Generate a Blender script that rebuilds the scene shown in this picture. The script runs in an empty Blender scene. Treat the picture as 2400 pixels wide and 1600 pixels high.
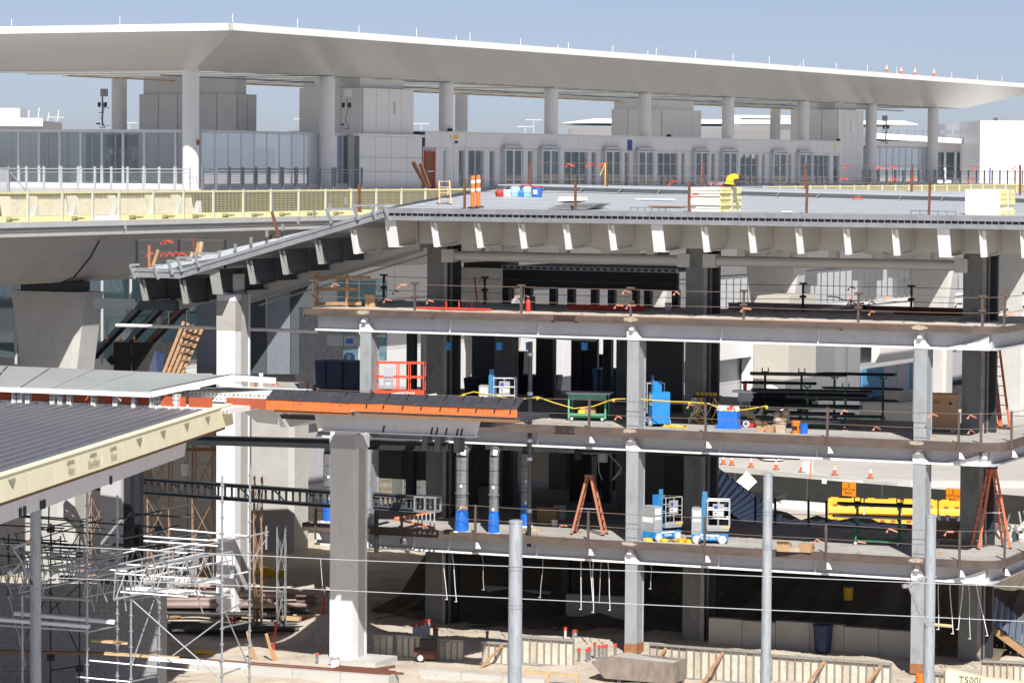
import bpy, math, random
from mathutils import Vector as V, Matrix
random.seed(7)
rad = math.radians
S = bpy.context.scene
C = S.collection

# ---------------------------------------------------------------- camera, sky, sun, exposure
FPX, CAMZ, ROLL = 7600.0, 18.54, .0071            # focal length in photo pixels, eye height, camera roll
PITCH = math.atan(418 / FPX)
fwd = V((0, math.cos(PITCH), -math.sin(PITCH)))
r0 = V((1, 0, 0)); u0 = r0.cross(fwd)
CR = r0 * math.cos(ROLL) + u0 * math.sin(ROLL)
CU = -r0 * math.sin(ROLL) + u0 * math.cos(ROLL)
EYE = V((0, 0, CAMZ))
cam = bpy.data.objects.new('camera', bpy.data.cameras.new('camera'))
C.objects.link(cam); S.camera = cam
cam.data.sensor_width = 36; cam.data.lens = FPX / 2400 * 36
cam.data.clip_start = 1; cam.data.clip_end = 9000
mw = Matrix((CR, CU, -fwd)).transposed().to_4x4(); mw.translation = EYE
cam.matrix_world = mw

SUN_EL, SUN_AZ = rad(44), rad(7)                  # azimuth: to the right of straight behind the camera
sun_dir = V((math.sin(SUN_AZ) * math.cos(SUN_EL), -math.cos(SUN_AZ) * math.cos(SUN_EL), math.sin(SUN_EL)))
W = bpy.data.worlds.new('World'); S.world = W; W.use_nodes = True
nt = W.node_tree; bg = nt.nodes['Background']
sky = nt.nodes.new('ShaderNodeTexSky'); sky.sky_type = 'NISHITA'; sky.sun_disc = False
sky.sun_elevation = SUN_EL; sky.sun_rotation = math.atan2(sun_dir.x, sun_dir.y)
sky.air_density = .5; sky.dust_density = .5; sky.ozone_density = 2.3; sky.altitude = 0
hs = nt.nodes.new('ShaderNodeHueSaturation'); hs.inputs['Saturation'].default_value = .84; nt.links.new(sky.outputs[0], hs.inputs['Color'])
tn = nt.nodes.new('ShaderNodeMix'); tn.data_type = 'RGBA'; tn.blend_type = 'MULTIPLY'; tn.inputs[0].default_value = 1; tn.inputs[7].default_value = (1.03, .96, 1.01, 1)   # thin coastal haze
nt.links.new(hs.outputs[0], tn.inputs[6]); nt.links.new(tn.outputs[2], bg.inputs[0]); bg.inputs[1].default_value = .066
sl = bpy.data.lights.new('sun', 'SUN'); sl.energy = 5.0; sl.angle = rad(.53); sl.color = (1, .955, .89)
so = bpy.data.objects.new('sun', sl); C.objects.link(so)
so.rotation_euler = (-sun_dir).to_track_quat('-Z', 'Y').to_euler(); so.location = (0, 0, 80)
S.view_settings.view_transform = 'Standard'; S.view_settings.look = 'None'
S.view_settings.gamma = 1; S.view_settings.use_curve_mapping = False
S.view_settings.exposure = .46
try:
    S.cycles.max_bounces = 8; S.cycles.diffuse_bounces = 4; S.cycles.transparent_max_bounces = 16
    S.cycles.use_denoising = True
except Exception: pass

# ---------------------------------------------------------------- helpers
def ray(px, py): return CR * ((px - 1200) / FPX) + CU * ((800 - py) / FPX) + fwd
class Frame:
    """a local grid on site: origin on the ground and a yaw; y runs away from the camera"""
    def __init__(s, ox, oy, yaw):
        s.o = V((ox, oy, 0)); s.yaw = yaw
        s.x = V((math.cos(yaw), math.sin(yaw), 0)); s.y = V((-math.sin(yaw), math.cos(yaw), 0))
    def w(s, x, y, z=0): return s.o + s.x * x + s.y * y + V((0, 0, z))
    def loc(s, p): d = p - s.o; return V((d.dot(s.x), d.dot(s.y), p.z))
    def at(s, px, py, y):                            # where a line of sight meets the vertical plane y
        r = ray(px, py); t = (s.o + s.y * y - EYE).dot(s.y) / r.dot(s.y); return s.loc(EYE + r * t)
    def atx(s, px, py, x):
        r = ray(px, py); t = (s.o + s.x * x - EYE).dot(s.x) / r.dot(s.x); return s.loc(EYE + r * t)
    def on(s, px, py, z):                            # where a line of sight meets the level z
        r = ray(px, py); t = (z - CAMZ) / r.z; return s.loc(EYE + r * t)
F = Frame(4.488, 121.766, -rad(23.3556))             # steel frame: x along its front
G = Frame(-16.80, 169.19, rad(62.1825))              # pavilion and viaduct: x along them, receding to the right
N = Frame(0, 0, 0)                                   # site: x right, y north

class MB:
    def __init__(s): s.v = []; s.f = []
    def add(s, vs, fs):
        n = len(s.v); s.v += [tuple(p) for p in vs]; s.f += [tuple(i + n for i in f) for f in fs]; return s
    def hexa(s, p): return s.add(p, [(0, 3, 2, 1), (4, 5, 6, 7), (0, 1, 5, 4), (1, 2, 6, 5), (2, 3, 7, 6), (3, 0, 4, 7)])
    def box(s, x0, x1, y0, y1, z0, z1):
        return s.hexa([(x0, y0, z0), (x1, y0, z0), (x1, y1, z0), (x0, y1, z0), (x0, y0, z1), (x1, y0, z1), (x1, y1, z1), (x0, y1, z1)])
    def cbox(s, c, d, yaw=0, tilt=0):
        M = Matrix.Rotation(yaw, 3, 'Z') @ Matrix.Rotation(tilt, 3, 'X'); c = V(c); h = V(d) / 2
        return s.hexa([c + M @ V((a * h.x, b * h.y, e * h.z)) for e in (-1, 1) for a, b in ((-1, -1), (1, -1), (1, 1), (-1, 1))])
    def bar(s, p, q, w, h, up=(0, 0, 1)):            # rectangular bar from p to q
        p = V(p); q = V(q); d = (q - p).normalized(); up = V(up)
        sx = d.cross(up)
        if sx.length < 1e-4: sx = d.cross(V((0, 1, 0)))
        sx.normalize(); uz = sx.cross(d).normalized(); a = sx * w / 2; b = uz * h / 2
        return s.hexa([p - a - b, p + a - b, q + a - b, q - a - b, p - a + b, p + a + b, q + a + b, q - a + b])
    def ibeam(s, p, q, d, w, tf=.03, tw=.02, up=(0, 0, 1)):
        p = V(p); q = V(q); t = (q - p).normalized(); up = V(up); sx = t.cross(up).normalized(); uz = sx.cross(t)
        o = uz * (d / 2 - tf / 2)
        s.bar(p + o, q + o, w, tf, up); s.bar(p - o, q - o, w, tf, up); return s.bar(p, q, tw, d - 2 * tf, up)
    def tube(s, p, q, r, n=6, r2=None, cap=True):
        p = V(p); q = V(q); d = q - p
        if d.length < 1e-6: return s
        d.normalize(); a = d.cross(V((0, 0, 1)))
        if a.length < 1e-3: a = V((1, 0, 0))
        a.normalize(); b = d.cross(a); r2 = r if r2 is None else r2
        cs = [(math.cos(2 * math.pi * i / n), math.sin(2 * math.pi * i / n)) for i in range(n)]
        vs = [p + (a * c + b * e) * r for c, e in cs] + [q + (a * c + b * e) * r2 for c, e in cs]
        fs = [(i, (i + 1) % n, n + (i + 1) % n, n + i) for i in range(n)]
        if cap: fs += [tuple(reversed(range(n))), tuple(range(n, 2 * n))]
        return s.add(vs, fs)
    def path(s, pts, r, n=5):
        for p, q in zip(pts, pts[1:]): s.tube(p, q, r, n)
        return s
    def prism(s, poly, d):
        d = V(d); n = len(poly); vs = [V(p) for p in poly]; vs += [p + d for p in vs]
        return s.add(vs, [tuple(range(n)), tuple(reversed(range(n, 2 * n)))] + [(i, n + i, n + (i + 1) % n, (i + 1) % n) for i in range(n)])
    def lathe(s, c, prof, n=16):
        c = V(c); vs = []; fs = []
        for r, z in prof: vs += [c + V((r * math.cos(2 * math.pi * i / n), r * math.sin(2 * math.pi * i / n), z)) for i in range(n)]
        for k in range(len(prof) - 1): fs += [(k * n + i, k * n + (i + 1) % n, (k + 1) * n + (i + 1) % n, (k + 1) * n + i) for i in range(n)]
        fs += [tuple(reversed(range(n))), tuple(range((len(prof) - 1) * n, len(prof) * n))]
        return s.add(vs, fs)
    def quad(s, a, b, c, d): return s.add([a, b, c, d], [(0, 1, 2, 3)])
    def mesh(s, name):
        m = bpy.data.meshes.new(name); m.from_pydata(s.v, [], s.f); return m

def mark(o, label=None, cat=None, group=None, kind=None):
    for k, v in (('label', label), ('category', cat), ('group', group), ('kind', kind)):
        if v: o[k] = v
    return o
def P(name, mb, mat, parent=None, label=None, smooth=0, kind=None, loc=None, yaw=0):
    m = mb.mesh(name) if isinstance(mb, MB) else mb
    if smooth and isinstance(mb, MB): m.shade_smooth(); m.set_sharp_from_angle(angle=rad(smooth))
    if mat and not m.materials: m.materials.append(mat)
    o = bpy.data.objects.new(name, m); C.objects.link(o)
    if parent: o.parent = parent
    if loc is not None: o.location = loc
    if yaw: o.rotation_euler.z = yaw
    return mark(o, label, kind=kind)
def T(name, label, cat, fr, x, y, z, yaw=0, group=None):
    o = bpy.data.objects.new(name, None); C.objects.link(o); o.empty_display_size = .3
    o.location = fr.w(x, y, z); o.rotation_euler.z = fr.yaw + yaw
    return mark(o, label, cat, group, 'thing')
def ST(name, mb, mat, kind='structure', smooth=0):
    return P(name, mb, mat, None, kind=kind, smooth=smooth)
def kids(o): return [c for c in C.objects if c.parent == o]
def dup(root, loc, yaw=None, label=None, scale=None):
    def cp(o, par):
        c = o.copy(); C.objects.link(c)
        if par: c.parent = par
        for k in list(o.children): cp(k, c)
        return c
    r = cp(root, None); r.location = loc
    if yaw is not None: r.rotation_euler.z = yaw
    if label: r['label'] = label
    if scale: r.scale = (scale,) * 3
    return r
def text(body, parent, mat, x, y, z, size, rot=(math.pi / 2, 0, 0), align='CENTER', name='lettering', ex=.003):
    cu = bpy.data.curves.new(name, 'FONT'); cu.body = body; cu.size = size; cu.align_x = align; cu.align_y = 'CENTER'; cu.extrude = ex
    cu.resolution_u = 2
    tmp = bpy.data.objects.new('tmp', cu); me = bpy.data.meshes.new_from_object(tmp)
    bpy.data.objects.remove(tmp); bpy.data.curves.remove(cu)
    me.materials.clear(); me.materials.append(mat); me.name = name
    o = bpy.data.objects.new(name, me); C.objects.link(o); o.parent = parent; o.location = (x, y, z); o.rotation_euler = rot
    o['kind'] = 'stuff'
    return o

# ---------------------------------------------------------------- materials
def mat(name, col, rough=.6, metal=0, var=.12, scale=3, bump=0, bscale=30, spec=.5, stretch=None, col2=None, c2=(.5, .7), s2=None, detail=6):
    """principled paint with uneven tone, an optional second colour in patches and fine relief"""
    m = bpy.data.materials.new(name); m.use_nodes = True; t = m.node_tree; L = t.links.new; nd = t.nodes.new
    b = t.nodes['Principled BSDF']; b.inputs['Roughness'].default_value = rough; b.inputs['Metallic'].default_value = metal
    b.inputs['Specular IOR Level'].default_value = spec
    tc = nd('ShaderNodeTexCoord'); mp = nd('ShaderNodeMapping'); L(tc.outputs['Object'], mp.inputs[0])
    if stretch: mp.inputs['Scale'].default_value = stretch
    nz = nd('ShaderNodeTexNoise'); nz.inputs['Scale'].default_value = scale; nz.inputs['Detail'].default_value = detail; nz.inputs['Roughness'].default_value = .62
    L(mp.outputs[0], nz.inputs[0])
    cr = nd('ShaderNodeValToRGB'); L(nz.outputs[0], cr.inputs[0]); e = cr.color_ramp.elements
    e[0].position = .3; e[1].position = .7
    e[0].color = [max(0, c * (1 - var)) for c in col[:3]] + [1]; e[1].color = [min(1, c * (1 + var)) for c in col[:3]] + [1]
    out = cr.outputs[0]
    if col2:
        n2 = nd('ShaderNodeTexNoise'); n2.inputs['Scale'].default_value = s2 or scale * 2.3; n2.inputs['Detail'].default_value = 8; n2.inputs['Roughness'].default_value = .7
        L(mp.outputs[0], n2.inputs[0]); r2 = nd('ShaderNodeValToRGB'); L(n2.outputs[0], r2.inputs[0])
        r2.color_ramp.elements[0].position, r2.color_ramp.elements[1].position = c2
        mx = nd('ShaderNodeMix'); mx.data_type = 'RGBA'; L(r2.outputs[0], mx.inputs[0]); L(out, mx.inputs[6]); mx.inputs[7].default_value = list(col2) + [1]
        out = mx.outputs[2]
    L(out, b.inputs['Base Color'])
    if bump:
        n3 = nd('ShaderNodeTexNoise'); n3.inputs['Scale'].default_value = bscale; n3.inputs['Detail'].default_value = 5; L(tc.outputs['Object'], n3.inputs[0])
        bp = nd('ShaderNodeBump'); bp.inputs['Strength'].default_value = bump; bp.inputs['Distance'].default_value = .02
        L(n3.outputs[0], bp.inputs['Height']); L(bp.outputs[0], b.inputs['Normal'])
    return m
def glass(name, tint, refl=.5, rough=.02, base=.08):
    m = bpy.data.materials.new(name); m.use_nodes = True; t = m.node_tree; t.nodes.remove(t.nodes['Principled BSDF']); nd = t.nodes.new; L = t.links.new
    tr = nd('ShaderNodeBsdfTransparent'); tr.inputs[0].default_value = (*tint, 1)
    gl = nd('ShaderNodeBsdfGlossy'); gl.inputs[0].default_value = (.9, .95, 1, 1); gl.inputs[1].default_value = rough
    fr = nd('ShaderNodeFresnel'); fr.inputs[0].default_value = 1.5
    ma = nd('ShaderNodeMath'); ma.operation = 'MULTIPLY_ADD'; L(fr.outputs[0], ma.inputs[0]); ma.inputs[1].default_value = refl * 2; ma.inputs[2].default_value = base
    ma.use_clamp = True
    mx = nd('ShaderNodeMixShader'); L(ma.outputs[0], mx.inputs[0]); L(tr.outputs[0], mx.inputs[1]); L(gl.outputs[0], mx.inputs[2])
    L(mx.outputs[0], t.nodes['Material Output'].inputs[0]); return m

M = {}
def m_(k, *a, **kw): M[k] = mat(k, *a, **kw)
m_('white_metal', (.80, .80, .80), .45, var=.03, scale=1.5)
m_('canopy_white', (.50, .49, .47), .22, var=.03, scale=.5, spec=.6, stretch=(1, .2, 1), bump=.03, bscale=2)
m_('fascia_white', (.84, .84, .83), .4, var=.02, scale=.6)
m_('panel_grey', (.50, .50, .515), .5, var=.035, scale=.6)
m_('panel_light', (.76, .76, .77), .5, var=.03, scale=.6)
m_('pier_white', (.70, .68, .64), .7, var=.04, scale=.8)
m_('column_paint', (.74, .74, .75), .45, var=.03, scale=1)
m_('frame_alu', (.55, .57, .60), .4, .3, var=.05)
m_('rail_grey', (.25, .28, .32), .45, .5, var=.08)
m_('concrete', (.40, .385, .355), .85, var=.13, scale=.9, bump=.15, bscale=12, col2=(.30, .285, .26), c2=(.55, .72), s2=1.8)
m_('concrete_pale', (.48, .475, .455), .8, var=.08, scale=.8, bump=.1, bscale=10, col2=(.38, .36, .33), c2=(.56, .75), s2=2)
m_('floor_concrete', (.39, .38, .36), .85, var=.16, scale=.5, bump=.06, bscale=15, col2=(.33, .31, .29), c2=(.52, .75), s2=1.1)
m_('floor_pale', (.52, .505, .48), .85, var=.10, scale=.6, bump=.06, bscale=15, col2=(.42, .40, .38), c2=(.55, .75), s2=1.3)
m_('girder_concrete', (.46, .455, .44), .8, var=.1, scale=.25, stretch=(1, 1, .5), col2=(.37, .365, .355), c2=(.5, .7), s2=.5)
m_('steel_grey', (.50, .51, .54), .55, var=.07, scale=2, bump=.05, bscale=20, col2=(.42, .42, .44), c2=(.56, .7))
m_('steel_white', (.82, .82, .83), .55, var=.05, scale=3, bump=.08, bscale=25, stretch=(1, 1, .3), col2=(.68, .67, .64), c2=(.58, .76), s2=2.2)
m_('column_galv', (.31, .332, .352), .6, var=.12, scale=1.2, stretch=(1, 1, .35), col2=(.235, .245, .25), c2=(.5, .68), bump=.04)
m_('column_dark', (.17, .18, .175), .6, var=.18, scale=1.0, stretch=(1, 1, .4), col2=(.12, .128, .12), c2=(.48, .66), bump=.04)
m_('black_steel', (.022, .026, .032), .6, var=.2, scale=2)
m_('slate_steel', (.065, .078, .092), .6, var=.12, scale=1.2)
m_('fin_end', (.42, .42, .40), .6, var=.08)
m_('cream_steel', (.56, .55, .515), .5, var=.04, scale=.7)
m_('rust', (.100, .076, .067), .8, var=.3, scale=1.3, bump=.2, bscale=25, col2=(.135, .066, .038), c2=(.52, .8), s2=2.6, stretch=(1, 1, 2))
m_('rust_red', (.16, .062, .04), .8, var=.25, scale=4, bump=.1)
m_('rust_orange', (.30, .13, .06), .85, var=.25, scale=5)
m_('mill_scale', (.30, .27, .26), .7, var=.25, scale=6)
m_('galv', (.42, .44, .46), .42, .55, var=.10, scale=4, col2=(.33, .345, .36), c2=(.5, .62), s2=14)
m_('galv_pole', (.42, .45, .48), .5, .35, var=.12, scale=2.5, col2=(.29, .32, .35), c2=(.48, .66), s2=7, stretch=(1, 1, .22), bump=.06, bscale=9)
m_('deck_metal', (.47, .50, .53), .5, 0, var=.08, scale=.25, stretch=(.15, 6, 1), col2=(.42, .45, .48), c2=(.5, .7), s2=1)
m_('edge_galv', (.30, .315, .33), .5, .35, var=.12, scale=1.0, col2=(.23, .24, .25), c2=(.5, .7), s2=2.5)
m_('slot_dark', (.03, .035, .045), .7)
m_('roof_grey', (.20, .205, .235), .42, .25, var=.07, scale=.4, stretch=(1, .2, 1), col2=(.165, .17, .19), c2=(.5, .7), s2=.9)
m_('gypsum_yellow', (.82, .77, .55), .8, var=.05, scale=1, col2=(.76, .70, .47), c2=(.55, .75))
m_('yellow_mesh', (.72, .66, .36), .6, var=.06)
m_('toe_yellow', (.82, .77, .38), .6, var=.05, scale=1)
m_('orange_sheet', (.72, .17, .045), .75, var=.10, scale=2, col2=(.62, .13, .035), c2=(.5, .7), bump=.1, bscale=6)
m_('brick_orange', (.42, .09, .03), .8, var=.12, scale=3)
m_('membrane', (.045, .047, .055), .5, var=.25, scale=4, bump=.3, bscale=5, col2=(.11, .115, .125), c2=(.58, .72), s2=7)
m_('black_plastic', (.02, .02, .022), .5, var=.2)
m_('rubber', (.03, .03, .03), .8)
m_('black_fabric', (.028, .028, .027), .9, var=.2, scale=1.2, bump=.2, bscale=4)
m_('lift_blue', (.02, .22, .56), .4, var=.06, scale=3)
m_('lift_grey', (.33, .34, .35), .5, var=.06)
m_('lift_red', (.62, .075, .03), .45, var=.08, scale=3)
m_('tarp_blue', (.02, .15, .62), .35, var=.15, scale=5, bump=.9, bscale=7)
m_('dark_blue', (.010, .028, .085), .5, var=.2)
m_('tank_blue', (.05, .20, .36), .45, var=.12)
m_('bucket_blue', (.015, .14, .62), .4, var=.04)
m_('bucket_orange', (.80, .20, .015), .45, var=.04)
m_('orange_plastic', (.85, .18, .02), .5, var=.06)
m_('cone_orange', (.80, .13, .035), .5, var=.08)
m_('reflective', (.80, .80, .80), .4, var=.03)
m_('red_plastic', (.58, .03, .025), .5, var=.1)
m_('red_paint', (.52, .045, .035), .55, var=.12, scale=5)
m_('ladder_orange', (.66, .15, .06), .5, var=.10, scale=3)
m_('ladder_brown', (.42, .17, .09), .6, var=.12, scale=3)
m_('ladder_alu', (.60, .61, .62), .4, .5, var=.06)
m_('cardboard', (.43, .27, .14), .85, var=.09, scale=3)
m_('paper', (.44, .35, .26), .85, var=.12, scale=4, bump=.5, bscale=10)
m_('timber', (.40, .24, .125), .8, var=.22, scale=2.5, stretch=(1, 1, 6), col2=(.30, .16, .08), c2=(.5, .7))
m_('timber_pale', (.52, .36, .20), .8, var=.18, scale=2.5)
m_('timber_dark', (.22, .12, .065), .85, var=.2, scale=3)
m_('plywood', (.46, .27, .14), .8, var=.18, scale=2, col2=(.36, .18, .09), c2=(.5, .7))
m_('box_tan', (.47, .27, .13), .5, var=.04, scale=1)
m_('box_brown', (.13, .075, .045), .55, var=.1)
m_('cart_green', (.015, .13, .055), .5, var=.1)
m_('mint', (.12, .42, .27), .5, var=.08)
m_('insul_cream', (.80, .77, .68), .75, var=.04, scale=2)
m_('insul_yellow', (.80, .74, .36), .75, var=.05, scale=2)
m_('saw_yellow', (.80, .50, .02), .45, var=.05)
m_('barrier_yellow', (.83, .42, .02), .5, var=.07, scale=1.5)
m_('sign_orange', (.88, .27, .01), .45, var=.03)
m_('black_ink', (.02, .02, .02), .7)
m_('grey_ink', (.33, .31, .22), .8)
m_('white_ink', (.85, .85, .85), .6, var=.02)
m_('blue_sign', (.03, .08, .30), .5)
m_('white_plastic', (.78, .78, .76), .5, var=.04)
m_('duct_galv', (.34, .36, .37), .38, .65, var=.14, scale=3, col2=(.24, .25, .26), c2=(.48, .65), s2=8)
m_('yellow_cord', (.75, .53, .05), .6)
m_('wire', (.16, .15, .15), .6)
m_('rope_wire', (.20, .15, .12), .7)
m_('flag_red', (.72, .06, .03), .7)
m_('flag_pink', (.62, .26, .17), .8)
m_('cmu', (.27, .27, .285), .9, var=.10, scale=1.5, bump=.4, bscale=40)
m_('mortar', (.20, .20, .205), .95)
m_('scaffold_tan', (.36, .23, .15), .7, var=.2, scale=4)
m_('cap_red', (.60, .06, .04), .6)
m_('form_tan', (.50, .44, .34), .8, var=.12, scale=1.5, col2=(.33, .28, .2), c2=(.5, .72))
m_('form_pale', (.58, .54, .45), .85, var=.12, scale=2, col2=(.42, .37, .29), c2=(.5, .7))
m_('form_steel', (.32, .31, .29), .6, .3, var=.15)
m_('skip_rust', (.23, .19, .165), .8, var=.3, scale=2.5, bump=.3, bscale=12, col2=(.29, .245, .20), c2=(.48, .68), s2=6, stretch=(1, 1, .4))
m_('boom_cream', (.72, .66, .46), .45, var=.03)
m_('blue_door', (.09, .30, .52), .5, var=.12, scale=1.5, bump=.3, bscale=3)
m_('sheet_blue', (.38, .62, .70), .4, var=.2, scale=1.5)
m_('dirt', (.50, .44, .36), .95, var=.20, scale=.45, bump=.6, bscale=5, col2=(.37, .315, .245), c2=(.5, .72), s2=1.2, detail=10)
m_('sand', (.42, .325, .215), .95, var=.15, scale=1.1, bump=.6, bscale=6, col2=(.30, .225, .15), c2=(.52, .75), s2=3)
m_('pavement', (.45, .43, .40), .9, var=.10, scale=.12, bump=.1, bscale=8, col2=(.37, .35, .325), c2=(.5, .75), s2=.35)
m_('cream_render', (.46, .44, .39), .75, var=.04, scale=.8)
m_('earth_shade', (.13, .108, .082), .95, var=.25, scale=1.5, bump=.8, bscale=4)  # soil tone darkened to stand in for shade on the pit floor
m_('asphalt', (.10, .10, .10), .9, var=.15, scale=.1)
m_('pipe_mauve', (.27, .20, .185), .6, var=.15, scale=1)
m_('stair_metal', (.22, .27, .34), .42, .5, var=.12, scale=.8, col2=(.30, .35, .42), c2=(.5, .7))
m_('city_pale', (.42, .40, .39), .8, var=.1, scale=.05)
m_('interior_teal', (.13, .21, .23), .5, var=.35, scale=.9)
m_('tree_far', (.06, .08, .04), .95, var=.4, scale=.2)
m_('weld_pale', (.40, .33, .26), .9, var=.25, scale=6)
m_('skylight_white', (.85, .85, .83), .6, var=.02)
M['glass_pav'] = glass('glass_pav', (.93, .96, .965), .42, .02, .05)
M['glass_blue'] = glass('glass_blue', (.50, .66, .70), .5, .03, .08)
m_('glass_sky', (.33, .35, .345), .28, var=.12, scale=.4, spec=.4)
_t = M['skylight_white'].node_tree; _tr = _t.nodes.new('ShaderNodeBsdfTranslucent'); _tr.inputs[0].default_value = (.9, .9, .88, 1)
_mx = _t.nodes.new('ShaderNodeMixShader'); _mx.inputs[0].default_value = .5
_t.links.new(_t.nodes['Principled BSDF'].outputs[0], _mx.inputs[1]); _t.links.new(_tr.outputs[0], _mx.inputs[2]); _t.links.new(_mx.outputs[0], _t.nodes['Material Output'].inputs[0])
# perforated sheet: staggered dots
def perforated(name, a, b, sc):
    m = mat(name, a, .6, var=.03); t = m.node_tree; nd = t.nodes.new; L = t.links.new
    tc = nd('ShaderNodeTexCoord'); vo = nd('ShaderNodeTexVoronoi'); vo.inputs['Scale'].default_value = sc; vo.inputs['Randomness'].default_value = 0.15
    L(tc.outputs['Object'], vo.inputs['Vector']); r = nd('ShaderNodeValToRGB'); L(vo.outputs['Distance'], r.inputs[0])
    r.color_ramp.elements[0].position = .36; r.color_ramp.elements[1].position = .44
    r.color_ramp.elements[0].color = (*b, 1); r.color_ramp.elements[1].color = (*a, 1)
    L(r.outputs[0], t.nodes['Principled BSDF'].inputs['Base Color']); return m
M['perf_white'] = perforated('perf_white', (.72, .72, .70), (.30, .31, .30), 6)
M['perf_orange'] = perforated('perf_orange', (.36, .085, .035), (.20, .05, .03), 7)
# ================================================================ SETTING: ground, roads, distance
def grid_ground(name, x0, x1, y0, y1, nx, ny, hf, m, kind='structure'):
    b = MB()
    for j in range(ny + 1):
        for i in range(nx + 1):
            x = x0 + (x1 - x0) * i / nx; y = y0 + (y1 - y0) * j / ny; b.v.append((x, y, hf(x, y)))
    for j in range(ny):
        for i in range(nx):
            a = j * (nx + 1) + i; b.f.append((a, a + 1, a + nx + 2, a + nx + 1))
    return ST(name, b, m, kind, smooth=60)
from mathutils import noise
def bumpy(x, y): return .13 * noise.noise(V((x * .35, y * .35, 1))) + .09 * noise.noise(V((x * 1.3, y * 1.3, 4)))
def mound(x, y, cx, cy, r, h):
    d = math.hypot((x - cx), (y - cy) * .8) / r; return h * max(0, 1 - d * d) ** 1.5 if d < 1 else 0
SITE = (-42, 40, 104, 172)
def site_h(x, y):
    e = min(x - SITE[0], SITE[1] - x, y - SITE[2], SITE[3] - y); k = max(0, min(1, e / 6))
    h = bumpy(x, y)
    for m in ((-9.6, 134.5, 3.0, .75), (-7.2, 133.2, 2.4, .7), (-6.9, 127.5, 2.2, .6), (-12.8, 133.5, 3.0, .6), (-15, 140, 6, .5)): h += mound(x, y, *m)
    return .02 + h * k
grid_ground('dirt', SITE[0], SITE[1], SITE[2], SITE[3], 240, 200, site_h, M['dirt'])
gb = MB(); gb.quad((-4000, -40, -.45), (4000, -40, -.45), (4000, 7500, -.45), (-4000, 7500, -.45)); ST('ground', gb, M['pavement'])
rb = MB(); rb.box(-120, 160, 172.3, 216, -.6, .02); ST('service_road', rb, M['pavement'])
kb = MB(); kb.box(-5, 60, 186.5, 187.6, .024, .42); ST('kerb', kb, M['concrete_pale'])
eb = MB()
for i in range(60):                                  # ragged earth bank along the top of the hoarding
    x = 8 + i * .5; eb.add([(x, 176.6, 1.7 + .1 * random.random()), (x + .5, 176.6, 1.7 + .1 * random.random()), (x + .5, 182, .1), (x, 182, .1), (x, 176.6, 0), (x + .5, 176.6, 0)], [(0, 1, 2, 3), (4, 5, 1, 0)])

# far things that break the skyline
def far_box(label, px0, px1, pyt, pyb, Y, depth, m, name='airport_building', cat='building', extra=None):
    a = ray(px0, pyt); b = ray(px1, pyb); pa = EYE + a * (Y / a.y); pb = EYE + b * (Y / b.y)
    cx = (pa.x + pb.x) / 2; w = pb.x - pa.x
    t = T(name, label, cat, N, cx, Y, 0)
    mb = MB(); mb.box(-w / 2, w / 2, 0, depth, -.4, pa.z); P('wall', mb, m, t)
    return t, w, pa.z, pb.z
t, w, zt, zb = far_box('pale concrete tower block with rooftop aerials seen over the far left glazing', -60, 95, 282, 330, 520, 25, M['city_pale'])
mb = MB(); mb.box(-w / 2 - .4, w / 2 + .4, -.5, .0, zt - .9, zt + .4); P('parapet', mb, M['panel_light'], t)
mb = MB(); mb.box(-w / 2, -w / 2 + 7, 2, 9, zt, zt + 2); P('plant_room', mb, M['white_plastic'], t)
for k in range(5):
    mb = MB(); x = -w / 2 + 7 + k * .95 * 3.3 * .5; mb.tube((x, .2, zt), (x + .2, .2, zt + 1.3 + (k % 3) * .4), .07); P('aerial', mb, M['white_metal'], t)
t, w, zt, zb = far_box('long low white terminal with thin flat roof behind the pavilion columns', 1340, 2110, 300, 340, 430, 30, M['white_metal'])
mb = MB(); mb.prism([(-w / 2 - 1.5, -4, zt + .6), (-w / 2 + 3, -4, zt + 1.2), (w / 2, -4, zt + 1.2), (w / 2 + 2, -4, zt + .7)], (0, 30, 0)); P('roof', mb, M['fascia_white'], t)
mb = MB(); mb.box(-w / 2 + 10, w / 2, -.4, 0, zt - 2.6, zt - 2.0); P('gutter', mb, M['rail_grey'], t)
t = T('roof_chiller', 'white roof chiller with dark louvred intake on the low white terminal', 'chiller', N, *(lambda p: (p.x, p.y, p.z))(EYE + ray(1787, 308) * (428 / ray(1787, 308).y)))
mb = MB(); mb.box(-5, 5, 0, 5, .1, 2.1); P('cabinet', mb, M['panel_light'], t)
mb = MB(); mb.box(-2.9, 1, -.1, 0, .9, 1.7); P('intake', mb, M['black_plastic'], t)
for k in range(7):
    mb = MB(); mb.box(1.6, 4.8, -.1, 0, .25 + k * .26, .4 + k * .26); P('louvre', mb, M['panel_grey'], t)
t, w, zt, zb = far_box('plain white box building at the right edge under the canopy tip', 2298, 2460, 283, 400, 330, 40, M['white_metal'])
mb = MB(); mb.box(w / 2 - 5.2, w / 2 - 2, 1, 4, zt, zt + .35); P('roof_hatch', mb, M['rail_grey'], t)
mb = MB(); mb.box(-w / 2 + 2.85, -w / 2 + 2.9, -.03, 0, 0, zt); P('wall_joint', mb, M['panel_grey'], t)
mb = MB(); mb.box(-w / 2 + .97, -w / 2 + 1.1, -.08, 0, 16.5, 18.4); P('pipe', mb, M['blue_sign'], t)
t, w, zt, zb = far_box('white terminal concourse with curved roof edge right of the pavilion', 2040, 2310, 330, 410, 345, 12, M['white_metal'])
mb = MB(); mb.prism([(-w / 2, -3, zt + .2), (w / 2, -3, zt - .4), (w / 2, -3, zt + .1), (-w / 2, -3, zt + .8)], (0, 14, 0)); P('roof', mb, M['fascia_white'], t)
mb = MB(); mb.box(-w / 2 + 5.5, w / 2 - .3, -.1, 0, zb - .5, zt - 1.2); P('window', mb, M['glass_blue'], t)
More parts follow.
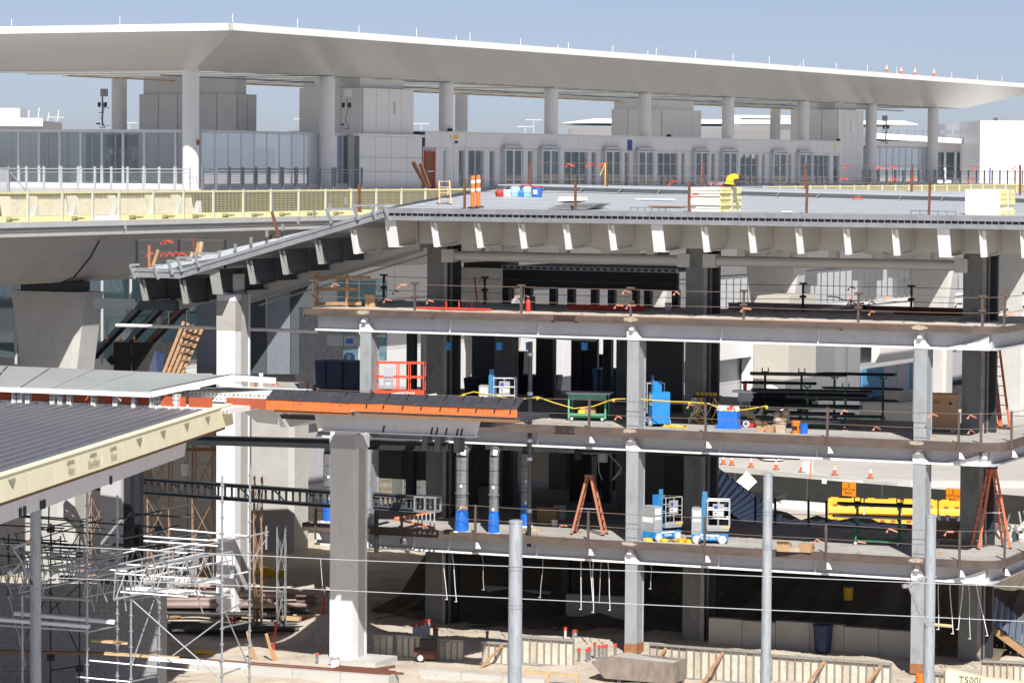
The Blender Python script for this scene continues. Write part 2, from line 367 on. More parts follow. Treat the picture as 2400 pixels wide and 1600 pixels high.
for k in range(6):
    mb = MB(); x = -w / 2 + 5.6 + k * 1.1; mb.box(x, x + .25, -.3, -.1, zb - .5, zt - 1.2); P('mullion', mb, M['white_metal'], t)
for k in range(14):
    mb = MB(); x = -w / 2 + .3 + k * .85; mb.box(x, x + .5, -1.5, -1, zt + .75, zt + 1.15); P('roof_unit', mb, M['rail_grey'], t)
for i, (px, pt, pb) in enumerate([(131, 275, 303), (303, 288, 303), (708, 279, 312), (987, 290, 311), (1231, 297, 312), (1251, 281, 315)]):
    Y = 620; a = ray(px, pt); p = EYE + a * (Y / a.y)
    t = T('light_mast', ['apron light mast above the left glazing', 'small apron light mast just right of the rear left column', 'apron light mast between the two grey cores', 'apron light mast just right of the white panelled core', 'shorter apron light mast of the pair between columns', 'taller apron light mast of the pair between columns'][i], 'light mast', N, p.x, Y, 0, 0, 'apron light masts on the skyline')
    mb = MB(); mb.tube((0, 0, 0), (0, 0, p.z), .12); P('pole', mb, M['frame_alu'], t)
    mb = MB(); mb.box(-1.6, 1.6, -.2, .2, p.z - .1, p.z + .1); P('lamp_head', mb, M['frame_alu'], t)
sk = MB()
for i in range(160):
    x = -900 + i * 12 + random.random() * 8; h = 6 + random.random() * 9; sk.box(x, x + 8 + random.random() * 10, 1500 + random.random() * 300, 1830, 0, h)
P('distant_city', sk, M['city_pale'], None, kind='stuff')
sk = MB()
for i in range(260):
    x = -800 + i * 6.5 + random.random() * 5; h = 3.5 + random.random() * 4; sk.lathe((x, 1150 + random.random() * 200, 0), [(2, 0), (5, h * .45), (4.2, h * .8), (1.5, h)], 7)
P('distant_trees', sk, M['tree_far'], None, kind='stuff')

# ================================================================ VIADUCT (elevated road) along the pavilion
VX0, VX1 = -75, 140
via = T('viaduct', 'grey concrete elevated road on flared piers with deep curved girder', 'viaduct', G, 0, 0, 0)
mb = MB(); mb.box(VX0, VX1, -15.9, -6.2, 15.85, 16.0); P('road_deck', mb, M['concrete_pale'], via)
xj = G.at(290, 530, -16).x
for a, b in ((VX0, xj - .06), (xj + .06, VX1)):
    mb = MB(); mb.box(a, b, -16.06, -15.9, 15.45, 16.04); P('edge_slab', mb, M['concrete_pale'], via)
    mb = MB(); mb.tube((a, -16.11, 15.80), (b, -16.11, 15.80), .03, 5); P('conduit', mb, M['duct_galv'], via)
    mb = MB(); mb.tube((a, -16.11, 15.70), (b, -16.11, 15.70), .018, 5); P('conduit', mb, M['wire'], via)
xs = [VX0, G.at(215, 600, -14.5).x, G.at(620, 600, -14.5).x, 25, 45, 66, 92, VX1]
for a, b in zip(xs, xs[1:]):
    sec = [(-15.9, 15.84), (-15.6, 15.45), (-14.9, 15.2), (-14.45, 14.5), (-13.6, 13.62), (-12.9, 13.36), (-9.6, 13.36), (-8.6, 13.7), (-7.2, 15.1), (-6.3, 15.84)]
    mb = MB(); mb.prism([(a + .05, y, z) for y, z in sec], (b - a - .1, 0, 0)); P('girder', mb, M['girder_concrete'], via)
    mb = MB(); mb.prism([(b - .05, y * 1.0, z - .05) for y, z in sec[2:8]], (.1, 0, 0)); P('joint', mb, M['slot_dark'], via)
def pier(x, wtop=3.9, wbot=2.5, y=-12, top=12.95):
    mb = MB(); r = []
    for z, w in ((-.4, wbot), (top - 4.6, wbot * 1.02), (top, wtop)):
        h = w / 2; c = .22; g = .85; r.append([(g - c, -h), (g, -h + c), (g, h - c), (g - c, h), (-g + c, h), (-g, h - c), (-g, -h + c), (-g + c, -h)]); r[-1] = [(x + a, y + b, z) for a, b in r[-1]]
    vs = sum(r, []); fs = [tuple(reversed(range(8))), tuple(range(16, 24))]
    for k in (0, 8): fs += [(k + i, k + (i + 1) % 8, k + 8 + (i + 1) % 8, k + 8 + i) for i in range(8)]
    mb.add(vs, fs); o = P('pier', mb, M['concrete_pale'], via)
    mb = MB(); mb.box(x - .7, x + .7, y - 1.2, y + 1.4, top, top + .42); P('bearing', mb, M['black_steel'], o)
for x in (G.at(134, 682, -12).x, G.at(655, 690, -12).x, 11, 30, G.at(1820, 590, -12).x, G.at(2190, 600, -12).x, G.at(2375, 600, -12).x): pier(x)
# concrete barrier blocks along the far kerb of the road
first = None
for i, (a, b) in enumerate([(11, 55), (74, 146), (168, 243), (258, 331), (347, 392), (410, 440)]):
    xa, xb = G.at(a, 480, -6.8).x, G.at(b, 480, -6.8).x; w = xb - xa
    lab = ['short cream concrete barrier block furthest left behind the mesh fence', 'long cream barrier block behind the plain toe board panels', 'cream barrier block second of the long ones behind the fence', 'cream barrier block in the middle of the row behind the fence', 'cream barrier block with a dark crack near the white column foot', 'small cream barrier block last of the row by the column foot'][i]
    t = T('barrier_block', lab, 'barrier', G, (xa + xb) / 2, -6.8, 16.0, 0, 'cream barrier blocks along the road')
    mb = MB(); mb.prism([(-w / 2, -.35, .02), (w / 2, -.35, .02), (w / 2, -.2, .9), (-w / 2, -.2, .9)], (0, .5, 0)); P('block', mb, M['form_pale'], t)
    mb = MB(); mb.box(-w / 2 + .1, w / 2 - .1, -.3, -.2, .9, .96); P('top_rail', mb, M['black_steel'], t)
    mb = MB(); mb.prism([(w / 2 + .1, -.5, 0), (w / 2 + .5, -.5, 0), (w / 2 + .42, -.5, .6)], (0, .3, 0)); P('foot_wedge', mb, M['frame_alu'], t)

# yellow mesh edge protection on the near kerb of the road
def fence_panel(w, txt, label, x, shade='toe_yellow', detail=True):
    t = T('mesh_fence_panel', label, 'fence panel', G, x, -15.5, 16.0, 0, 'yellow mesh panels along the elevated road')
    mb = MB(); mb.bar((0, 0, 1.2), (w, 0, 1.2), .05, .09); mb.bar((.04, 0, .2), (.04, 0, 1.2), .04, .04); mb.bar((w - .04, 0, .2), (w - .04, 0, 1.2), .04, .04); P('frame', mb, M['yellow_mesh'], t)
    mb = MB(); n = max(6, int(w / .11)); r = .009 if detail else .014
    for i in range(1, n): mb.bar((w * i / n, 0, .2), (w * i / n, 0, 1.17), r, r, (0, 1, 0))
    for j in range(9): mb.bar((0, 0, .27 + j * .105), (w, 0, .27 + j * .105), r, r)
    P('wire_mesh', mb, M['yellow_mesh'], t)
    mb = MB(); mb.box(.02, w - .02, -.03, 0, .0, .25); P('toe_board', mb, M[shade], t)
    mb = MB(); mb.box(-.05, .03, -.06, .02, -.1, 1.28); P('post', mb, M['frame_alu'], t)
    if txt:
        mb = MB(); mb.box(w * .28, w * .48, -.036, -.031, .05, .2); P('logo_plate', mb, M['black_ink'], t)
        text('SAFETY', t, M['toe_yellow'], w * .38, -.04, .125, .14 * min(1, w / 2.2))
        text('RESPECT', t, M['black_ink'], w * .60, -.034, .125, .14 * min(1, w / 2.2))
    return t
px = [-8, 65, 146, 217, 279, 359, 430, 500, 570, 635, 700, 763, 823, 882, 941, 997, 1050, 1098]
nm = ['yellow mesh panel cut by the left frame edge, first on the road', 'yellow mesh panel with faded toe board, second on the road', 'yellow mesh panel before the grey toe board, third on the road', 'mesh panel with plain grey toe board on the road edge', 'narrower yellow mesh panel over the girder joint', 'yellow mesh panel left of the white column foot', 'yellow mesh panel in front of the white column foot', 'yellow mesh panel just right of the white column foot', 'yellow mesh panel before the one with a doubled grid', 'yellow mesh panel with doubled yellow grid', 'yellow mesh panel above the leaning rusty post', 'yellow mesh panel left of the second round column', 'yellow mesh panel below the second round column', 'yellow mesh panel with a second low frame by the tall rusty post', 'yellow mesh panel below the white panelled core', 'yellow mesh panel left of the small timber ladder', 'yellow mesh panel behind the small timber ladder', '']
for i, (a, b) in enumerate(zip(px, px[1:])):
    xa, xb = G.at(a, 480, -15.5).x, G.at(b, 480, -15.5).x
    fence_panel(xb - xa, i not in (1, 3) and i < 12, nm[i], xa, 'panel_light' if i == 3 else 'toe_yellow')
xa = G.at(1790, 440, -15.5).x
def FPXX(x):
    """where a far panel shows: named by what it stands below"""
    w = G.w(x, -15.5, 17.0) - EYE; k = FPX / w.dot(fwd); px = 1200 + k * w.dot(CR)
    return 'low far yellow mesh panel ' + ('below the door hall beside the board stack' if px < 1960 else 'below the far white core' if px < 2030 else 'below the far glazing' if px < 2190 else 'below the long railing right of the last column' if px < 2300 else 'behind the wrapped board block at the right edge')
for k in range(34):
    pxk = FPXX(xa + k * 2.45)
    fence_panel(2.42, False, pxk, xa + k * 2.45, detail=False)

# ================================================================ PAVILION with the white canopy
pav = T('terminal_pavilion', 'white pavilion with a huge thin canopy on round columns and glass walls', 'pavilion', G, 0, 0, 17)
B = 13.7; XE = 120.5
X0, X1, Y0, Y1 = -5.3, XE, -6, 20.5; I0, I1, J0, J1 = -.6, XE - 5.6, -.7, 15
zt, zb, zi = 8.38, 8.02, 6.32
mb = MB()
for a, b, c, d in ((X0 + .3, X1 - .3, Y0 + .3, .6), (X0 + .3, X1 - .3, 14.4, Y1 - .3), (X0 + .3, .5, .6, 14.4), (I1 - 1.5, X1 - .3, .6, 14.4)): mb.box(a, b, c, d, zt - .06, zt - .01)
P('roof', mb, M['white_metal'], pav)   # open over the translucent ceiling
nseg = 16
for k in range(nseg):
    a = X0 + (X1 - X0) * k / nseg; b = X0 + (X1 - X0) * (k + 1) / nseg
    mb = MB(); mb.prism([(a, Y0, zb), (b, Y0, zb), (b, Y0 - .02, zt), (a, Y0 - .02, zt)], (0, .3, 0)); P('fascia', mb, M['fascia_white'], pav)
for xx, d in ((X0, .3), (X1, -.3)):
    mb = MB(); mb.prism([(xx, Y0, zb), (xx, Y1, zb), (xx, Y1, zt), (xx, Y0, zt)], (d, 0, 0)); P('fascia', mb, M['fascia_white'], pav)
mb = MB(); mb.box(X0, X1, Y1 - .3, Y1, zb, zt); P('fascia', mb, M['fascia_white'], pav)
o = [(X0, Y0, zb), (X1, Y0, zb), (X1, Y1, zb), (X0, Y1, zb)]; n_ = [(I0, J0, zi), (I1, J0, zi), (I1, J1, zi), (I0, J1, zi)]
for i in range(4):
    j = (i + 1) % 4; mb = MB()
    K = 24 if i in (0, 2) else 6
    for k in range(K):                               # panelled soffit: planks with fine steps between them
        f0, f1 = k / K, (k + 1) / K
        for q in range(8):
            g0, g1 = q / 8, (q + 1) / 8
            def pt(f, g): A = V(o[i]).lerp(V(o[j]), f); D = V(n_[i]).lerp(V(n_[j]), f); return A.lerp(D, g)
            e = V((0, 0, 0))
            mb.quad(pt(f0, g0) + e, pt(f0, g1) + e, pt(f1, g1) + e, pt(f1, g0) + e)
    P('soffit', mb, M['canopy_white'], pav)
cm = None
nx, ny = 34, 5; dx = (I1 - I0) / nx; dy = (J1 - J0) / ny
mb = MB(); mb.box(.0, dx - .002, .0, dy - .002, zi, zi + .03); cm = mb.mesh('ceiling_panel'); cm.materials.append(M['skylight_white'])
for i in range(nx):
    for j in range(ny): P('ceiling_panel', cm, None, pav, loc=(I0 + i * dx, J0 + j * dy, 0))
for i in range(1, nx, 1):
    mb = MB(); mb.box(I0 + i * dx - (.05 if i % 4 else .14), I0 + i * dx + (.05 if i % 4 else .14), J0, J1, zi - .05, zi - .001); P('ceiling_batten', mb, M['panel_grey' if i % 4 else 'rail_grey'], pav)
for k, y in enumerate((3.5, 9.5)):
    mb = MB(); mb.tube((I0 + 3, y, zi - .25), (I1 - 3, y, zi - .25), .05, 6); P('ceiling_pipe', mb, M['timber_pale' if k else 'rail_grey'], pav)
# columns
mb = MB(); mb.lathe((0, 0, 0), [(.44, -.05), (.44, 6.2), (.40, 6.2), (.40, 6.4)], 32); cmesh = mb.mesh('column'); cmesh.materials.append(M['column_paint']); cmesh.shade_smooth(); cmesh.set_sharp_from_angle(angle=rad(40))
for k in range(9): P('column', cmesh, None, pav, loc=(k * B, 0, 0))
for k in (1, 4, 6, 8): P('column', cmesh, None, pav, loc=(k * B, 14, 0))
mb = MB(); mb.box(-.12, .12, -.47, -.43, 2.35, 2.62); P('column_label', mb, M['rust_orange'], pav)
for px in (27, 281): p = G.atx(px, 55, X0 + .1); mb = MB(); mb.tube((p.x, p.y, zt), (p.x, p.y, zt + .42), .014, 5); P('lightning_rod', mb, M['white_metal'], pav)
for px in (545, 697, 841, 976, 1069, 1101, 1220, 1307, 1332, 1436, 1518, 1538, 1630, 1718, 1803, 1875, 1883, 1960, 2033, 2102, 2231, 2291, 2349):
    x = G.at(px, 150, Y0 + .1).x; h = .42 if px not in (1069, 1307, 1518, 1875) else .2
    mb = MB(); mb.tube((x, Y0 + .1, zt), (x, Y0 + .1, zt + h * random.uniform(.9, 1.3)), .016, 5); P('lightning_rod', mb, M['white_metal'], pav)
# platform
mb = MB(); mb.box(-60, 135, -2.6, 30, -1.4, 0); P('platform', mb, M['concrete_pale'], pav)
mb = MB(); mb.box(-60, 135, -2.66, -2.6, -1.0, -.06); P('edge_shade_strip', mb, M['membrane'], pav)  # dark strip standing in for canopy shade on the platform front
def panel_wall(par, x0, x1, y0, y1, z0, z1, n, rows=(0, 1), m='panel_grey', th=.05):
    """upright wall of separate cladding panels with open joints, from (x0,y0) to (x1,y1)"""
    A = V((x0, y0, 0)); D = V((x1 - x0, y1 - y0, 0)); L_ = D.length; D.normalize(); nrm = V((D.y, -D.x, 0))
    for i in range(n):
        for a, b in zip(rows, rows[1:]):
            p = A + D * (L_ * i / n + .02); q = A + D * (L_ * (i + 1) / n - .02); za = z0 + (z1 - z0) * a + .012; zb_ = z0 + (z1 - z0) * b - .012
            mb = MB(); mb.prism([(p.x, p.y, za), (q.x, q.y, za), (q.x, q.y, zb_), (p.x, p.y, zb_)], nrm * th); P('cladding_panel', mb, M[m], par)
def core(x0, x1, y0, y1, h, nf, ns, m, rows=(0, 1), cap=True):
    mb = MB(); mb.box(x0, x1, y0, y1, 0, h - .01); c = P('core', mb, M['rail_grey'], pav)
    panel_wall(c, x0, x1, y0, y0, 0, h, nf, rows, m); panel_wall(c, x0, x0, y1, y0, 0, h, ns, rows, m); 
    mb = MB(); mb.box(x0 + .4, x1 - .4, y0 + .4, y1, h, zi); P('core_head', mb, M[m], c)
    return c
cx0 = G.at(556, 200, 5).x; core(cx0, G.at(600, 200, 5).x, 5, G.atx(327, 200, cx0).y, 5.3, 2, 5, 'panel_grey')
c1 = core(17.6, 23.4, 0, 4.2, 5.75, 4, 3, 'panel_light', (0, .52, .53, 1))
mb = MB(); mb.box(21.0, 21.25, -.07, -.05, 4.3, 5.0); P('access_door', mb, M['panel_grey'], c1)
mb = MB(); mb.box(16.7, 23.9, -.3, -.002, 0, 3.0); P('core_plinth', mb, M['rail_grey'], c1); panel_wall(c1, 16.7, 23.9, -.3, -.3, 0, 3.0, 4, (0, .33, .6, 1), 'panel_light')
mb = MB(); mb.box(16.5, 24.1, -.42, -.0, 3.0, 3.14); P('plinth_cap', mb, M['panel_light'], c1)
core(70.2, 77, 6, 10, 5.5, 4, 3, 'panel_light')
c3 = core(89, 94.2, 0, 3.9, 5.8, 4, 3, 'panel_light')
mb = MB(); mb.box(91.4, 91.6, -.07, -.05, 4.1, 4.9); P('access_door', mb, M['panel_grey'], c3)
core(30, 36, 18, 22, 5.4, 4, 3, 'panel_grey') if 0 else None
# glass walls
def glaze(par, pts, z0, z1, m='glass_pav', mull='frame_alu', head=.16, w=.10):
    """panes between successive plan points with a mullion at each"""
    for a, b in zip(pts, pts[1:]):
        a = V((*a, 0)); b = V((*b, 0)); d = (b - a).normalized(); n = V((d.y, -d.x, 0)) * .02
        p = a + d * w / 2; q = b - d * w / 2; mb = MB(); mb.prism([(p.x, p.y, z0), (q.x, q.y, z0), (q.x, q.y, z1), (p.x, p.y, z1)], n); P('pane', mb, M[m], par)
    for a in pts:
        mb = MB(); mb.bar((a[0], a[1], z0), (a[0], a[1], z1), w, w, (1, .001, 0)); P('mullion', mb, M[mull], par)
    a, b = pts[0], pts[-1]
    mb = MB(); mb.bar((*a, z1 + head / 2), (*b, z1 + head / 2), w * 1.5, head); P('head_rail', mb, M[mull], par)
    mb = MB(); mb.bar((*a, z0 - .15), (*b, z0 - .15), w * 1.6, .28); P('sill', mb, M['white_metal'], par)
gl = P('glass_wall', MB().box(.5, .62, .45, 16, 0, .05), M['white_metal'], pav)
glaze(gl, [(.55, .55 + 1.36 * k if k > 1 else .55 + .75 * k) for k in range(12)], .32, 3.0, w=.12)
gl = P('glass_wall', MB().box(1.2, 16.6, .35, .5, 0, .05), M['white_metal'], pav)
glaze(gl, [(1.6 + 1.29 * k, .42) for k in range(11)], .32, 3.0, w=.08)
glaze(gl, [(14.9 + .6 * k, .42) for k in range(4)], .32, 3.0, w=.07)
gl = P('glass_wall', MB().box(.6, 24, 13.4, 13.5, 0, .05), M['white_metal'], pav)
glaze(gl, [(1 + 2.3 * k, 13.45) for k in range(10)], .32, 3.0)
gl = P('glass_wall', MB().box(95, 111, .35, .5, 0, .05), M['white_metal'], pav)
glaze(gl, [(94.6 + 1.42 * k, .42) for k in range(13)], .32, 2.95, w=.09)
mb = MB(); mb.box(9.0, 13, 3, 5, 0, 2.3); P('kiosk', mb, M['rail_grey'], pav)
# door hall
hall = P('door_hall', MB().box(24.2, 89, .05, 9, 3.32, 3.36), M['white_metal'], pav)
mb = MB(); mb.box(24.2, 89, 8.9, 9, 0, 3.3); P('rear_wall', mb, M['panel_light'], hall)
panel_wall(hall, 24.2, 89, -.34, -.34, 2.42, 3.3, 13, (0, 1), 'panel_light')
mb = MB(); mb.box(24.1, 89.1, -.46, .05, 3.3, 3.38); P('coping', mb, M['panel_light'], hall)
mb = MB(); mb.box(24.2, 89, -.28, .05, 2.42, 3.3); P('fascia_backing', mb, M['rail_grey'], hall)
op = [(1036, 1060, 1), (1072, 1087, 1), (1094, 1131, 2), (1144, 1157, 1), (1169, 1213, 0), (1216, 1222, 1), (1234, 1246, 1), (1256, 1300, 0), (1302, 1307, 1), (1319, 1375, 3), (1383, 1395, 1), (1405, 1444, 0), (1446, 1451, 1), (1461, 1472, 1), (1482, 1521, 0), (1538, 1586, 3), (1594, 1602, 1), (1616, 1649, 0), (1664, 1673, 1), (1682, 1717, 0), (1732, 1775, 3), (1783, 1790, 1), (1800, 1833, 0), (1844, 1852, 1), (1861, 1893, 0), (1904, 1942, 3), (1950, 1965, 1)]
last = G.at(1018, 400, -.2).x
for a, b, k in op:
    xa, xb = G.at(a, 400, -.2).x, G.at(b, 400, -.2).x
    if xa - last > .05: mb = MB(); mb.box(last, xa, -.3, -.05, 0, 2.42); P('wall_pier', mb, M['panel_light'], hall)
    if k:
        wn = P('window', MB().box(xa, xb, -.24, -.06, 2.26, 2.42), M['panel_light'], pav); P('sill', MB().box(xa, xb, -.24, -.06, 0, .12), M['panel_light'], wn)
        for i in range(k):
            p, q = xa + (xb - xa) * i / k, xa + (xb - xa) * (i + 1) / k
            mb = MB(); mb.box(p + .05, q - .05, -.16, -.13, .12, 2.26); P('pane', mb, M['glass_pav'], wn)
            mb = MB(); mb.box(p - .05, p + .05, -.22, -.08, .12, 2.26); P('mullion', mb, M['frame_alu'], wn)
    else:
        fr = MB()
        for x in (xa, xb - .12): fr.box(x, x + .12, -.62, -.3, 0, 2.55)
        fr.box(xa, xb, -.68, -.3, 2.45, 2.6); d = P('door_lobby', fr, M['frame_alu'], pav)
        mid = (xa + xb) / 2
        for p, q in ((xa + .15, mid - .02), (mid + .02, xb - .15)):
            lf = MB()
            for x in (p, q - .09): lf.box(x, x + .09, -.60, -.54, .03, 2.4)
            for z in (.03, 2.3): lf.box(p + .09, q - .09, -.60, -.54, z, z + .1)
            P('door_leaf', lf, M['panel_light'], d); mb = MB(); mb.box(p + .09, q - .09, -.58, -.56, .13, 2.3); P('pane', mb, M['glass_pav'], d)
    last = xb
mb = MB(); mb.box(last, 89, -.3, -.05, 0, 2.42); P('wall_pier', mb, M['panel_light'], hall)
x = G.at(988, 400, -.2).x; x2 = G.at(1015, 400, -.2).x
sd = P('service_door', MB().box(x + .2, x2 - .2, -.35, -.3, .05, 2.15), M['timber_dark'], pav)
mb = MB(); mb.box(x, x2, -.3, -.25, 0, 2.45); P('door_wall', mb, M['panel_grey'], sd)
fr = MB(); fr.box(x + .12, x + .2, -.4, -.3, 0, 2.2); fr.box(x2 - .2, x2 - .12, -.4, -.3, 0, 2.2); fr.box(x + .2, x2 - .2, -.4, -.3, 2.1, 2.2); P('door_frame', fr, M['red_plastic'], sd)
mb = MB(); mb.box(x + .3, x2 - .3, -.42, -.36, .98, 1.06); P('push_bar', mb, M['ladder_alu'], sd)
for k in range(110):                                  # pale blue sheeting and clutter standing inside the hall
    x = random.uniform(26, 88); w = random.uniform(.4, 1.3); h = random.uniform(.8, 2.1); yy = random.uniform(.5, 4)
    mb = MB(); mb.box(x, x + w, yy, yy + .3, 0, h); P('stored_panel', mb, M[random.choice(['sheet_blue', 'sheet_blue', 'panel_grey', 'white_plastic', 'timber_pale'])], hall)
p = G.at(1064, 321, -.4); mb = MB(); mb.box(p.x - .5, p.x + .5, -.42, -.395, 2.95, 3.15); P('notice', mb, M['saw_yellow'], hall)
mb = MB(); mb.prism([(p.x - .4, -.42, 2.6), (p.x - .05, -.42, 2.6), (p.x - .22, -.42, 2.86)], (0, .02, 0)); P('notice', mb, M['black_ink'], hall)
mb = MB(); mb.box(p.x + .1, p.x + .45, -.42, -.395, 2.68, 2.82); P('notice', mb, M['black_ink'], hall)
p = G.at(1476, 338, -.4); mb = MB(); mb.box(p.x - .35, p.x + .35, -.42, -.395, 2.42, 3.12); P('notice', mb, M['blue_sign'], hall)
p = G.at(1958, 344, -.4); mb = MB(); mb.box(p.x - .28, p.x + .28, -.42, -.395, 2.75, 3.2); P('notice', mb, M['insul_yellow'], hall)
for px in (1055, 1478 + 90, 1965): p = G.at(px, 310, -.4); mb = MB(); mb.box(p.x - .15, p.x + .15, -.5, -.3, 3.38, 3.55); P('camera_box', mb, M['black_plastic'], hall)
# railings on the platform edge
def railing(x0, x1, y, label, step=1.3, dark=False):
    t = T('platform_railing', label, 'railing', G, x0, y, 17.0, 0, 'grey cable railings on the platform')
    L_ = x1 - x0; n = max(1, round(L_ / step)); m = M['rail_grey' if dark else 'frame_alu']  # railings past the first column coloured darker for canopy shade
    for i in range(n + 1): mb = MB(); mb.box(L_ * i / n - .045, L_ * i / n + .045, -.05, .05, 0, 1.22); P('post', mb, m, t)
    for z, r in ((1.1, .03), (.93, .022)): mb = MB(); mb.tube((0, 0, z), (L_, 0, z), r, 5); P('rail', mb, m, t)
    mb = MB()
    for k in range(8): mb.tube((0, 0, .1 + k * .1), (L_, 0, .1 + k * .1), .007, 4, cap=False)
    P('cable', mb, m, t); return t
for a, b, l in [(-14, 20, 'grey cable railing at left edge of the platform near the gate'), (20, 445, 'grey cable railing in front of the sunlit left glazing'), (474, 780, 'grey cable railing in the shade between first and second columns'), (786, 848, 'short grey cable railing left of the white panelled core'), (2022, 2056, 'short shaded cable railing right of the far core'), (2058, 2190, 'shaded cable railing below the far glazing'), (2192, 2480, 'long cable railing running to the right frame edge')]:
    railing(G.at(a, 440, -1.3).x, G.at(b, 440, -1.3).x, -1.3, l, 1.35 if a < 1000 else 1.9, a > 460)
t = T('platform_gate', 'grey barred gate closing the railing at far left of the platform', 'gate', G, G.at(-14, 440, -2.1).x, -2.1, 17.0)
for k in range(9): mb = MB(); mb.box(.1 + k * .12, .14 + k * .12, -.02, .02, .05, 1.15); P('bar', mb, M['frame_alu'], t)
mb = MB(); mb.box(.08, 1.16, -.02, .02, 1.1, 1.16); P('top_rail', mb, M['frame_alu'], t)
mb = MB(); mb.bar((1.3, 0, .9), (2.5, 0, .05), .05, .05); P('brace', mb, M['frame_alu'], t)
t = T('bike_racks', 'tilted grey steel frames leaning by the first white column', 'rack', G, G.at(425, 445, -2.4).x, -2.4, 17.0)
for k in range(3): mb = MB(); mb.path([(k * .3, 0, 0), (k * .3 + .75, 0, .8), (k * .3 + .9, 0, .3)], .025); P('frame', mb, M['frame_alu'], t)
# camera brackets on columns
def cam_mast(px, py, s, label, y, m='rail_grey', flip=1):
    p = G.at(px, py, y); t = T('camera_bracket', label, 'camera bracket', N, *G.w(p.x, p.y, p.z)); k = flip
    mb = MB(); mb.box(-.1 * k, .3 * k, -.15, .15, 1.55, 1.98); P('junction_box', mb, M[m], t)
    mb = MB(); mb.tube((0, 0, -.15), (0, 0, 1.55), .045); P('stem', mb, M[m], t)
    for q in (-1, 1): mb = MB(); mb.tube((.18 * q, -.02, 1.0), (.18 * q, -.02, 1.22), .085, 8); mb.tube((.18 * q, -.06, .94), (.18 * q, -.06, 1.02), .075, 8); P('dome_camera', mb, M['black_plastic'], t)
    mb = MB(); mb.bar((0, 0, .9), (.42 * k, 0, .9), .03, .03); mb.bar((0, 0, -.1), (.42 * k, 0, -.1), .03, .03); mb.bar((-.2, 0, 1.1), (.2, 0, 1.1), .04, .04); mb.bar((-.22, 0, .62), (.1, 0, .62), .03, .05); P('arm', mb, M[m], t)
    mb = MB(); mb.path([(.02, -.06, 1.5), (.1, -.09, .8), (-.05, -.08, .3), (.15, -.06, -.25), (-.2, -.05, -.2)], .02); P('cable', mb, M['black_plastic'], t)
    mb = MB(); mb.cbox((-.22, -.05, .0), (.22, .12, .09)); P('fixed_camera', mb, M['black_plastic'], t)
cam_mast(240, 290, 1, 'dark camera bracket on the rear left column against the sky', 13.5)
cam_mast(812, 292, 1, 'pale camera bracket beside the second round column', -.4, 'ladder_alu')
cam_mast(2076, 330, 1, 'grey camera bracket right of the far core against the sky', 0, 'rail_grey', -1)
# traffic cones left on the canopy
def cone(fr, x, y, z, label, group, s=1.0, base=True):
    t = T('traffic_cone', label, 'traffic cone', fr, x, y, z, random.random(), group)
    mb = MB(); mb.lathe((0, 0, 0), [(.145 * s, .03 * s), (.115 * s, .25 * s), (.035 * s, .72 * s), (.02 * s, .74 * s)], 12); P('body', mb, M['cone_orange'], t, smooth=50)
    for a, b, ra, rb in ((.36, .48, .097, .078), (.54, .62, .069, .056)):
        mb = MB(); mb.lathe((0, 0, 0), [(ra * s + .004, a * s), (rb * s + .004, b * s)], 12); P('reflective_band', mb, M['reflective'], t, smooth=50)
    mb = MB(); mb.box(-.19 * s, .19 * s, -.19 * s, .19 * s, 0, .035 * s); P('foot', mb, M['black_plastic' if base else 'cone_orange'], t); return t
for i, px in enumerate((2051, 2106, 2147, 2169)):
    x = G.at(px, 180, Y0 + 1.5).x
    cone(G, x, Y0 + (.6, 1.3, 1.6, .8)[i], 17 + zt - .01, ['red cone nearest the middle on the canopy edge', 'red cone second from the left on the canopy roof', 'smallest red cone on the canopy roof', 'red cone nearest the canopy tip'][i], 'cones on the white canopy', .95)
# rooms under the platform: walls behind the steel frame
sub = T('terminal_substructure', 'white panelled lower storeys below the pavilion platform with a glass ribbon', 'building', G, 0, 0, 0)
mb = MB(); mb.box(-20, 70.2, 2.2, 6, 7.0, 15.6); mb.box(70.2, 135, 2.2, 6, 10.42, 15.6); P('upper_wall', mb, M['panel_grey'], sub)
panel_wall(sub, -10, 130, 2.15, 2.15, 10.5, 15.6, 24, (0, .5, 1), 'panel_light')
panel_wall(sub, -10, 70, 2.15, 2.15, 4.6, 10.4, 14, (0, .5, 1), 'panel_light')
gw = P('glass_ribbon', MB().box(70.2, 135, 2.6, 2.7, 4.6, 10.4), M['interior_teal'], sub)
glaze(gw, [(70.4 + 1.28 * k, 2.0) for k in range(48)], 7.75, 10.25, 'glass_blue', 'frame_alu', .2, .09)
panel_wall(sub, 70, 132, 2.05, 2.05, 4.4, 7.4, 14, (0, 1), 'panel_light')
mb = MB(); mb.box(-20, 135, 3.2, 6, 0, 4.6); P('lower_wall', mb, M['panel_grey'], sub)
panel_wall(sub, -10, 130, 3.1, 3.1, 0, 4.5, 30, (0, .55, 1), 'panel_grey')
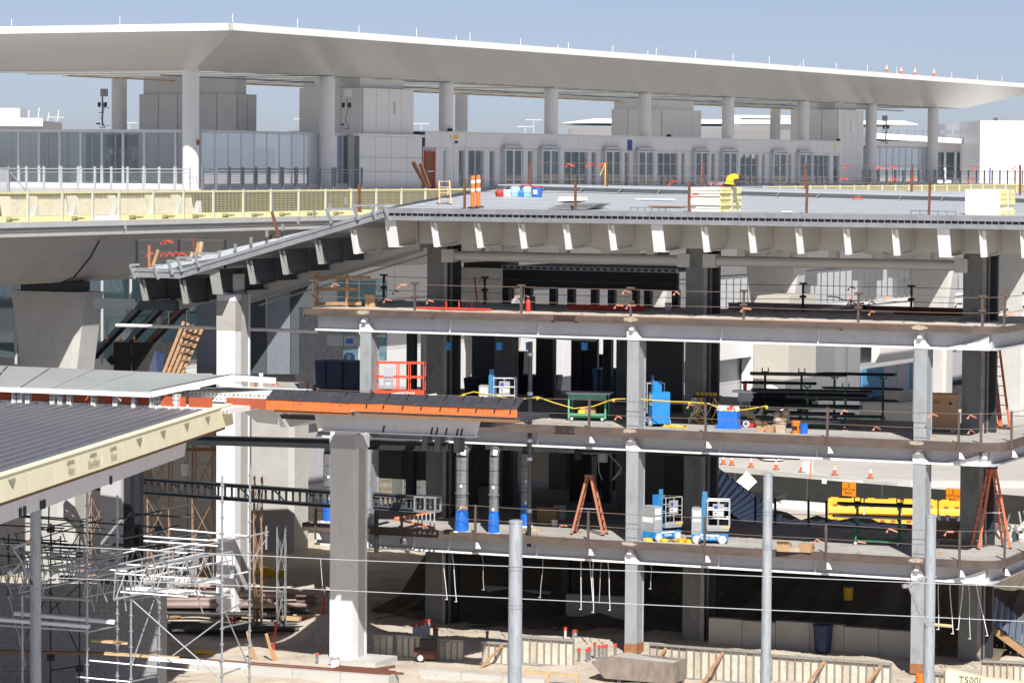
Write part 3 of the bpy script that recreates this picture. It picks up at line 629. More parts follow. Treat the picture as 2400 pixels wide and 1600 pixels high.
# ================================================================ STEEL FRAME under construction
LV = (4.30, 8.57, 12.76)
frame = T('steel_frame_building', 'open steel frame with three concrete floors, rusty edge channels and a grey metal roof deck', 'building', F, 0, 0, 0)
UL, UR = -13.75, 13.15
def slab_outline(lv, back_l, back_r, split):
    c = [(UL, .0), (UR, 0), (13.75, .18), (14.2, .7), (14.2, back_r), (split, back_r), (split, back_l), (UL, back_l)]
    if lv == 0: c[0] = (UL + .35, 0); c.insert(0, (UL, .4))
    return c
for i, z in enumerate(LV):
    bl, br, sp = ((20, 8.6, -.5), (18, 8.8, .8), (9.5, 9.3, 0))[i]
    if i == 2: bl = br
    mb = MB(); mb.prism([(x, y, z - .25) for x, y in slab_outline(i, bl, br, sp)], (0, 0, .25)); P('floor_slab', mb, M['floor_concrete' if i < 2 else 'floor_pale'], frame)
    # rusty edge channel in lengths, bent round the corner
    us = [UL, -8.2, -2.2, F.at((1455, 1300, 1295)[i], 1000, 0).x, F.at(1966, 1300, 0).x, UR]
    for a, b in zip(us, us[1:]):
        zl = z - (.25, .29, .19)[i]; mb = MB(); mb.box(a + .004, b - .004, -.09, -.01, zl, z + .035); mb.box(a + .004, b - .004, -.14, -.09, zl, zl + .015); P('edge_channel', mb, M['rust'], frame)
        if b < UR: mb = MB(); mb.box(b - .05, b + .05, -.1, -.088, z - .26, z + .0); P('splice_plate', mb, M['rust'], frame)
    arc = [(UR, -.09), (13.5, -.03), (13.85, .12), (14.12, .38), (14.28, .75), (14.28, br)]
    for (a, c), (b, d) in zip(arc, arc[1:]):
        n = V((d - c, -(b - a), 0)).normalized() * .08
        mb = MB(); mb.prism([(a, c, zl), (b, d, zl), (b, d, z + .035), (a, c, z + .035)], -n); P('edge_channel', mb, M['rust'], frame)
    mb = MB(); mb.box(UL - .1, UL - .02, .0, bl, z - .29, z + .035); P('edge_channel', mb, M['rust'], frame)
    # perimeter beam set back under the slab, with stiffeners
    zb_, zt_ = z - .84, z - .26
    cu = [UL + .3, -11.2, 0, 11.2, 13.75]
    for a, b in zip(cu, cu[1:]):
        mb = MB(); mb.box(a + .01, b - .01, .49, .52, zb_ + .06, zt_); mb.box(a + .01, b - .01, .27, .74, zb_, zb_ + .06); P('perimeter_beam', mb, M['steel_grey'], frame)
        mb = MB(); mb.box(a + .01, b - .01, .262, .27, zb_ - .004, zb_ + .068); mb.box(a + .01, b - .01, .27, .46, zb_ + .06, zb_ + .066); P('flange_sunlit', mb, M['steel_white'], frame)  # sunlit front of the flange put in as a whiter strip
    for u in (F.at(1055, 800, .4).x, F.at(1262, 800, .4).x, F.at(1690, 800, .4).x, F.at(1918, 800, .4).x) + ((F.at(970, 1270, .4).x,) if i == 0 else ()):
        mb = MB(); mb.prism([(u, .28, zb_ + .06), (u, .49, zb_ + .06), (u, .49, zt_), (u, .46, zt_)], (.02, 0, 0)); P('stiffener', mb, M['steel_white'], frame)
    mb = MB(); mb.box(13.73, 13.76, .5, 8, zb_ + .06, zt_); mb.box(13.5, 13.98, .3, 8, zb_, zb_ + .06); P('perimeter_beam', mb, M['steel_grey'], frame)
    mb = MB(); mb.prism([(13.7, .26, zb_), (13.7, .26, zt_ - .05), (13.0, .3, zt_ - .32), (11.9, .3, zb_)], (0, .02, 0)); P('corner_gusset', mb, M['steel_white'], frame)
    # floor beams seen from below
    for u in (-13.2, -11.2, -8.4, -5.6, -2.8, 0, 2.8, 5.6, 8.4, 11.2):
        mb = MB(); e = br - .4 if u > sp else bl - .4; mb.ibeam((u, .8, z - .52), (u, e, z - .52), .5, .2); P('floor_beam', mb, M['steel_grey'], frame)
    mb = MB(); mb.box(UL + .5, 13.6, .8, br - .2, z - .275, z - .255); mb.box(UL + .5, sp - .1, br - .2, bl - .2, z - .275, z - .255); P('underside_deck', mb, M['slate_steel'], frame)
    if i == 2:
        us = [UL + .3, -9, -4, 1.5, 6.5, 12.7]
        for a, b in zip(us, us[1:]): mb = MB(); mb.box(a, b - .03, .0, .34 + .1 * random.random(), z + .002, z + .05); P('edge_plank', mb, M['plywood'], frame)
    # weld splash of pale concrete over each column
    for u in (-11.2, 0, 11.2):
        mb = MB(); pts = []
        for k in range(26): a = k / 26 * math.tau; r = random.uniform(.65, 1.1); pts.append((u + .34 * r * math.cos(a), -.093, z - .06 + .09 * r * math.sin(a)))
        mb.prism(pts, (0, .008, 0)); P('grout_splash', mb, M['weld_pale'], frame)
# front columns, one storey per piece
for u in (-11.2, 0, 11.2):
    for i, (a, b) in enumerate(((.05, LV[0] - .84), (LV[0], LV[1] - .84), (LV[1], LV[2] - .84))):
        if u < -11 and i == 0: continue
        mb = MB(); mb.box(u - .24, u + .24, .2, .24, a, b); mb.box(u - .24, u + .24, .90, .94, a, b); mb.box(u - .235, u + .2, .24, .90, a, b)
        c = P('column', mb, M['column_galv'], frame)
        if i == 0: mb = MB(); mb.box(u - .25, u + .25, .19, .95, .05, .42); P('base_band', mb, M['rust_orange'], c)
    for z in LV:
        mb = MB(); h = z - .84
        mb.prism([(u - .25, .17, h), (u - .25, .17, h + .34), (u - .2, .17, h + .36), (u - .12, .17, h + .2) if False else (u - .1, .17, h + .38), (u + .12, .17, h + .38), (u + .2, .17, h + .2), (u + .36, .17, h + .05), (u + .36, .17, h)], (0, .09, 0)); P('connection_plate', mb, M['steel_white'], frame)
        mb = MB(); mb.prism([(u - .1, -.02, z - .45), (u + .08, -.02, z - .45), (u + .02, .05, z - .28), (u - .05, .05, z - .28)], (0, .3, 0)); P('bracket', mb, M['steel_white'], frame)
    mb = MB(); mb.box(u - .32, u + .32, .1, 1.0, LV[0] - .84 - .34, LV[0] - .84); 
# second row: broad dark columns that carry the roof
for u in (-10.1, .95, 12.0):
    mb = MB(); mb.box(u - .44, u + .46, 4.45, 5.2, 0, 16.1); c = P('roof_column', mb, M['column_dark'], frame)
    mb = MB(); mb.box(u + .46, u + .50, 4.42, 4.6, 0, 16.1); mb.box(u + .46, u + .72, 5.0, 5.22, 0, 16.1); P('flange', mb, M['black_steel'], c)
    mb = MB(); mb.box(u + .30, u + .462, 4.44, 4.9, 0, 15.2); P('side_plate', mb, M['mill_scale'], c)
for u in (-10.1, -4.6):
    for v in (11.5, 17.5): mb = MB(); mb.box(u - .4, u + .4, v - .35, v + .35, 0, 12.4 if v < 13 else 8.3); P('inner_column', mb, M['column_dark'], frame)
for px, v, a, b in [(1192, 10, 4.3, 8.3), (1195, 12, 8.57, 12.3), (1288, 13, 8.57, 12.3), (1425, 13, 4.3, 12.3), (1350, 15, 8.57, 12.3), (1560, 12, 4.3, 8.3), (1462, 16, 8.57, 12.3), (1110, 9, 4.3, 8.3), (965, 8, 4.3, 12.3), (870, 8, 4.3, 12.3), (1745, 12, 8.57, 12.3) if 0 else (1330, 8, 0, 4)]:
    u = F.at(px, 900, v).x; mb = MB(); mb.box(u - .18, u + .18, v - .15, v + .15, a, b); P('inner_post', mb, M['black_steel'], frame)
# ---- roof deck and its edge
zr = 16.74
VB_ = 13.0                                           # far edge; the deck falls gently towards the front
def zback(u): a, b = F.at(1164, 444, VB_), F.at(2420, 476, VB_); return a.z + (b.z - a.z) * (u - a.x) / (b.x - a.x)
def deck_z(u, v): return zr + (zback(u) - zr) * max(0, v) / VB_
def on_deck(px, py):
    lo, hi = 0, 20
    for _ in range(40):
        m = (lo + hi) / 2; p = F.at(px, py, m)
        if p.z > deck_z(p.x, m): lo = m
        else: hi = m
    p = F.at(px, py, lo); return V((p.x, lo, deck_z(p.x, lo)))
e1 = on_deck(1000, 483); e2 = F.at(1164, 444, VB_); fb = F.at(2420, 476, VB_)
mb = MB(); fr_ = [V((-10.2, .3, zr))] + [V((u, .3, zr)) for u in (-4, 2, 8, 16.5)]; bk_ = [V((e2.x, VB_, e2.z))] + [V((u, VB_, zback(u))) for u in (3, 7, 11, 16.5)]
for i in range(4): mb.quad(fr_[i], fr_[i + 1], bk_[i + 1], bk_[i]); mb.prism([fr_[i] - V((0, 0, .1)), fr_[i + 1] - V((0, 0, .1)), bk_[i + 1] - V((0, 0, .1)), bk_[i] - V((0, 0, .1))], (0, 0, -.05))
P('roof_deck', mb, M['deck_metal'], frame)
for k in range(7):                                   # laps between the deck sheets
    v = 1.6 + 1.7 * k; ul = -10.2 + (e2.x + 10.2) * v / VB_ + .3; mb = MB(); us_ = [ul, 3, 9, 16.4]
    for a, b in zip(us_, us_[1:]): mb.quad((a, v, deck_z(a, v) + .006), (b, v, deck_z(b, v) + .006), (b, v + .07, deck_z(b, v + .07) + .012), (a, v + .07, deck_z(a, v + .07) + .012))
    P('deck_lap', mb, M['edge_galv'], frame)
d = V((e2.x, VB_, e2.z)); q = V((16.5, VB_, zback(16.5))); up_ = V((0, 0, .17))
mb = MB(); mb.prism([d - up_, q - up_, q + up_, d + up_], (0, .12, 0)); P('upstand', mb, M['slate_steel'], frame)
mb = MB(); mb.prism([d + up_ + V((0, .12, .002)), q + up_ + V((0, .12, .002)), V((16.5, 19, q.z + .34)), V((d.x - .5, 19, d.z + .16))], (0, 0, .04)); P('rear_deck', mb, M['deck_metal'], frame)
for k in range(16):
    p = d.lerp(q, (k + .3) / 16); mb = MB(); mb.bar(p + V((0, -.45, 0)), p + V((0, -.02, .17)), .05, .05); P('upstand_strut', mb, M['edge_galv'], frame)
mb = MB(); mb.prism([V((-10.2, .3, zr - .1)), d - up_, d + up_, V((-10.2, .3, zr + .05))], (-.1, 0, 0)); P('side_upstand', mb, M['slate_steel'], frame)
def roof_edge(p, q, parts=1, slot=True):
    """pressed metal edge: sloping cap, slotted dark recess with clips, lower lip"""
    p = V(p); q = V(q); D = q - p; n = D.normalized(); up = V((0, 0, 1))
    if not slot:
        for y0, y1, z0, z1 in ((-.03, .4, .0, .03), (-.06, .0, -.1, .03), (-.02, .1, -.3, -.1), (-.1, .05, -.34, -.3)):
            mb = MB(); mb.prism([p + V((0, y0, z0)), q + V((0, y0, z0)), q + V((0, y0, z1)), p + V((0, y0, z1))], (0, y1 - y0, 0)); P('edge_channel', mb, M['galv' if z0 > -.2 else 'edge_galv'], frame)
        return
    for y0, y1, z0, z1, nm_, m in ((-.02, .45, .0, .03, 'edge_cap', 'edge_galv'), (-.06, .02, -.17, .02, 'edge_cap', 'edge_galv'), (.02, .06, -.28, -.17, 'edge_slot', 'slot_dark'), (-.08, .02, -.45, -.28, 'edge_lip', 'edge_galv')):
        mb = MB(); mb.prism([p + V((0, y0, z0)), q + V((0, y0, z0)), q + V((0, y0, z1)), p + V((0, y0, z1))], (0, y1 - y0, 0)); P(nm_, mb, M[m], frame)
    if not slot: return
    k = int(D.length / .245); mb = MB()
    for i in range(k):
        c = p + D * ((i + .5) / k); mb.box(c.x - .012, c.x + .012, -.05, .0, c.z - .28, c.z - .17)
    P('slot_clips', mb, M['galv'], frame, kind='stuff')
for a, b in ((-10.25, -4), (-4, 2.6), (2.6, 9.2), (9.2, 16.2)): roof_edge((a + .005, 0, zr), (b - .005, 0, zr))
# cantilever roof beams with raked end plates
def roof_beam(u, zt_, m, end, wide=False, d0=1.0, back=12, deep=.93):
    w = .46 if wide else .17
    mb = MB(); mb.prism([(u, .1, zt_), (u, back, zt_), (u, back, zt_ - deep), (u, 2.6, zt_ - deep), (u, 2.3, zt_ - d0 + .02), (u, .42, zt_ - d0)], (.03, 0, 0)); b = P('roof_beam', mb, M[m], frame)
    mb = MB(); mb.prism([(u - w / 2, .06, zt_), (u + (w / 2 if wide else -w / 2 + .025), .06, zt_), (u + w * (.5 if wide else .75), .40, zt_ - d0), (u - w / 2, .40, zt_ - d0)], (0, .03, 0)); P('end_plate', mb, M[end], b)
    mb = MB(); mb.bar((u, .4, zt_ - d0), (u, 2.3, zt_ - d0 + .09), w, .03); mb.bar((u, 2.6, zt_ - deep), (u, back, zt_ - deep), w, .03); P('bottom_flange', mb, M[m], b)
    mb = MB(); mb.bar((u + .02, 2.35, zt_ - .02), (u + .02, 2.35, zt_ - deep), .10, .22, (0, 1, 0)); P('splice_plate', mb, M[m], b)
    mb = MB(); mb.prism([(u + .03, .14, zt_ - .05), (u + .14, .14, zt_ - .05), (u + .14, .5, zt_ - d0 + .02), (u + .03, .5, zt_ - d0 + .02)], (0, .02, 0)); P('stiffener', mb, M[end], b); return b
zu = zr - .46
ub = [-8.3, -6.46, -4.62, -2.78, -.94, 2.79, 4.63, 6.47, 8.31, 10.15, 13.4, 14.9]
for u in ub: roof_beam(u, zu, 'cream_steel', 'steel_white')
for u in (-10.1, .95, 12.0): roof_beam(u, zu, 'cream_steel', 'steel_white', True, 1.03)
mb = MB(); mb.box(-10, 15.5, 2.5, 2.53, zu - .94, zu); P('cross_girder', mb, M['cream_steel'], frame)
mb = MB(); mb.box(-10, 15.5, .5, 28, zu + .005, zu + .03); P('deck_underside', mb, M['cream_steel'], frame)
mb = MB(); mb.box(-10, 15.5, 12, 12.06, zu - 1, zu); P('cross_girder', mb, M['slate_steel'], frame)
# white transfer tube with hangers and raking struts
z1 = F.at(1208, 602, 4.5).z; z2 = F.at(1900, 616, 4.5).z; zt1 = (z1 + z2) / 2
for a, b in ((-9.6, .45), (1.5, 11.5)):
    mb = MB(); mb.tube((a + .25, 4.55, zt1), (b - .2, 4.55, zt1), .2, 14); tb = P('transfer_tube', mb, M['cream_steel'], frame, smooth=40)
    for e in (a, b): mb = MB(); mb.box(e - .25, e + .25, 4.3, 4.8, zt1 - .26, zt1 + .26); mb.tube((e, 4.28, zt1), (e, 4.31, zt1), .12, 10); P('end_box', mb, M['cream_steel'], tb)
    for u in [x for x in ub if a < x < b]:
        mb = MB(); mb.box(u - .16, u + .16, 4.35, 4.75, zt1 + .2, zu - .9); P('hanger', mb, M['cream_steel'], tb)
    for c in (a + 2.6, b - 2.7):
        mb = MB(); mb.prism([(c - .8, 4.5, zt1 + .2), (c + .8, 4.5, zt1 + .2), (c + .8, 4.5, zt1 + .62), (c - .8, 4.5, zt1 + .62)], (0, .05, 0)); P('gusset', mb, M['cream_steel'], tb)
        for s in (-1, 1): mb = MB(); mb.ibeam((c + s * .25, 4.5, zt1 + .3), (c + s * 1.5, 4.5, zu - .85), .26, .2, up=(0, 1, 0)); P('strut', mb, M['cream_steel'], tb)
# ---- sloping wing at the left
sl0 = V((-10.25, 0, zr)); sl1 = V((-19.33, 0, 14.18)); sl2 = V((-21.6, 0, 14.2))
roof_edge(sl1, sl0, 1, False); roof_edge(sl2, sl1, 1, False)
mb = MB(); mb.prism([sl2 + V((0, .3, -.02)), sl1 + V((0, .3, -.02)), sl0 + V((0, .3, -.02)), sl0 + V((0, 6, -.02)), sl1 + V((0, 6, -.02)), sl2 + V((0, 6, -.02))], (0, 0, -.1)); P('wing_deck', mb, M['deck_metal'], frame)
def zs(u): return sl1.z + (sl0.z - sl1.z) * (u - sl1.x) / (sl0.x - sl1.x) if u > sl1.x else sl1.z
for px, wd in ((333, 0), (428, 0), (505, 1), (585, 0), (662, 0), (745, 0), (828, 0)):
    u = F.at(px, 620, .2).x; cr = px > 800
    roof_beam(u, zs(u) - .36, 'cream_steel' if cr else 'slate_steel', 'steel_white' if cr else 'fin_end', bool(wd), 1.0 if px > 340 else .92, 7, .9)  # webs carry dark primer plus shade in their colour, ends left light
p = F.at(585, 693, 4.4); q = F.at(985, 572, 4.4)
mb = MB(); mb.bar(p, q, .3, .5, (0, 0, 1)); P('inclined_beam', mb, M['cream_steel'], frame)
mb = MB(); mb.bar(p + V((0, .9, -.42)), q + V((0, .9, -.42)), .26, .04); mb.bar(p + V((0, .0, -.27)), q + V((0, .0, -.27)), .5, .04); P('inclined_flange', mb, M['fin_end'], frame)
p = F.at(225, 710, 2); q = F.at(415, 716, 2); mb = MB(); mb.bar(p, q, .3, .42); P('low_beam', mb, M['slate_steel'], frame)
p = F.at(418, 713, 2.2); q = F.at(520, 688, 5.5); mb = MB(); mb.bar(p, q, .25, .42); P('low_beam', mb, M['cream_steel'], frame)
def hcol(par, u, v, z0, z1, w, d, nm_='white_column', mf='steel_white', mi='concrete_pale', flare=0):
    mb = MB(); mb.box(u - w / 2, u + w / 2, v - d / 2, v - d / 2 + .5, z0, z1); c = P(nm_, mb, M[mf], par)
    mb = MB(); mb.box(u - w / 2 + .02, u + w / 2 - .03, v - d / 2 + .5, v + d / 2 - .12, z0, z1 - .01); P('concrete_infill', mb, M[mi], c)
    mb = MB(); mb.box(u - w / 2, u + w / 2, v + d / 2 - .12, v + d / 2, z0, z1); P('rear_flange', mb, M[mf], c); return c
uw = F.at(529, 1000, 1.2).x
c = hcol(frame, uw, 1.85, .2, 13.2, .84, 1.3)
mb = MB(); mb.box(uw - .43, uw + .435, 1.19, 1.7, 11.75, 12.95); P('bare_band', mb, M['concrete'], c)
mb = MB(); mb.box(uw - .3, uw + .2, 1.6, 2.4, 13.2, 14.0); P('column_head', mb, M['steel_white'], c)
pa = F.at(272, 762, 4.0); pb = F.at(505, 768, 4.0); mb = MB(); mb.tube(pa, pb, .07, 8); P('hung_pipe', mb, M['white_metal'], frame)
pa = F.at(575, 771, 5.2); pb = F.at(745, 777, 4.0); mb = MB(); mb.tube(pa, pb, .07, 8); P('hung_pipe', mb, M['white_metal'], frame)
for px, y0, y1, v in ((395, 730, 760, 4.0), (624, 650, 775, 4.5)):
    a = F.at(px, y0, v); b = F.at(px, y1, v); mb = MB(); mb.tube(a, b, .02, 5); P('hanger_rod', mb, M['frame_alu'], frame)
# outriggers clamped to the sloping edge
for px, py in ((310, 627), (365, 628), (398, 617), (420, 610), (460, 600), (770, 497), (832, 488), (875, 488), (905, 490)):
    p = F.at(px, py, 0); mb = MB(); mb.bar(p + V((-.05, -.1, .12)), p + V((.2, -.12, -.45)), .09, .09); mb.bar(p + V((-.05, -.08, .1)), p + V((.95 if px > 365 and px < 900 else .3, .05, .13)), .08, .08); P('outrigger', mb, M['galv'], frame)
for k in range(9): px = 515 + k * 37; py = 596 - k * 15.4; p = F.at(px, py, .1); mb = MB(); mb.box(p.x - .05, p.x + .05, .05, .12, p.z - .1, p.z + .16); P('edge_tab', mb, M['galv'], frame)
# ---- black penthouse frame behind the top floor
pt = T('black_roof_frame', 'low black steel room frame with white slotted roof edge behind the top floor', 'steel frame', F, 0, 0, LV[2])
a = F.at(1180, 700, 9.0); b = F.at(1590, 700, 9.0); zz = F.at(1300, 632, 9).z - LV[2]
mb = MB(); mb.box(a.x, b.x, 8.9, 14, zz, zz + .1); P('roof', mb, M['black_steel'], pt)
mb = MB(); mb.box(a.x, b.x, 8.8, 8.9, zz - .02, zz + .14); P('roof_edge', mb, M['galv'], pt)
mb = MB()
for k in range(26): x = a.x + (b.x - a.x) * k / 26; mb.box(x + .05, x + .22, 8.78, 8.8, zz + .02, zz + .1)
P('edge_slots', mb, M['slot_dark'], pt, kind='stuff')
mb = MB(); mb.box(a.x, b.x, 8.9, 9.1, zz - .75, zz - .02); P('header', mb, M['black_steel'], pt)
mb = MB(); mb.box(a.x, b.x, 8.9, 9.1, zz - 1.75, zz - 1.45); P('rail', mb, M['black_steel'], pt)
for px in (1188, 1240, 1298, 1340, 1395, 1435, 1490, 1520, 1585): x = F.at(px, 680, 9).x; mb = MB(); mb.box(x - .14, x + .14, 8.85, 9.15, -1.2, zz - .7); P('post', mb, M['black_steel'], pt)
# ---- cable guardrails
def flag(par, p, m, s=1):
    mb = MB(); x, y, z = p; L_ = random.uniform(.12, .3) * s; dz = random.uniform(-.12, .02); q = random.uniform(-.1, .1)
    mb.prism([(x, y, z + .03), (x + L_, y + q, z + dz + .035), (x + L_ + .04, y + q, z + dz - .03), (x + .02, y, z - .03)], (0, .012, 0)); mb.prism([(x, y, z), (x - .12 * s, y, z - .14 * s), (x - .04 * s, y, z - .16 * s)], (0, .012, 0)); P('flag', mb, M[m], par)
def guard(label, pts, z, zs_, hp, low=-.05, m='rust_red', fl='flag_red', nfl=8, v=-.16, bracket=False, foot=True, head=False):
    """row of posts on one floor edge with wire ropes between; pts = (x, y) in the frame grid"""
    t = T('cable_guardrail', label, 'guardrail', F, pts[0][0], pts[0][1], z, 0, 'cable guardrails on the floor edges'); ox, oy = pts[0]
    q = [V((x - ox, y - oy, 0)) for x, y in pts]
    for a in q:
        lean = V((random.uniform(-.03, .03), random.uniform(-.03, .03), 0))
        mb = MB(); mb.bar(a + V((0, 0, low)), a + lean + V((0, 0, hp)), .075, .09, (0, 1, 0)); p = P('post', mb, M[m], t)
        if head: mb = MB(); mb.box(a.x - .15, a.x + .15, a.y - .06, a.y + .06, hp - .07, hp); P('clamp', mb, M[m], p); mb = MB(); mb.box(a.x - .12, a.x + .12, a.y - .08, a.y + .08, hp * .48, hp * .48 + .09); P('clamp', mb, M[m], p)
        if bracket: mb = MB(); mb.prism([(a.x - .03, a.y, low - .02), (a.x + .22, a.y, low - .02), (a.x + .1, a.y, low + .2), (a.x - .03, a.y, low + .25)], (0, .1, 0)); P('bracket', mb, M['steel_white'], p)
    for h in zs_:
        mb = MB()
        for a, b in zip(q, q[1:]):
            n = 5; L_ = (b - a).length
            mb.path([a.lerp(b, k / n) + V((0, -.03, h - .012 * L_ * (1 - (2 * k / n - 1) ** 2) * .35)) for k in range(n + 1)], .011, 4)
        P('wire_rope', mb, M['rope_wire'], t)
    for k in range(nfl):
        s = random.random() * (len(q) - 1); i = int(s); a = q[i].lerp(q[i + 1], s - i); flag(t, (a.x, a.y - .05, random.choice(zs_) - .03), fl)
    return t
def upx(lst, y, v): return [(F.at(x, y, v).x, v) for x in lst]
guard('front cable guardrail of the lowest floor with brown posts hung on the edge channel', [(F.at(740, 1215, -.12).x, -.12)] + upx([941, 1113, 1378, 1652, 1936, 2249], 1260, -.12) + [(14.2, 1.0), (14.35, 3.5)], LV[0], (.55, 1.08), 1.12, -.55, 'rust', 'flag_pink', 7, bracket=True)
guard('front cable guardrail of the middle floor with brown posts hung on the edge channel', upx([744, 868], 960, -.12) + upx([1380, 1654, 1939, 2247], 1000, -.12) + [(F.at(2300, 1000, .2).x, .2), (14.3, 1.4), (14.35, 4)], LV[1], (.52, 1.06), 1.12, -.55, 'rust', 'flag_pink', 9, bracket=True)
guard('front cable guardrail of the top floor with clamped rusty posts', upx([735, 972, 1222, 1478, 1743, 2012, 2303], 720, .2) + [(13.95, 1.4), (14.1, 4)], LV[2], (.5, 1.06), 1.15, 0, 'rust', 'flag_pink', 14, head=True)
guard('rear cable guardrail of the top floor with black clamped posts', upx([899, 1136], 700, 7.5) + upx([1882, 2136, 2330], 700, 8.4), LV[2], (.5, 1.06), 1.15, 0, 'black_steel', 'flag_pink', 7, head=True)
guard('cable guardrail along the near edge of the grey roof deck', upx([1089, 1348, 1615, 1890, 2177], 495, .35), zr, (.7, 1.18), 1.15, 0, 'rust_red', 'flag_red', 3)
b1 = [on_deck(px, py) for px, py in ((1242, 440), (1421, 442), (1648, 442), (1888, 446), (2136, 456), (2391, 467))]
guard('cable guardrail along the far edge of the grey roof deck by the pavilion', [(p.x, p.y) for p in b1], b1[2].z, (.55, 1.05), 1.1, -.3, 'rust_red', 'flag_red', 12)
t = guard('row of dark posts with red flags along the lower sloping wing', [(F.at(321, 628, .6).x, .6), (F.at(418, 615, 2.5).x, 2.5), (F.at(528, 590, 2.5).x, 2.5)], 14.2, (.62, 1.12), 1.15, 0, 'black_steel', 'flag_red', 9)
def lone(fr, px, p0, p1, v, label, m='rust_red', w=.1, cat='post', name='guard_post', lean=0, group=None):
    a = fr.at(px, p0, v); b = fr.at(px + lean, p1, v); t = T(name, label, cat, fr, a.x, a.y, a.z, 0, group)
    mb = MB(); mb.bar((0, 0, 0), b - a, w, w * .8, (0, 1, 0)); P('shaft', mb, M[m], t); mb = MB(); mb.box(-.09, .09, -.09, .09, -.02, .04); P('foot', mb, M[m], t); return t
lone(F, 653, 552, 496, .3, 'rusty post leaning left on the sloping wing edge', lean=-16)
lone(F, 842, 496, 432, .4, 'tall rusty post at the top corner of the sloping wing')
lone(F, 350, 638, 575, .4, 'pale timber upright at the low end of the wing', 'ladder_brown', .09)
lone(F, 462, 618, 556, .8, 'rusty post leaning among the wing offcuts', lean=-10)
q = on_deck(1421, 442)
t = T('corner_post', 'tall rusty channel post on the roof deck tied with a yellow strap', 'post', F, q.x - .15, q.y, q.z)
mb = MB(); mb.bar((.15, 0, 0), (.15, 0, 1.15), .1, .08, (0, 1, 0)); P('shaft', mb, M['rust_red'], t)
mb = MB(); mb.path([(.15, -.1, 1.1), (.05, -.15, .85), (-.07, -.2, .55)], .02); mb.path([(.15, -.1, 1.1), (.25, -.4, .55), (.5, -1.0, .05), (.8, -1.8, -.05)], .02); P('strap', mb, M['yellow_cord'], t)
# ================================================================ ENTRANCE CANOPY with the orange edge
ec = T('entrance_canopy', 'half built canopy with orange sheathing and black membrane edge over a white fascia beam', 'canopy', F, 0, 0, 0)
VC = -13.5
ZC = F.at(1212, 938, VC).z
def cu_(px, py, v=VC): return F.at(px, py, v)
seg = [(530, 625), (625, 822), (818, 1212)]
for i, (a, b) in enumerate(seg):
    ua, ub_ = cu_(a, 940).x, cu_(b, 950).x; o_ = -.06 if i == 1 else 0
    zt_ = ZC
    if i:
        mb = MB(); n = max(2, int((ub_ - ua) / .6)); top = []; 
        for k in range(n + 1): x = ua + (ub_ - ua) * k / n; top.append((x, random.uniform(-.02, .02)))
        for (x, e), (x2, e2_) in zip(top, top[1:]):
            mb.hexa([(x, VC - .03 + e + o_, zt_ - .30), (x2, VC - .03 + e2_ + o_, zt_ - .30), (x2, VC + .0, zt_ - .30), (x, VC + .0, zt_ - .30), (x, VC + .5 + e, zt_ + .02), (x2, VC + .5 + e2_, zt_ + .02), (x2, VC + .6, zt_ + .02), (x, VC + .6, zt_ + .02)])
        P('membrane', mb, M['membrane'], ec)
    n = max(1, round((ub_ - ua) / 1.22))
    for k in range(n):
        x = ua + (ub_ - ua) * k / n; x2 = ua + (ub_ - ua) * (k + 1) / n - .012
        mb = MB(); mb.box(x, x2, VC + o_, VC + .05 + o_, zt_ - .60 + (.02 if i == 2 else -.05), zt_ - .29); P('sheathing_panel', mb, M['perf_orange' if i == 0 else 'orange_sheet'], ec)
    if i: mb = MB(); mb.box(ua + .3, ub_, VC - .01, VC + .3, zt_ - .76, zt_ - .66); P('batten', mb, M['timber_dark'], ec)
for px in (705, 800, 860, 900, 945, 988, 1033, 1075, 1117, 1160, 1197):
    x = cu_(px, 935).x; mb = MB(); mb.bar((x, VC - .07, ZC - .42), (x + .02, VC + .46, ZC + .04), .06, .03, (1, 0, 0)); P('strap', mb, M['black_plastic'], ec)
mb = MB(); mb.box(cu_(530, 940).x - 2, cu_(625, 950).x, VC + .3, VC + 3.5, ZC - .48, ZC - .16); P('canopy_deck', mb, M['perf_white'], ec)
VB = VC + .95; zb1 = F.at(1115, 1022, VB).z; zb2 = ZC - .72
mb = MB(); mb.box(cu_(620, 940).x, cu_(1120, 950).x, VB + .12, -7.2, ZC - 1.05, ZC - .9); P('canopy_deck', mb, M['membrane'], ec)
a, b = cu_(738, 980, VB).x, cu_(1128, 1000, VB).x
mb = MB(); mb.prism([(a + .32, VB, zb1), (b - .2, VB, zb1), (b, VB, zb2), (a - .02, VB, zb2)], (0, .04, 0)); fb_ = P('fascia_beam', mb, M['steel_white'], ec)
mb = MB(); mb.box(a + .3, b - .2, VB - .15, VB + .2, zb1 - .04, zb1); P('bottom_flange', mb, M['steel_white'], fb_)
for px in (652, 740): 
    x = cu_(px, 990, VB + .1).x; mb = MB(); mb.prism([(x, VB - .05, zb2), (x, VB + .25, zb1), (x + .2, VB + .25, zb1), (x + .03, VB - .05, zb2)], (0, .04, 0)); mb.prism([(x + .1, VB, zb2), (x + .1, -2.6, zb2), (x + .1, -2.6, zb1), (x + .3, VB + .4, zb1)], (.03, 0, 0)); P('canopy_beam', mb, M['steel_white'], ec)
a2, b2 = cu_(560, 970, VB + .3).x, cu_(650, 970, VB + .3).x
mb = MB(); mb.prism([(a2, VB + .3, zb2), (b2, VB + .3, zb2), (b2, VB + .3, zb1 + .08), (a2 + .7, VB + .3, zb1 + .13)], (0, .04, 0)); P('fascia_beam', mb, M['steel_white'], ec)
for px in (897, 1010, 1022, 1044, 1070, 1080): x = cu_(px, 1010, VB - .02).x; mb = MB(); mb.bar((x, VB - .02, zb1), (x + .06, VB - .02, zb1 + .24), .05, .02, (0, 1, 0)); P('drip_stain', mb, M['black_ink'], ec)
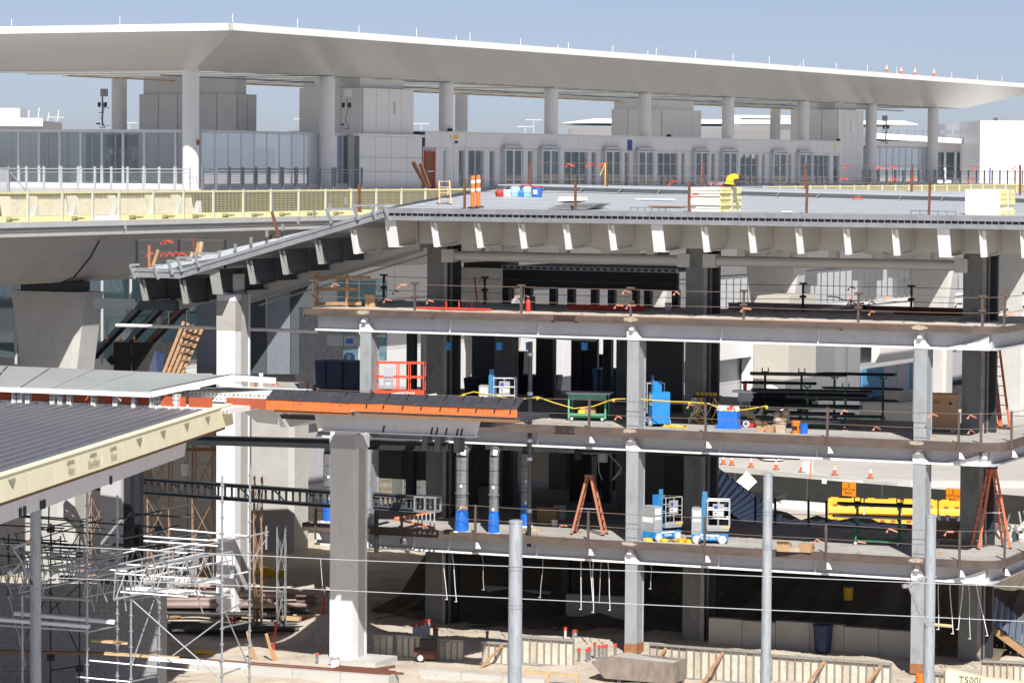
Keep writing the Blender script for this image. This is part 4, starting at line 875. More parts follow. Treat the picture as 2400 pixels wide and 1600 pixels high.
cc = hcol(ec, -8.72, -6.25, .0, 9.3, .92, 1.25, 'white_column')
mb = MB(); mb.box(-9.2, -8.2, -6.9, -5.6, 8.0, 8.5); P('column_head', mb, M['steel_grey'], cc)
mb = MB(); mb.box(-9.7, -7.2, -7.1, -5.2, -.2, .22); P('footing', mb, M['concrete_pale'], ec)
mb = MB(); mb.box(-19.4, -18.5, -6.1, -4.9, 0, 9.0); c = P('column', mb, M['panel_grey'], ec)
mb = MB(); mb.box(-18.5, -18.2, -5.9, -5.6, 0, 8.3); mb.box(-18.5, -18.2, -5.2, -4.9, 0, 8.3); P('flange', mb, M['black_steel'], c)
# dark ladder girders under the canopy
def ladder_girder(px0, py0, px1, py1, v, h, label, m='black_steel', n=26, frame_end=False):
    p = F.at(px0, py0, v); q = F.at(px1, py1, v); t = T('ladder_girder', label, 'girder', F, p.x, p.y, p.z, 0, 'dark ladder girders below the canopy'); d = q - p
    for z in (0, -h): mb = MB(); mb.ibeam((0, 0, z), d + V((0, 0, z)), .14, .25); P('chord', mb, M[m], t)
    for k in range(n + 1): x = d * (k / n); mb = MB(); mb.bar(x, x + V((0, 0, -h)), .07, .07, (0, 1, 0)); P('rung', mb, M[m], t)
    for k in range(0, n - 3, 5): mb = MB(); mb.bar(d * (k / n), d * ((k + 2) / n) + V((0, 0, -h)), .05, .05, (0, 1, 0)); P('diagonal', mb, M[m], t)
    return t
ladder_girder(325, 1122, 800, 1155, -2.2, .52, 'long black ladder girder running to the white column', n=30)
ladder_girder(876, 1158, 975, 1165, -1.5, .5, 'short grey ladder girder right of the near white column', 'slate_steel', 9)
ladder_girder(150, 1112, 252, 1120, -1.5, .45, 'short black ladder girder left of the grey column', 'black_steel', 8)
t = T('steel_beam', 'heavy black beam carried under the canopy right of the tan scaffold', 'beam', F, *F.at(432, 1030, -3))
d = F.at(1050, 1046, -3) - F.at(432, 1030, -3); mb = MB(); mb.ibeam((0, 0, 0), d, .36, .3); P('web', mb, M['black_steel'], t)
for px in (1000, 1030, 1075): 
    q = F.at(px, 1030, -3) - F.at(432, 1030, -3); mb = MB(); mb.box(q.x - .12, q.x + .12, -.2, .3, 0, .6); P('hanger_plate', mb, M['black_steel'], t)
t = T('box_frame', 'light grey welded box frame on the end of the short ladder girder', 'frame', F, *F.at(972, 1197, -1.6))
w_, h_ = .86, .55
for z in (0, h_):
    for y in (0, .5): mb = MB(); mb.bar((0, y, z), (w_, y, z), .07, .07); P('tube', mb, M['galv'], t)
    for x in (0, w_ / 2, w_): mb = MB(); mb.bar((x, 0, z), (x, .5, z), .06, .06); P('tube', mb, M['galv'], t)
for x in (0, w_ / 2, w_):
    for y in (0, .5): mb = MB(); mb.bar((x, y, 0), (x, y, h_), .07, .07); P('tube', mb, M['galv'], t)

# ================================================================ CORRUGATED WING ROOF, pale yellow fascia
ZW = 9.98
A_ = N.on(541, 952, ZW); B_ = N.on(0, 1122, ZW); A2 = N.on(0, 931, ZW)
dv = (A_ - B_); yw = math.atan2(dv.y, dv.x); Wg = Frame(B_.x, B_.y, yw); Lw = Wg.loc(A_).x; q2 = Wg.loc(A2)
wing = T('corrugated_roof_wing', 'dark grey corrugated roof with pale yellow gypsum fascia at the left', 'roof', Wg, 0, 0, ZW)
def backx(y): return Lw + (q2.x - Lw) * y / q2.y
pitch_ = .46; y = .15; i = 0
while y < 24:
    mb = MB()
    for k in range(3):
        yy = y + k * pitch_; xb = backx(yy) - .35; hr = .09
        pr = [(yy, -.13), (yy + .05, .0), (yy + .2, .0), (yy + .25, -.13), (yy + pitch_, -.13)]
        for (a, c), (b, d) in zip(pr, pr[1:]): mb.hexa([(-16, a, c - .02), (xb, a, c - .02), (xb, b, d - .02), (-16, b, d - .02), (-16, a, c), (xb, a, c), (xb, b, d), (-16, b, d)])
    P('roof_sheet', mb, M['roof_grey'], wing); y += 3 * pitch_
mb = MB(); mb.prism([(-16, .1, -.3), (Lw - .3, .1, -.36), (backx(24) - .3, 24, -.36), (-16, 24, -.36)], (0, 0, .2)); P('roof_board', mb, M['steel_grey'], wing)
mb = MB(); mb.prism([(backx(0) - .36, 0, -.04), (backx(24) - .36, 24, -.04), (backx(24), 24, -.04), (backx(0), 0, -.04)], (0, 0, .07)); P('ridge_strip', mb, M['insul_cream'], wing)
x = -14.6; bd = 2.44
while x < Lw:
    x2 = min(x + bd, Lw + .05); hb = .62
    mb = MB(); mb.prism([(x + .006, -.02, .06), (x2 - .006, -.02, .06), (x2 - .006, -.09, -hb), (x + .006, -.09, -hb)], (0, .1, 0)); mb.prism([(x + .006, -.05, .06), (x2 - .006, -.05, .06), (x2 - .006, .22, .075), (x + .006, .22, .075)], (0, 0, .03)); P('fascia_board', mb, M['gypsum_yellow'], wing); x = x2
mb = MB(); mb.box(-16, Lw - .3, .12, .24, .09, .1); P('edge_flashing', mb, M['frame_alu'], wing)
mb = MB(); mb.box(-16, Lw - 1, -.04, .15, -.72, -.62); P('batten', mb, M['timber_dark'], wing)
xe = Wg.at(432, 1025, .5).x
mb = MB(); mb.prism([(-16, .5, -.7), (xe + .4, .5, -.7), (xe, .5, -1.35), (-16, .5, -1.45)], (0, .06, 0)); P('fascia_beam', mb, M['steel_white'], wing)
for px in (48, 58, 97, 104, 260): p = Wg.at(px, 1172 - px * .32, .48); mb = MB(); mb.box(p.x - .1, p.x + .1, .46, .49, -1.4, -1.15); P('slot_mark', mb, M['slot_dark'], wing)
xl = [Wg.at(px, py, -.1) for px, py in ((168, 1072), (221, 1057), (268, 1043))]
for p, s in zip(xl, ('Glass', 'DensGlass', 'Dens')):
    text(s, wing, M['grey_ink'], p.x, -.092, -.36, .3, (math.pi / 2 - .1, 0, 0))
    mb = MB(); mb.prism([(p.x - .35, -.075, -.13), (p.x + .35, -.075, -.13), (p.x + .4, -.07, -.09), (p.x - .3, -.07, -.09)], (0, .02, 0)); P('print_mark', mb, M['grey_ink'], wing)
for px, py in ((32, 1100), (330, 1015), (386, 1001), (441, 987), (490, 970)):
    p = Wg.at(px, py, -.1); mb = MB(); mb.prism([(p.x - .32, -.062, -.08), (p.x + .32, -.062, -.08), (p.x, -.085, -.34)], (0, .015, 0)); P('print_mark', mb, M['grey_ink'], wing)
# ---- skylight
ZS = 10.5
P0 = N.on(350, 920, ZS); P1 = N.on(538, 881, ZS + .5); P2 = N.on(640, 888, ZS + .3); L0 = N.on(0, 907, ZS); L1 = N.on(0, 858, ZS + .5)
L0 = P0 + (L0 - P0) * 1.5; L1 = P1 + (L1 - P1) * 1.35; L2_ = L1 + (P2 - P1)
sky_t = T('glass_skylight', 'low skylight of grey glass panes on white steel rafters behind the corrugated roof', 'skylight', N, P0.x, P0.y, ZS - .5)
o3 = V((P0.x, P0.y, ZS - .5))
def bil(f, g, A, Bq, Cq, D): return A.lerp(Bq, f).lerp(D.lerp(Cq, f), g)
n = 7
for r_ in range(3):
    for k in range(n):
        f0, f1 = k / n + .004, (k + 1) / n - .004
        if r_ < 2: g0, g1 = r_ / 2 + .01, (r_ + 1) / 2 - .01; q4 = (P0, L0, L1, P1)
        else: g0, g1 = .02, .98; q4 = (P1, L1, L2_, P2)
        mb = MB(); pts = [bil(f0, g0, *q4), bil(f1, g0, *q4), bil(f1, g1, *q4), bil(f0, g1, *q4)]; mb.prism([p - o3 for p in pts], (0, 0, .03)); P('pane', mb, M['glass_sky'], sky_t)
mb = MB(); mb.bar(P0 - o3 + V((.05, 0, -.08)), L0 - o3 + V((0, 0, -.08)), .1, .16); P('front_rail', mb, M['white_metal'], sky_t)
for a, b in ((P0, P1), (P1, P2)): mb = MB(); mb.bar(a - o3 + V((.06, -.05, -.05)), b - o3 + V((.06, -.05, -.05)), .12, .2); P('rafter', mb, M['white_metal'], sky_t); mb = MB(); mb.bar(a - o3 + V((.05, 0, .06)), b - o3 + V((.05, 0, .06)), .16, .03); P('capping', mb, M['membrane'], sky_t)
for px, py, g in ((372, 942, .1), (458, 926, .55), (538, 915, .98), (612, 930, 1.6)):
    p = N.on(px, py, ZS - .48) - o3; top = (P0.lerp(P1, g) if g <= 1 else P1.lerp(P2, g - 1)) - o3
    mb = MB(); mb.cbox((p.x, p.y, .12), (.85, .7, .24), .2); fo = P('foot', mb, M['white_metal'], sky_t)
    mb = MB(); mb.box(p.x - .07, p.x + .07, p.y - .1, p.y + .1, .24, max(.4, top.z)); mb.box(p.x - .16, p.x + .16, p.y - .14, p.y + .14, .24, .3); P('post', mb, M['white_metal'], fo)
yk = math.atan2((P0 - L0).y, (P0 - L0).x); K = Frame(P0.x, P0.y, yk)
cb = T('skylight_curb', 'low curb of white perforated sheet and orange sheathing strips below the skylight', 'curb', K, 0, 0, ZS - .6)
mb = MB(); mb.box(-16, K.at(545, 940, .6).x, .35, 3.2, -.05, .12); P('perforated_sheet', mb, M['perf_white'], cb)
mb = MB(); mb.box(-16, .2, .5, .55, .1, .55); P('perforated_sheet', mb, M['perf_white'], cb)
for a, b in ((-30, 33), (74, 125), (150, 163), (173, 219), (230, 263), (285, 315), (323, 353), (378, 410), (421, 436), (443, 497)):
    xa, xb = K.at(a, 930, .45).x, K.at(b, 930, .45).x; mb = MB(); mb.box(xa, xb, .42, .47, .12, .46); P('sheathing_strip', mb, M['brick_orange'], cb)
for px in (38, 52, 70, 128, 146, 167, 224, 275, 318, 360, 416): x = K.at(px, 930, .4).x; mb = MB(); mb.box(x - .08, x + .08, .2, .5, .02, .55); P('bracket', mb, M['perf_white'], cb)

# ================================================================ LEFT BACKGROUND behind the wing
mb = MB(); mb.box(-40, -13.9, 3.2, 17, 8.3, 8.57); P('floor_slab', mb, M['floor_concrete'], frame)
guard('cable rail with red flags behind the skylight along the left floor', upx([-40, 92, 302, 340, 598, 754], 850, 3.4)[:-1] + upx([720], 870, 3.4), 8.57, (.5, 1.05), 1.1, 0, 'ladder_brown', 'flag_red', 11)
t = T('round_pier', 'pale octagonal concrete pier half hidden behind the left galvanised pole', 'pier', N, -18.4, 132, 0)
mb = MB(); mb.lathe((0, 0, 0), [(.95, -.2), (.95, 8.2)], 8); P('shaft', mb, M['concrete_pale'], t)
t = T('concrete_abutment', 'tan concrete abutment wall lit behind the tan scaffold', 'wall', N, -18.5, 148, 0)
for k in range(4):
    for r_ in range(3): mb = MB(); mb.box(-5 + k * 2.9, -2.13 + k * 2.9, 0, .4, r_ * 2.35, r_ * 2.35 + 2.33); P('cast_panel', mb, M['pier_white'], t)
mb = MB(); mb.prism([(-2.8, -.05, 4.0), (.3, -.05, 6.4), (2.6, -.05, 3.4), (2.2, -.05, 2.8), (1.0, -.05, 4.0), (-.9, -.05, 4.4)], (0, .04, 0)); P('tarpaulin', mb, M['concrete'], t)  # darker arc-shaped patch on the wall face
t = T('black_hoarding', 'low black hoarding with small orange cones on top beside the leaning timber stack', 'hoarding', N, -17.6, 143, 8.57)
for k in range(4): mb = MB(); mb.box(.0 + k * .8, .78 + k * .8, 0, .06, 0, 1.95); P('board', mb, M['black_fabric'], t)
for k, px in enumerate((250, 282, 314)):
    p = N.at(px, 800, 142.9); cone(N, p.x, 143.03, 8.57 + 1.95, ['left small cone on the black hoarding', 'middle small cone on the black hoarding', 'right small cone on the black hoarding'][k], 'small cones on the hoarding', .42, False)
t = T('leaning_timbers', 'stack of long orange brown timbers leaning beside dark machinery', 'timber stack', N, *(lambda p: (p.x, 140, 8.57))(N.at(365, 868, 140)))
for k in range(5): mb = MB(); mb.bar((.02 + k * .19, .1 * k, 0), (1.15 + k * .19, .1 * k + .6, 3.0 - .08 * k), .13, .1, (0, 1, 0)); P('timber', mb, M['timber'], t)
for k in range(8): mb = MB(); f = .1 + k * .11; mb.bar((.15 + 1.25 * f, .45, 3.1 * f), (.85 + 1.2 * f, .55, 3.1 * f), .06, .08, (0, 0, 1)); P('spacer', mb, M['timber_dark'], t)
t = T('blue_tarp_heap', 'dark blue tarpaulin bundle leaning left of the timber stack', 'tarpaulin', N, *(lambda p: (p.x, 141, 8.57))(N.at(335, 868, 141)))
mb = MB(); mb.prism([(-.6, 0, 0), (.7, 0, 0), (.95, .2, 1.5), (.5, .3, 1.7), (.2, .1, .7), (-.5, 0, .8)], (0, .5, 0)); P('bundle', mb, M['dark_blue'], t)
t = T('escalator_trusses', 'three dark escalator trusses sloping up under the elevated road', 'escalator', N, *(lambda p: (p.x, 150, 8.57))(N.at(205, 868, 150)))
for k in range(3):
    mb = MB(); x = k * 1.0; mb.bar((x, 0, .6), (x + 2.9, .5, 3.7), .45, .35); tr = P('truss', mb, M['black_steel'], t)
    mb = MB(); mb.tube((x + .2, -.3, .9), (x + 3.1, .2, 4.0), .1, 7); P('handrail', mb, M['timber_dark' if k == 2 else 'rail_grey'], tr)
t = T('dark_plant_wall', 'dark grey wall panels between the timber stack and the white column', 'wall', N, -17.0, 152, 8.57)
for k in range(6): mb = MB(); mb.box(2.2 + k * 1.1, 3.28 + k * 1.1, 0, .2, 0, 5); P('wall_panel', mb, M['slate_steel' if k % 3 else 'rail_grey'], t)
t = T('glazed_lobby', 'glass lobby wall seen through the gap left of the big flared pier', 'wall', N, -34, 158, 8.57)
for k in range(20): mb = MB(); mb.box(k * 1.4, k * 1.4 + 1.3, 0, .05, .3, 4.3); P('pane', mb, M['glass_blue'], t); mb = MB(); mb.box(k * 1.4 - .06, k * 1.4 + .06, -.05, .1, 0, 4.4); P('mullion', mb, M['frame_alu'], t)
t = T('stacked_boxes', 'dark crates and a grey machine between the timbers and the white column', 'crates', N, *(lambda p: (p.x, 141, 8.57))(N.at(425, 866, 141)))
for k in range(5): mb = MB(); mb.box(k * .45, k * .45 + .42, 0, .5, 0, .5 + .3 * random.random()); P('crate', mb, M['black_plastic' if k % 2 else 'panel_grey'], t)

# ================================================================ BLOCK WALL, SCAFFOLDS
bw = T('block_wall', 'grey concrete block wall in shade behind the silver scaffold', 'wall', N, -12.05, 110, 0)
bm = {}
for w in (.39, .19):
    b = MB(); b.box(-w + .005, -.005, 0, .2, .005, .194); bm[w] = b.mesh('block'); bm[w].materials.append(M['cmu'])
ZB = 4.1; rows = 21
for r_ in range(rows):
    z = ZB - (r_ + 1) * .2; x = 0
    if r_ % 2: P('block', bm[.19], None, bw, loc=(0, random.uniform(-.004, .004), z)); x = -.2
    for k in range(14):
        P('block', bm[.39], None, bw, loc=(x, random.uniform(-.004, .004), z)); x -= .4
        if z < .6 and k > 8: break
mb = MB(); mb.box(-5.5, -.01, .02, .19, 0, ZB - .01); P('mortar', mb, M['mortar'], bw)
rest = MB()
for r_ in range(rows):
    for k in range(14): x = -5.62 - k * .4 - .2 * (r_ % 2); rest.box(x - .385, x, 0, .2, ZB - (r_ + 1) * .2 + .005, ZB - r_ * .2 - .005)
P('far_blocks', rest, M['cmu'], bw, kind='stuff')
mb = MB(); mb.box(-.2, .0, .2, 3.2, 0, ZB - .02); P('return_wall', mb, M['cmu'], bw)
def sc_tube(par, px0, py0, px1, py1, y0, y1=None, r=.028, nm_='ledger', m='galv', fr=N):
    p = fr.at(px0, py0, y0); q = fr.at(px1, py1, y1 or y0); o = V(par.location); mb = MB(); mb.tube(p - o, q - o, r, 6); return P(nm_, mb, M[m], par)
sc = T('ringlock_scaffold', 'silver ringlock scaffold with lattice trusses in the left foreground', 'scaffold', N, -11, 102, 0); so_ = V(sc.location)
for px, yt, Y in ((52, 1394, 101), (204, 1125, 101), (275, 1160, 103), (307, 1345, 101), (373, 1390, 103), (521, 1115, 101), (586, 1090, 103), (624, 1232, 103)):
    p = N.at(px, yt, Y) - so_; bot = 0 if px != 624 else p.z - .75; mb = MB(); mb.tube((p.x, p.y, bot), p, .034, 8); s = P('standard', mb, M['galv'], sc)
    z = p.z - .3; rm = MB()
    k = 0
    while z > max(bot, .3):
        mb = MB(); mb.lathe((p.x, p.y, z), [(.075, -.012), (.075, .012)], 8); mb.lathe((p.x, p.y, z), [(.045, -.05), (.045, .05)], 6); P('rosette', mb, M['galv'], s); z -= .5; k += 1
for a in ((398, 1239, 585, 1256, 103), (337, 1256, 510, 1267, 104), (337, 1267, 510, 1279, 101), (221, 1279, 439, 1296, 103), (105, 1304, 279, 1321, 102), (30, 1318, 200, 1333, 101), (177, 1585, 306, 1597, 101), (201, 1546, 459, 1571, 101.5), (0, 1290, 205, 1300, 103), (279, 1321, 437, 1331, 103)):
    sc_tube(sc, *a)
for a in ((408, 1292, 629, 1246, 101, 103.2), (177, 1345, 408, 1292, 101, 103), (306, 1597, 374, 1581, 101, 103), (204, 1480, 275, 1466, 101, 103), (521, 1580, 586, 1556, 101, 103), (521, 1470, 588, 1455, 101, 103), (204, 1355, 275, 1337, 101, 103), (521, 1268, 586, 1256, 101, 103)):
    sc_tube(sc, *a)
for a in ((308, 1404, 517, 1590, 101), (367, 1389, 310, 1552, 103, 101), (405, 1535, 524, 1447, 102), (524, 1425, 585, 1566, 101, 103), (527, 1433, 588, 1403, 101, 103), (586, 1318, 624, 1262, 103), (20, 1395, 60, 1560, 104)):
    sc_tube(sc, *a, r=.024, nm_='brace')
def lattice(px, top, bot, n, nm_, Ya, Yb):
    (x0, y0, x1, y1), (u0_, v0, u1_, v1) = top, bot
    par = None
    p0, p1, q0, q1 = [N.at(*a) - so_ for a in ((x0, y0, Ya), (x1, y1, Yb), (u0_, v0, Ya), (u1_, v1, Yb))]
    mb = MB(); mb.tube(p0, p1, .035, 7); par = P(nm_, mb, M['galv'], sc)
    mb = MB(); mb.tube(q0, q1, .04, 7); P('chord', mb, M['galv'], par)
    for k in range(n + 1):
        a = p0.lerp(p1, k / n); b = q0.lerp(q1, k / n); mb = MB(); mb.tube(a, b, .022, 6); P('vertical', mb, M['galv'], par)
        if k < n: c = q0.lerp(q1, (k + .1) / n); d = p0.lerp(p1, (k + .55) / n); e = q0.lerp(q1, (k + .95) / n); mb = MB(); mb.tube(c, d, .02, 6); mb2 = MB(); mb2.tube(d, e, .02, 6); P('diagonal', mb, M['galv'], par); P('diagonal', mb2, M['galv'], par)
lattice(0, (272, 1335, 544, 1292), (266, 1404, 546, 1346), 6, 'lattice_truss', 100.5, 103.5)
lattice(0, (60, 1345, 300, 1300), (44, 1388, 290, 1337), 5, 'lattice_truss', 100.5, 103.5)
lattice(0, (170, 1310, 420, 1262), (170, 1352, 420, 1300), 6, 'lattice_truss', 105.5, 108.5)
lattice(0, (-60, 1330, 75, 1338), (-60, 1362, 75, 1372), 7, 'lattice_truss', 104, 104)
def plank(px0, py0, px1, py1, Y, w=.24, h=.06, m='galv', nm_='plank'):
    p = N.at(px0, py0, Y) - so_; q = N.at(px1, py1, Y) - so_; mb = MB(); mb.bar(p, q, w, h); P(nm_, mb, M[m], sc)
plank(-20, 1449, 210, 1467, 101, .3, .1, 'steel_white'); plank(34, 1436, 269, 1457, 102.6, .3, .1, 'steel_white'); plank(-40, 1462, 205, 1478, 101.4, .06, .06)
plank(245, 1530, 420, 1541, 102.5, .3, .06, 'timber_pale'); plank(350, 1541, 580, 1560, 102.2, .34, .1, 'steel_white'); plank(-10, 1525, 245, 1530, 103, .3, .06, 'timber_dark')
plank(270, 1375, 470, 1388, 104, .5, .07, 'steel_white'); plank(310, 1376, 545, 1397, 106, .6, .06, 'panel_grey'); plank(140, 1352, 300, 1365, 106.5, .7, .08, 'black_steel')
dk = T('shaded_scaffold', 'dark tubes of the rear scaffold in the shade under the corrugated roof', 'scaffold', N, -16, 110, 0)
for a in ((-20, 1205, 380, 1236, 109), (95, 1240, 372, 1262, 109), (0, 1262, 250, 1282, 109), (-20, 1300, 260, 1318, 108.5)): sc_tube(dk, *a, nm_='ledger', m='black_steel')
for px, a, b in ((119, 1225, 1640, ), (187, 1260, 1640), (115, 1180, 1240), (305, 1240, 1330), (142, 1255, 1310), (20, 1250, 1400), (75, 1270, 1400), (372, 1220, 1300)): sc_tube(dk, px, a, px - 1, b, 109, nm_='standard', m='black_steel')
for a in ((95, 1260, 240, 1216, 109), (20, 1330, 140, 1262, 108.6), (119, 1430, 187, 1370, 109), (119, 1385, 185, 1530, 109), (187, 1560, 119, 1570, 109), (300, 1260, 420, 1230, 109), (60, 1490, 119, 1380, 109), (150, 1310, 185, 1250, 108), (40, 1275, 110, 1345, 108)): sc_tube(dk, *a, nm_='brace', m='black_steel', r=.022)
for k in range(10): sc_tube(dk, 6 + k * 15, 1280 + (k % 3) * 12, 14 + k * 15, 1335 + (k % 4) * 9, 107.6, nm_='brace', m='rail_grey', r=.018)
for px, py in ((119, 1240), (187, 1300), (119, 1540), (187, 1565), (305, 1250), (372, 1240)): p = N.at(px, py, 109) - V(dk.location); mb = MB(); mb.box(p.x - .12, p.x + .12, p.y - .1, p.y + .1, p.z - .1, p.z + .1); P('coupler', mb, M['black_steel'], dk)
# denser shaded tubes and rails deep under the roof
random.seed(21)
for k in range(26):
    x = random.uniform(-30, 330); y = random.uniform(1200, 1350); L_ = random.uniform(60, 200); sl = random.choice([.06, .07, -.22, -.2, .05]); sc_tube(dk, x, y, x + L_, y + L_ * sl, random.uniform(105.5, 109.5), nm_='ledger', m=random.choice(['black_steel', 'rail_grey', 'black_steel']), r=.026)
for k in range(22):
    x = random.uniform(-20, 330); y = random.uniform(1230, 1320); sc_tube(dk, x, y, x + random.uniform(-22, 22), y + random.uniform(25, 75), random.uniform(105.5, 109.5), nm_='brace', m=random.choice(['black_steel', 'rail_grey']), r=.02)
for k in range(9): sc_tube(sc, 285 + k * 24, 1318 - k * 5, 292 + k * 24 + random.uniform(-10, 12), 1380 - k * 6, 104.5, nm_='brace', r=.02)
for a in ((240, 1345, 480, 1296, 104.6, 106), (290, 1405, 430, 1386, 104.5), (345, 1392, 520, 1352, 105), (430, 1300, 470, 1385, 105), (470, 1296, 430, 1388, 105), (372, 1330, 420, 1400, 105)): sc_tube(sc, *a)
random.seed(33)
for k in range(16):
    x = random.uniform(-20, 420); y = random.uniform(1290, 1400); L_ = random.uniform(110, 240); sc_tube(sc, x, y, x + L_, y + L_ * random.choice([.07, .065, -.21, -.2]), random.uniform(100.5, 104.5), r=.03)
for k in range(14): x = random.uniform(0, 560); y = random.uniform(1290, 1370); sc_tube(sc, x, y, x + random.uniform(-25, 30), y + random.uniform(40, 85), random.uniform(101, 104.5), nm_='brace', r=.024)
lattice(0, (200, 1362, 460, 1310), (196, 1398, 460, 1345), 6, 'lattice_truss', 102.5, 106)
plank(60, 1395, 215, 1405, 104.5, .3, .06, 'panel_grey'); plank(330, 1352, 520, 1362, 105.5, .45, .06, 'steel_white'); plank(215, 1500, 300, 1506, 102.5, .3, .06, 'timber_pale')
# tan frame scaffolds
def frame_tower(label, px0, px1, Y, tiers, m='scaffold_tan', dep=1.5):
    p = N.at(px0, 1300, Y); q = N.at(px1, 1300, Y); w = q.x - p.x; t = T('frame_scaffold', label, 'scaffold', N, p.x, Y, .4, 0, 'frame scaffolds left of the steel frame')
    h = 1.95
    for k in range(tiers):
        z = k * h
        for x in (0, w):
            mb = MB()
            for y in (0, dep): mb.tube((x, y, z), (x, y, z + h), .025, 6)
            for i in range(5): mb.tube((x, 0, z + .2 + i * .35), (x, .45, z + .2 + i * .35), .016, 5)
            mb.tube((x, .45, z), (x, .45, z + h - .1), .018, 5); mb.tube((x, 0, z + h - .08), (x, dep, z + h - .08), .022, 5); P('end_frame', mb, M[m], t)
        for y in (0, dep):
            for a, b in ((.1, h - .2), (h - .2, .1)): mb = MB(); mb.tube((0, y, z + a), (w, y, z + b), .013, 5); P('cross_brace', mb, M[m], t)
        if dep > 1 and (k and k % 2 == 0 or k == tiers - 1):
            for i in range(3): mb = MB(); mb.box(-.3, w + .3, i * .5, i * .5 + .45, z + h - .03, z + h + .03); P('deck_plank', mb, M['timber_pale'], t)
    return t
frame_tower('tan frame scaffold tower left of the shaded grey column', 203, 245, 137, 3)
frame_tower('tan frame scaffold tower right of the shaded grey column', 345, 395, 138, 3)
frame_tower('tall tan frame scaffold tower against the white column', 450, 497, 137, 4)
frame_tower('small tan frame scaffold just right of the white column', 594, 612, 126, 3, 'scaffold_tan', .6)
frame_tower('small silver frame scaffold standing on the sand', 649, 668, 126, 2, 'galv', .6)
for i, (x0, x1, y0, y1) in enumerate(((600, 640, 1300, 1215), (668, 690, 1320, 1285), (610, 668, 1330, 1345))):
    pass
b_ = N.at(430, 1107, 137.5); t = T('plastic_bucket', 'white bucket standing on the tan scaffold deck', 'bucket', N, b_.x, 138.3, b_.z - .2)
mb = MB(); mb.lathe((0, 0, 0), [(.17, 0), (.2, .5)], 12); P('pail', mb, M['white_plastic'], t); mb = MB(); mb.lathe((0, 0, .47), [(.215, 0), (.215, .04)], 12); P('rim', mb, M['panel_light'], t)

# ================================================================ CATENARY POLES and wires in front
poles = []
for i, (px, py, Y, r) in enumerate(((83, 1131, 98, .158), (1209, 1219, 86, .178), (1800, 1109, 98, .142), (2182, 1206, 96, .158))):
    p = N.at(px, py, Y); t = T('catenary_pole', ['thick galvanised pole at left in front of the corrugated roof', 'thickest galvanised pole near the picture centre in front of the frame', 'slender tall galvanised pole in front of the parked blue lift', 'galvanised pole at right in front of the third front column'][i], 'pole', N, p.x, Y, 0, 0, 'galvanised catenary poles')
    mb = MB(); mb.lathe((0, 0, 0), [(r * 1.13, 0), (r, p.z - .02)], 24); P('tube', mb, M['galv_pole'], t, smooth=40)
    mb = MB(); mb.lathe((0, 0, p.z - .06), [(r * 1.08, 0), (r * 1.08, .05), (r * .6, .08)], 24); P('cap', mb, M['galv_pole'], t, smooth=40)
    for bz in ([p.z - 1.32, p.z - 2.35] if i == 1 else [p.z - 1.25, p.z - 2.3] if i == 2 else [p.z - 3.3]): mb = MB(); mb.lathe((0, 0, bz), [(r * 1.1, 0), (r * 1.1, .03)], 20); mb.lathe((0, 0, bz + .09), [(r * 1.1, 0), (r * 1.1, .03)], 20); P('band', mb, M['galv'], t)
    poles.append((t, V((p.x, Y, 0))))
def boom(t, o, pts, r, m='galv', nm_='boom'):
    mb = MB(); q = [N.at(x, y, o.y - .1) - o for x, y in pts]; mb.path(q, r, 7); return P(nm_, mb, M[m], t)
t, o = poles[3]
boom(t, o, [(2190, 1351), (2170, 1352), (2122, 1375)], .055); boom(t, o, [(2190, 1465), (2172, 1466), (2150, 1420), (2130, 1372)], .045)
boom(t, o, [(2122, 1376), (2120, 1368)], .09, 'galv', 'insulator'); boom(t, o, [(2130, 1360), (2128, 1376)], .05, 'rust_red', 'insulator'); boom(t, o, [(2174, 1470), (2170, 1455)], .06, 'mill_scale', 'insulator'); boom(t, o, [(2154, 1418), (2136, 1438)], .02, 'galv', 'stay'); boom(t, o, [(2195, 1351), (2150, 1356)], .03, 'galv', 'clamp')
boom(t, o, [(2190, 1463), (2232, 1467)], .05, 'timber_pale', 'stay')
t, o = poles[0]
boom(t, o, [(84, 1266), (70, 1268), (30, 1284)], .055); boom(t, o, [(82, 1371), (70, 1362), (48, 1310), (32, 1288)], .042); boom(t, o, [(48, 1322), (30, 1338), (24, 1345)], .04, 'galv', 'stay'); boom(t, o, [(82, 1264), (70, 1267)], .06, 'flag_pink', 'insulator'); boom(t, o, [(80, 1370), (70, 1360)], .06, 'rust_red', 'insulator'); boom(t, o, [(20, 1345), (28, 1338)], .07, 'white_plastic', 'insulator')
def line(label, pts, Y0_, Y1_, r, m='wire'):
    q = [N.at(x, y, Y0_ + (Y1_ - Y0_) * (x + 100) / 2600) for x, y in pts]; t = T('overhead_wire', label, 'wire', N, *q[0]); mb = MB(); mb.path([a - q[0] for a in q], r, 5); P('strand', mb, M[m], t); return t
line('upper overhead wire crossing in front of the whole frame', [(-60, 1272), (180, 1281), (700, 1306), (800, 1311), (1600, 1342), (2130, 1364), (2460, 1377)], 94, 84, .012, 'frame_alu')
line('lower overhead wire crossing in front of the whole frame', [(-60, 1346), (250, 1358), (700, 1378), (800, 1383), (1600, 1420), (2150, 1444), (2460, 1458)], 94, 84, .012, 'frame_alu')
t = line('short dropper wire hanging between the two overhead wires', [(751, 1309), (756, 1372)], 91, 91, .012, 'frame_alu')
p = N.at(756, 1374, 91) - V(t.location); mb = MB(); mb.tube(p, p + V((0, 0, -.12)), .03); P('clip', mb, M['rust_red'], t)
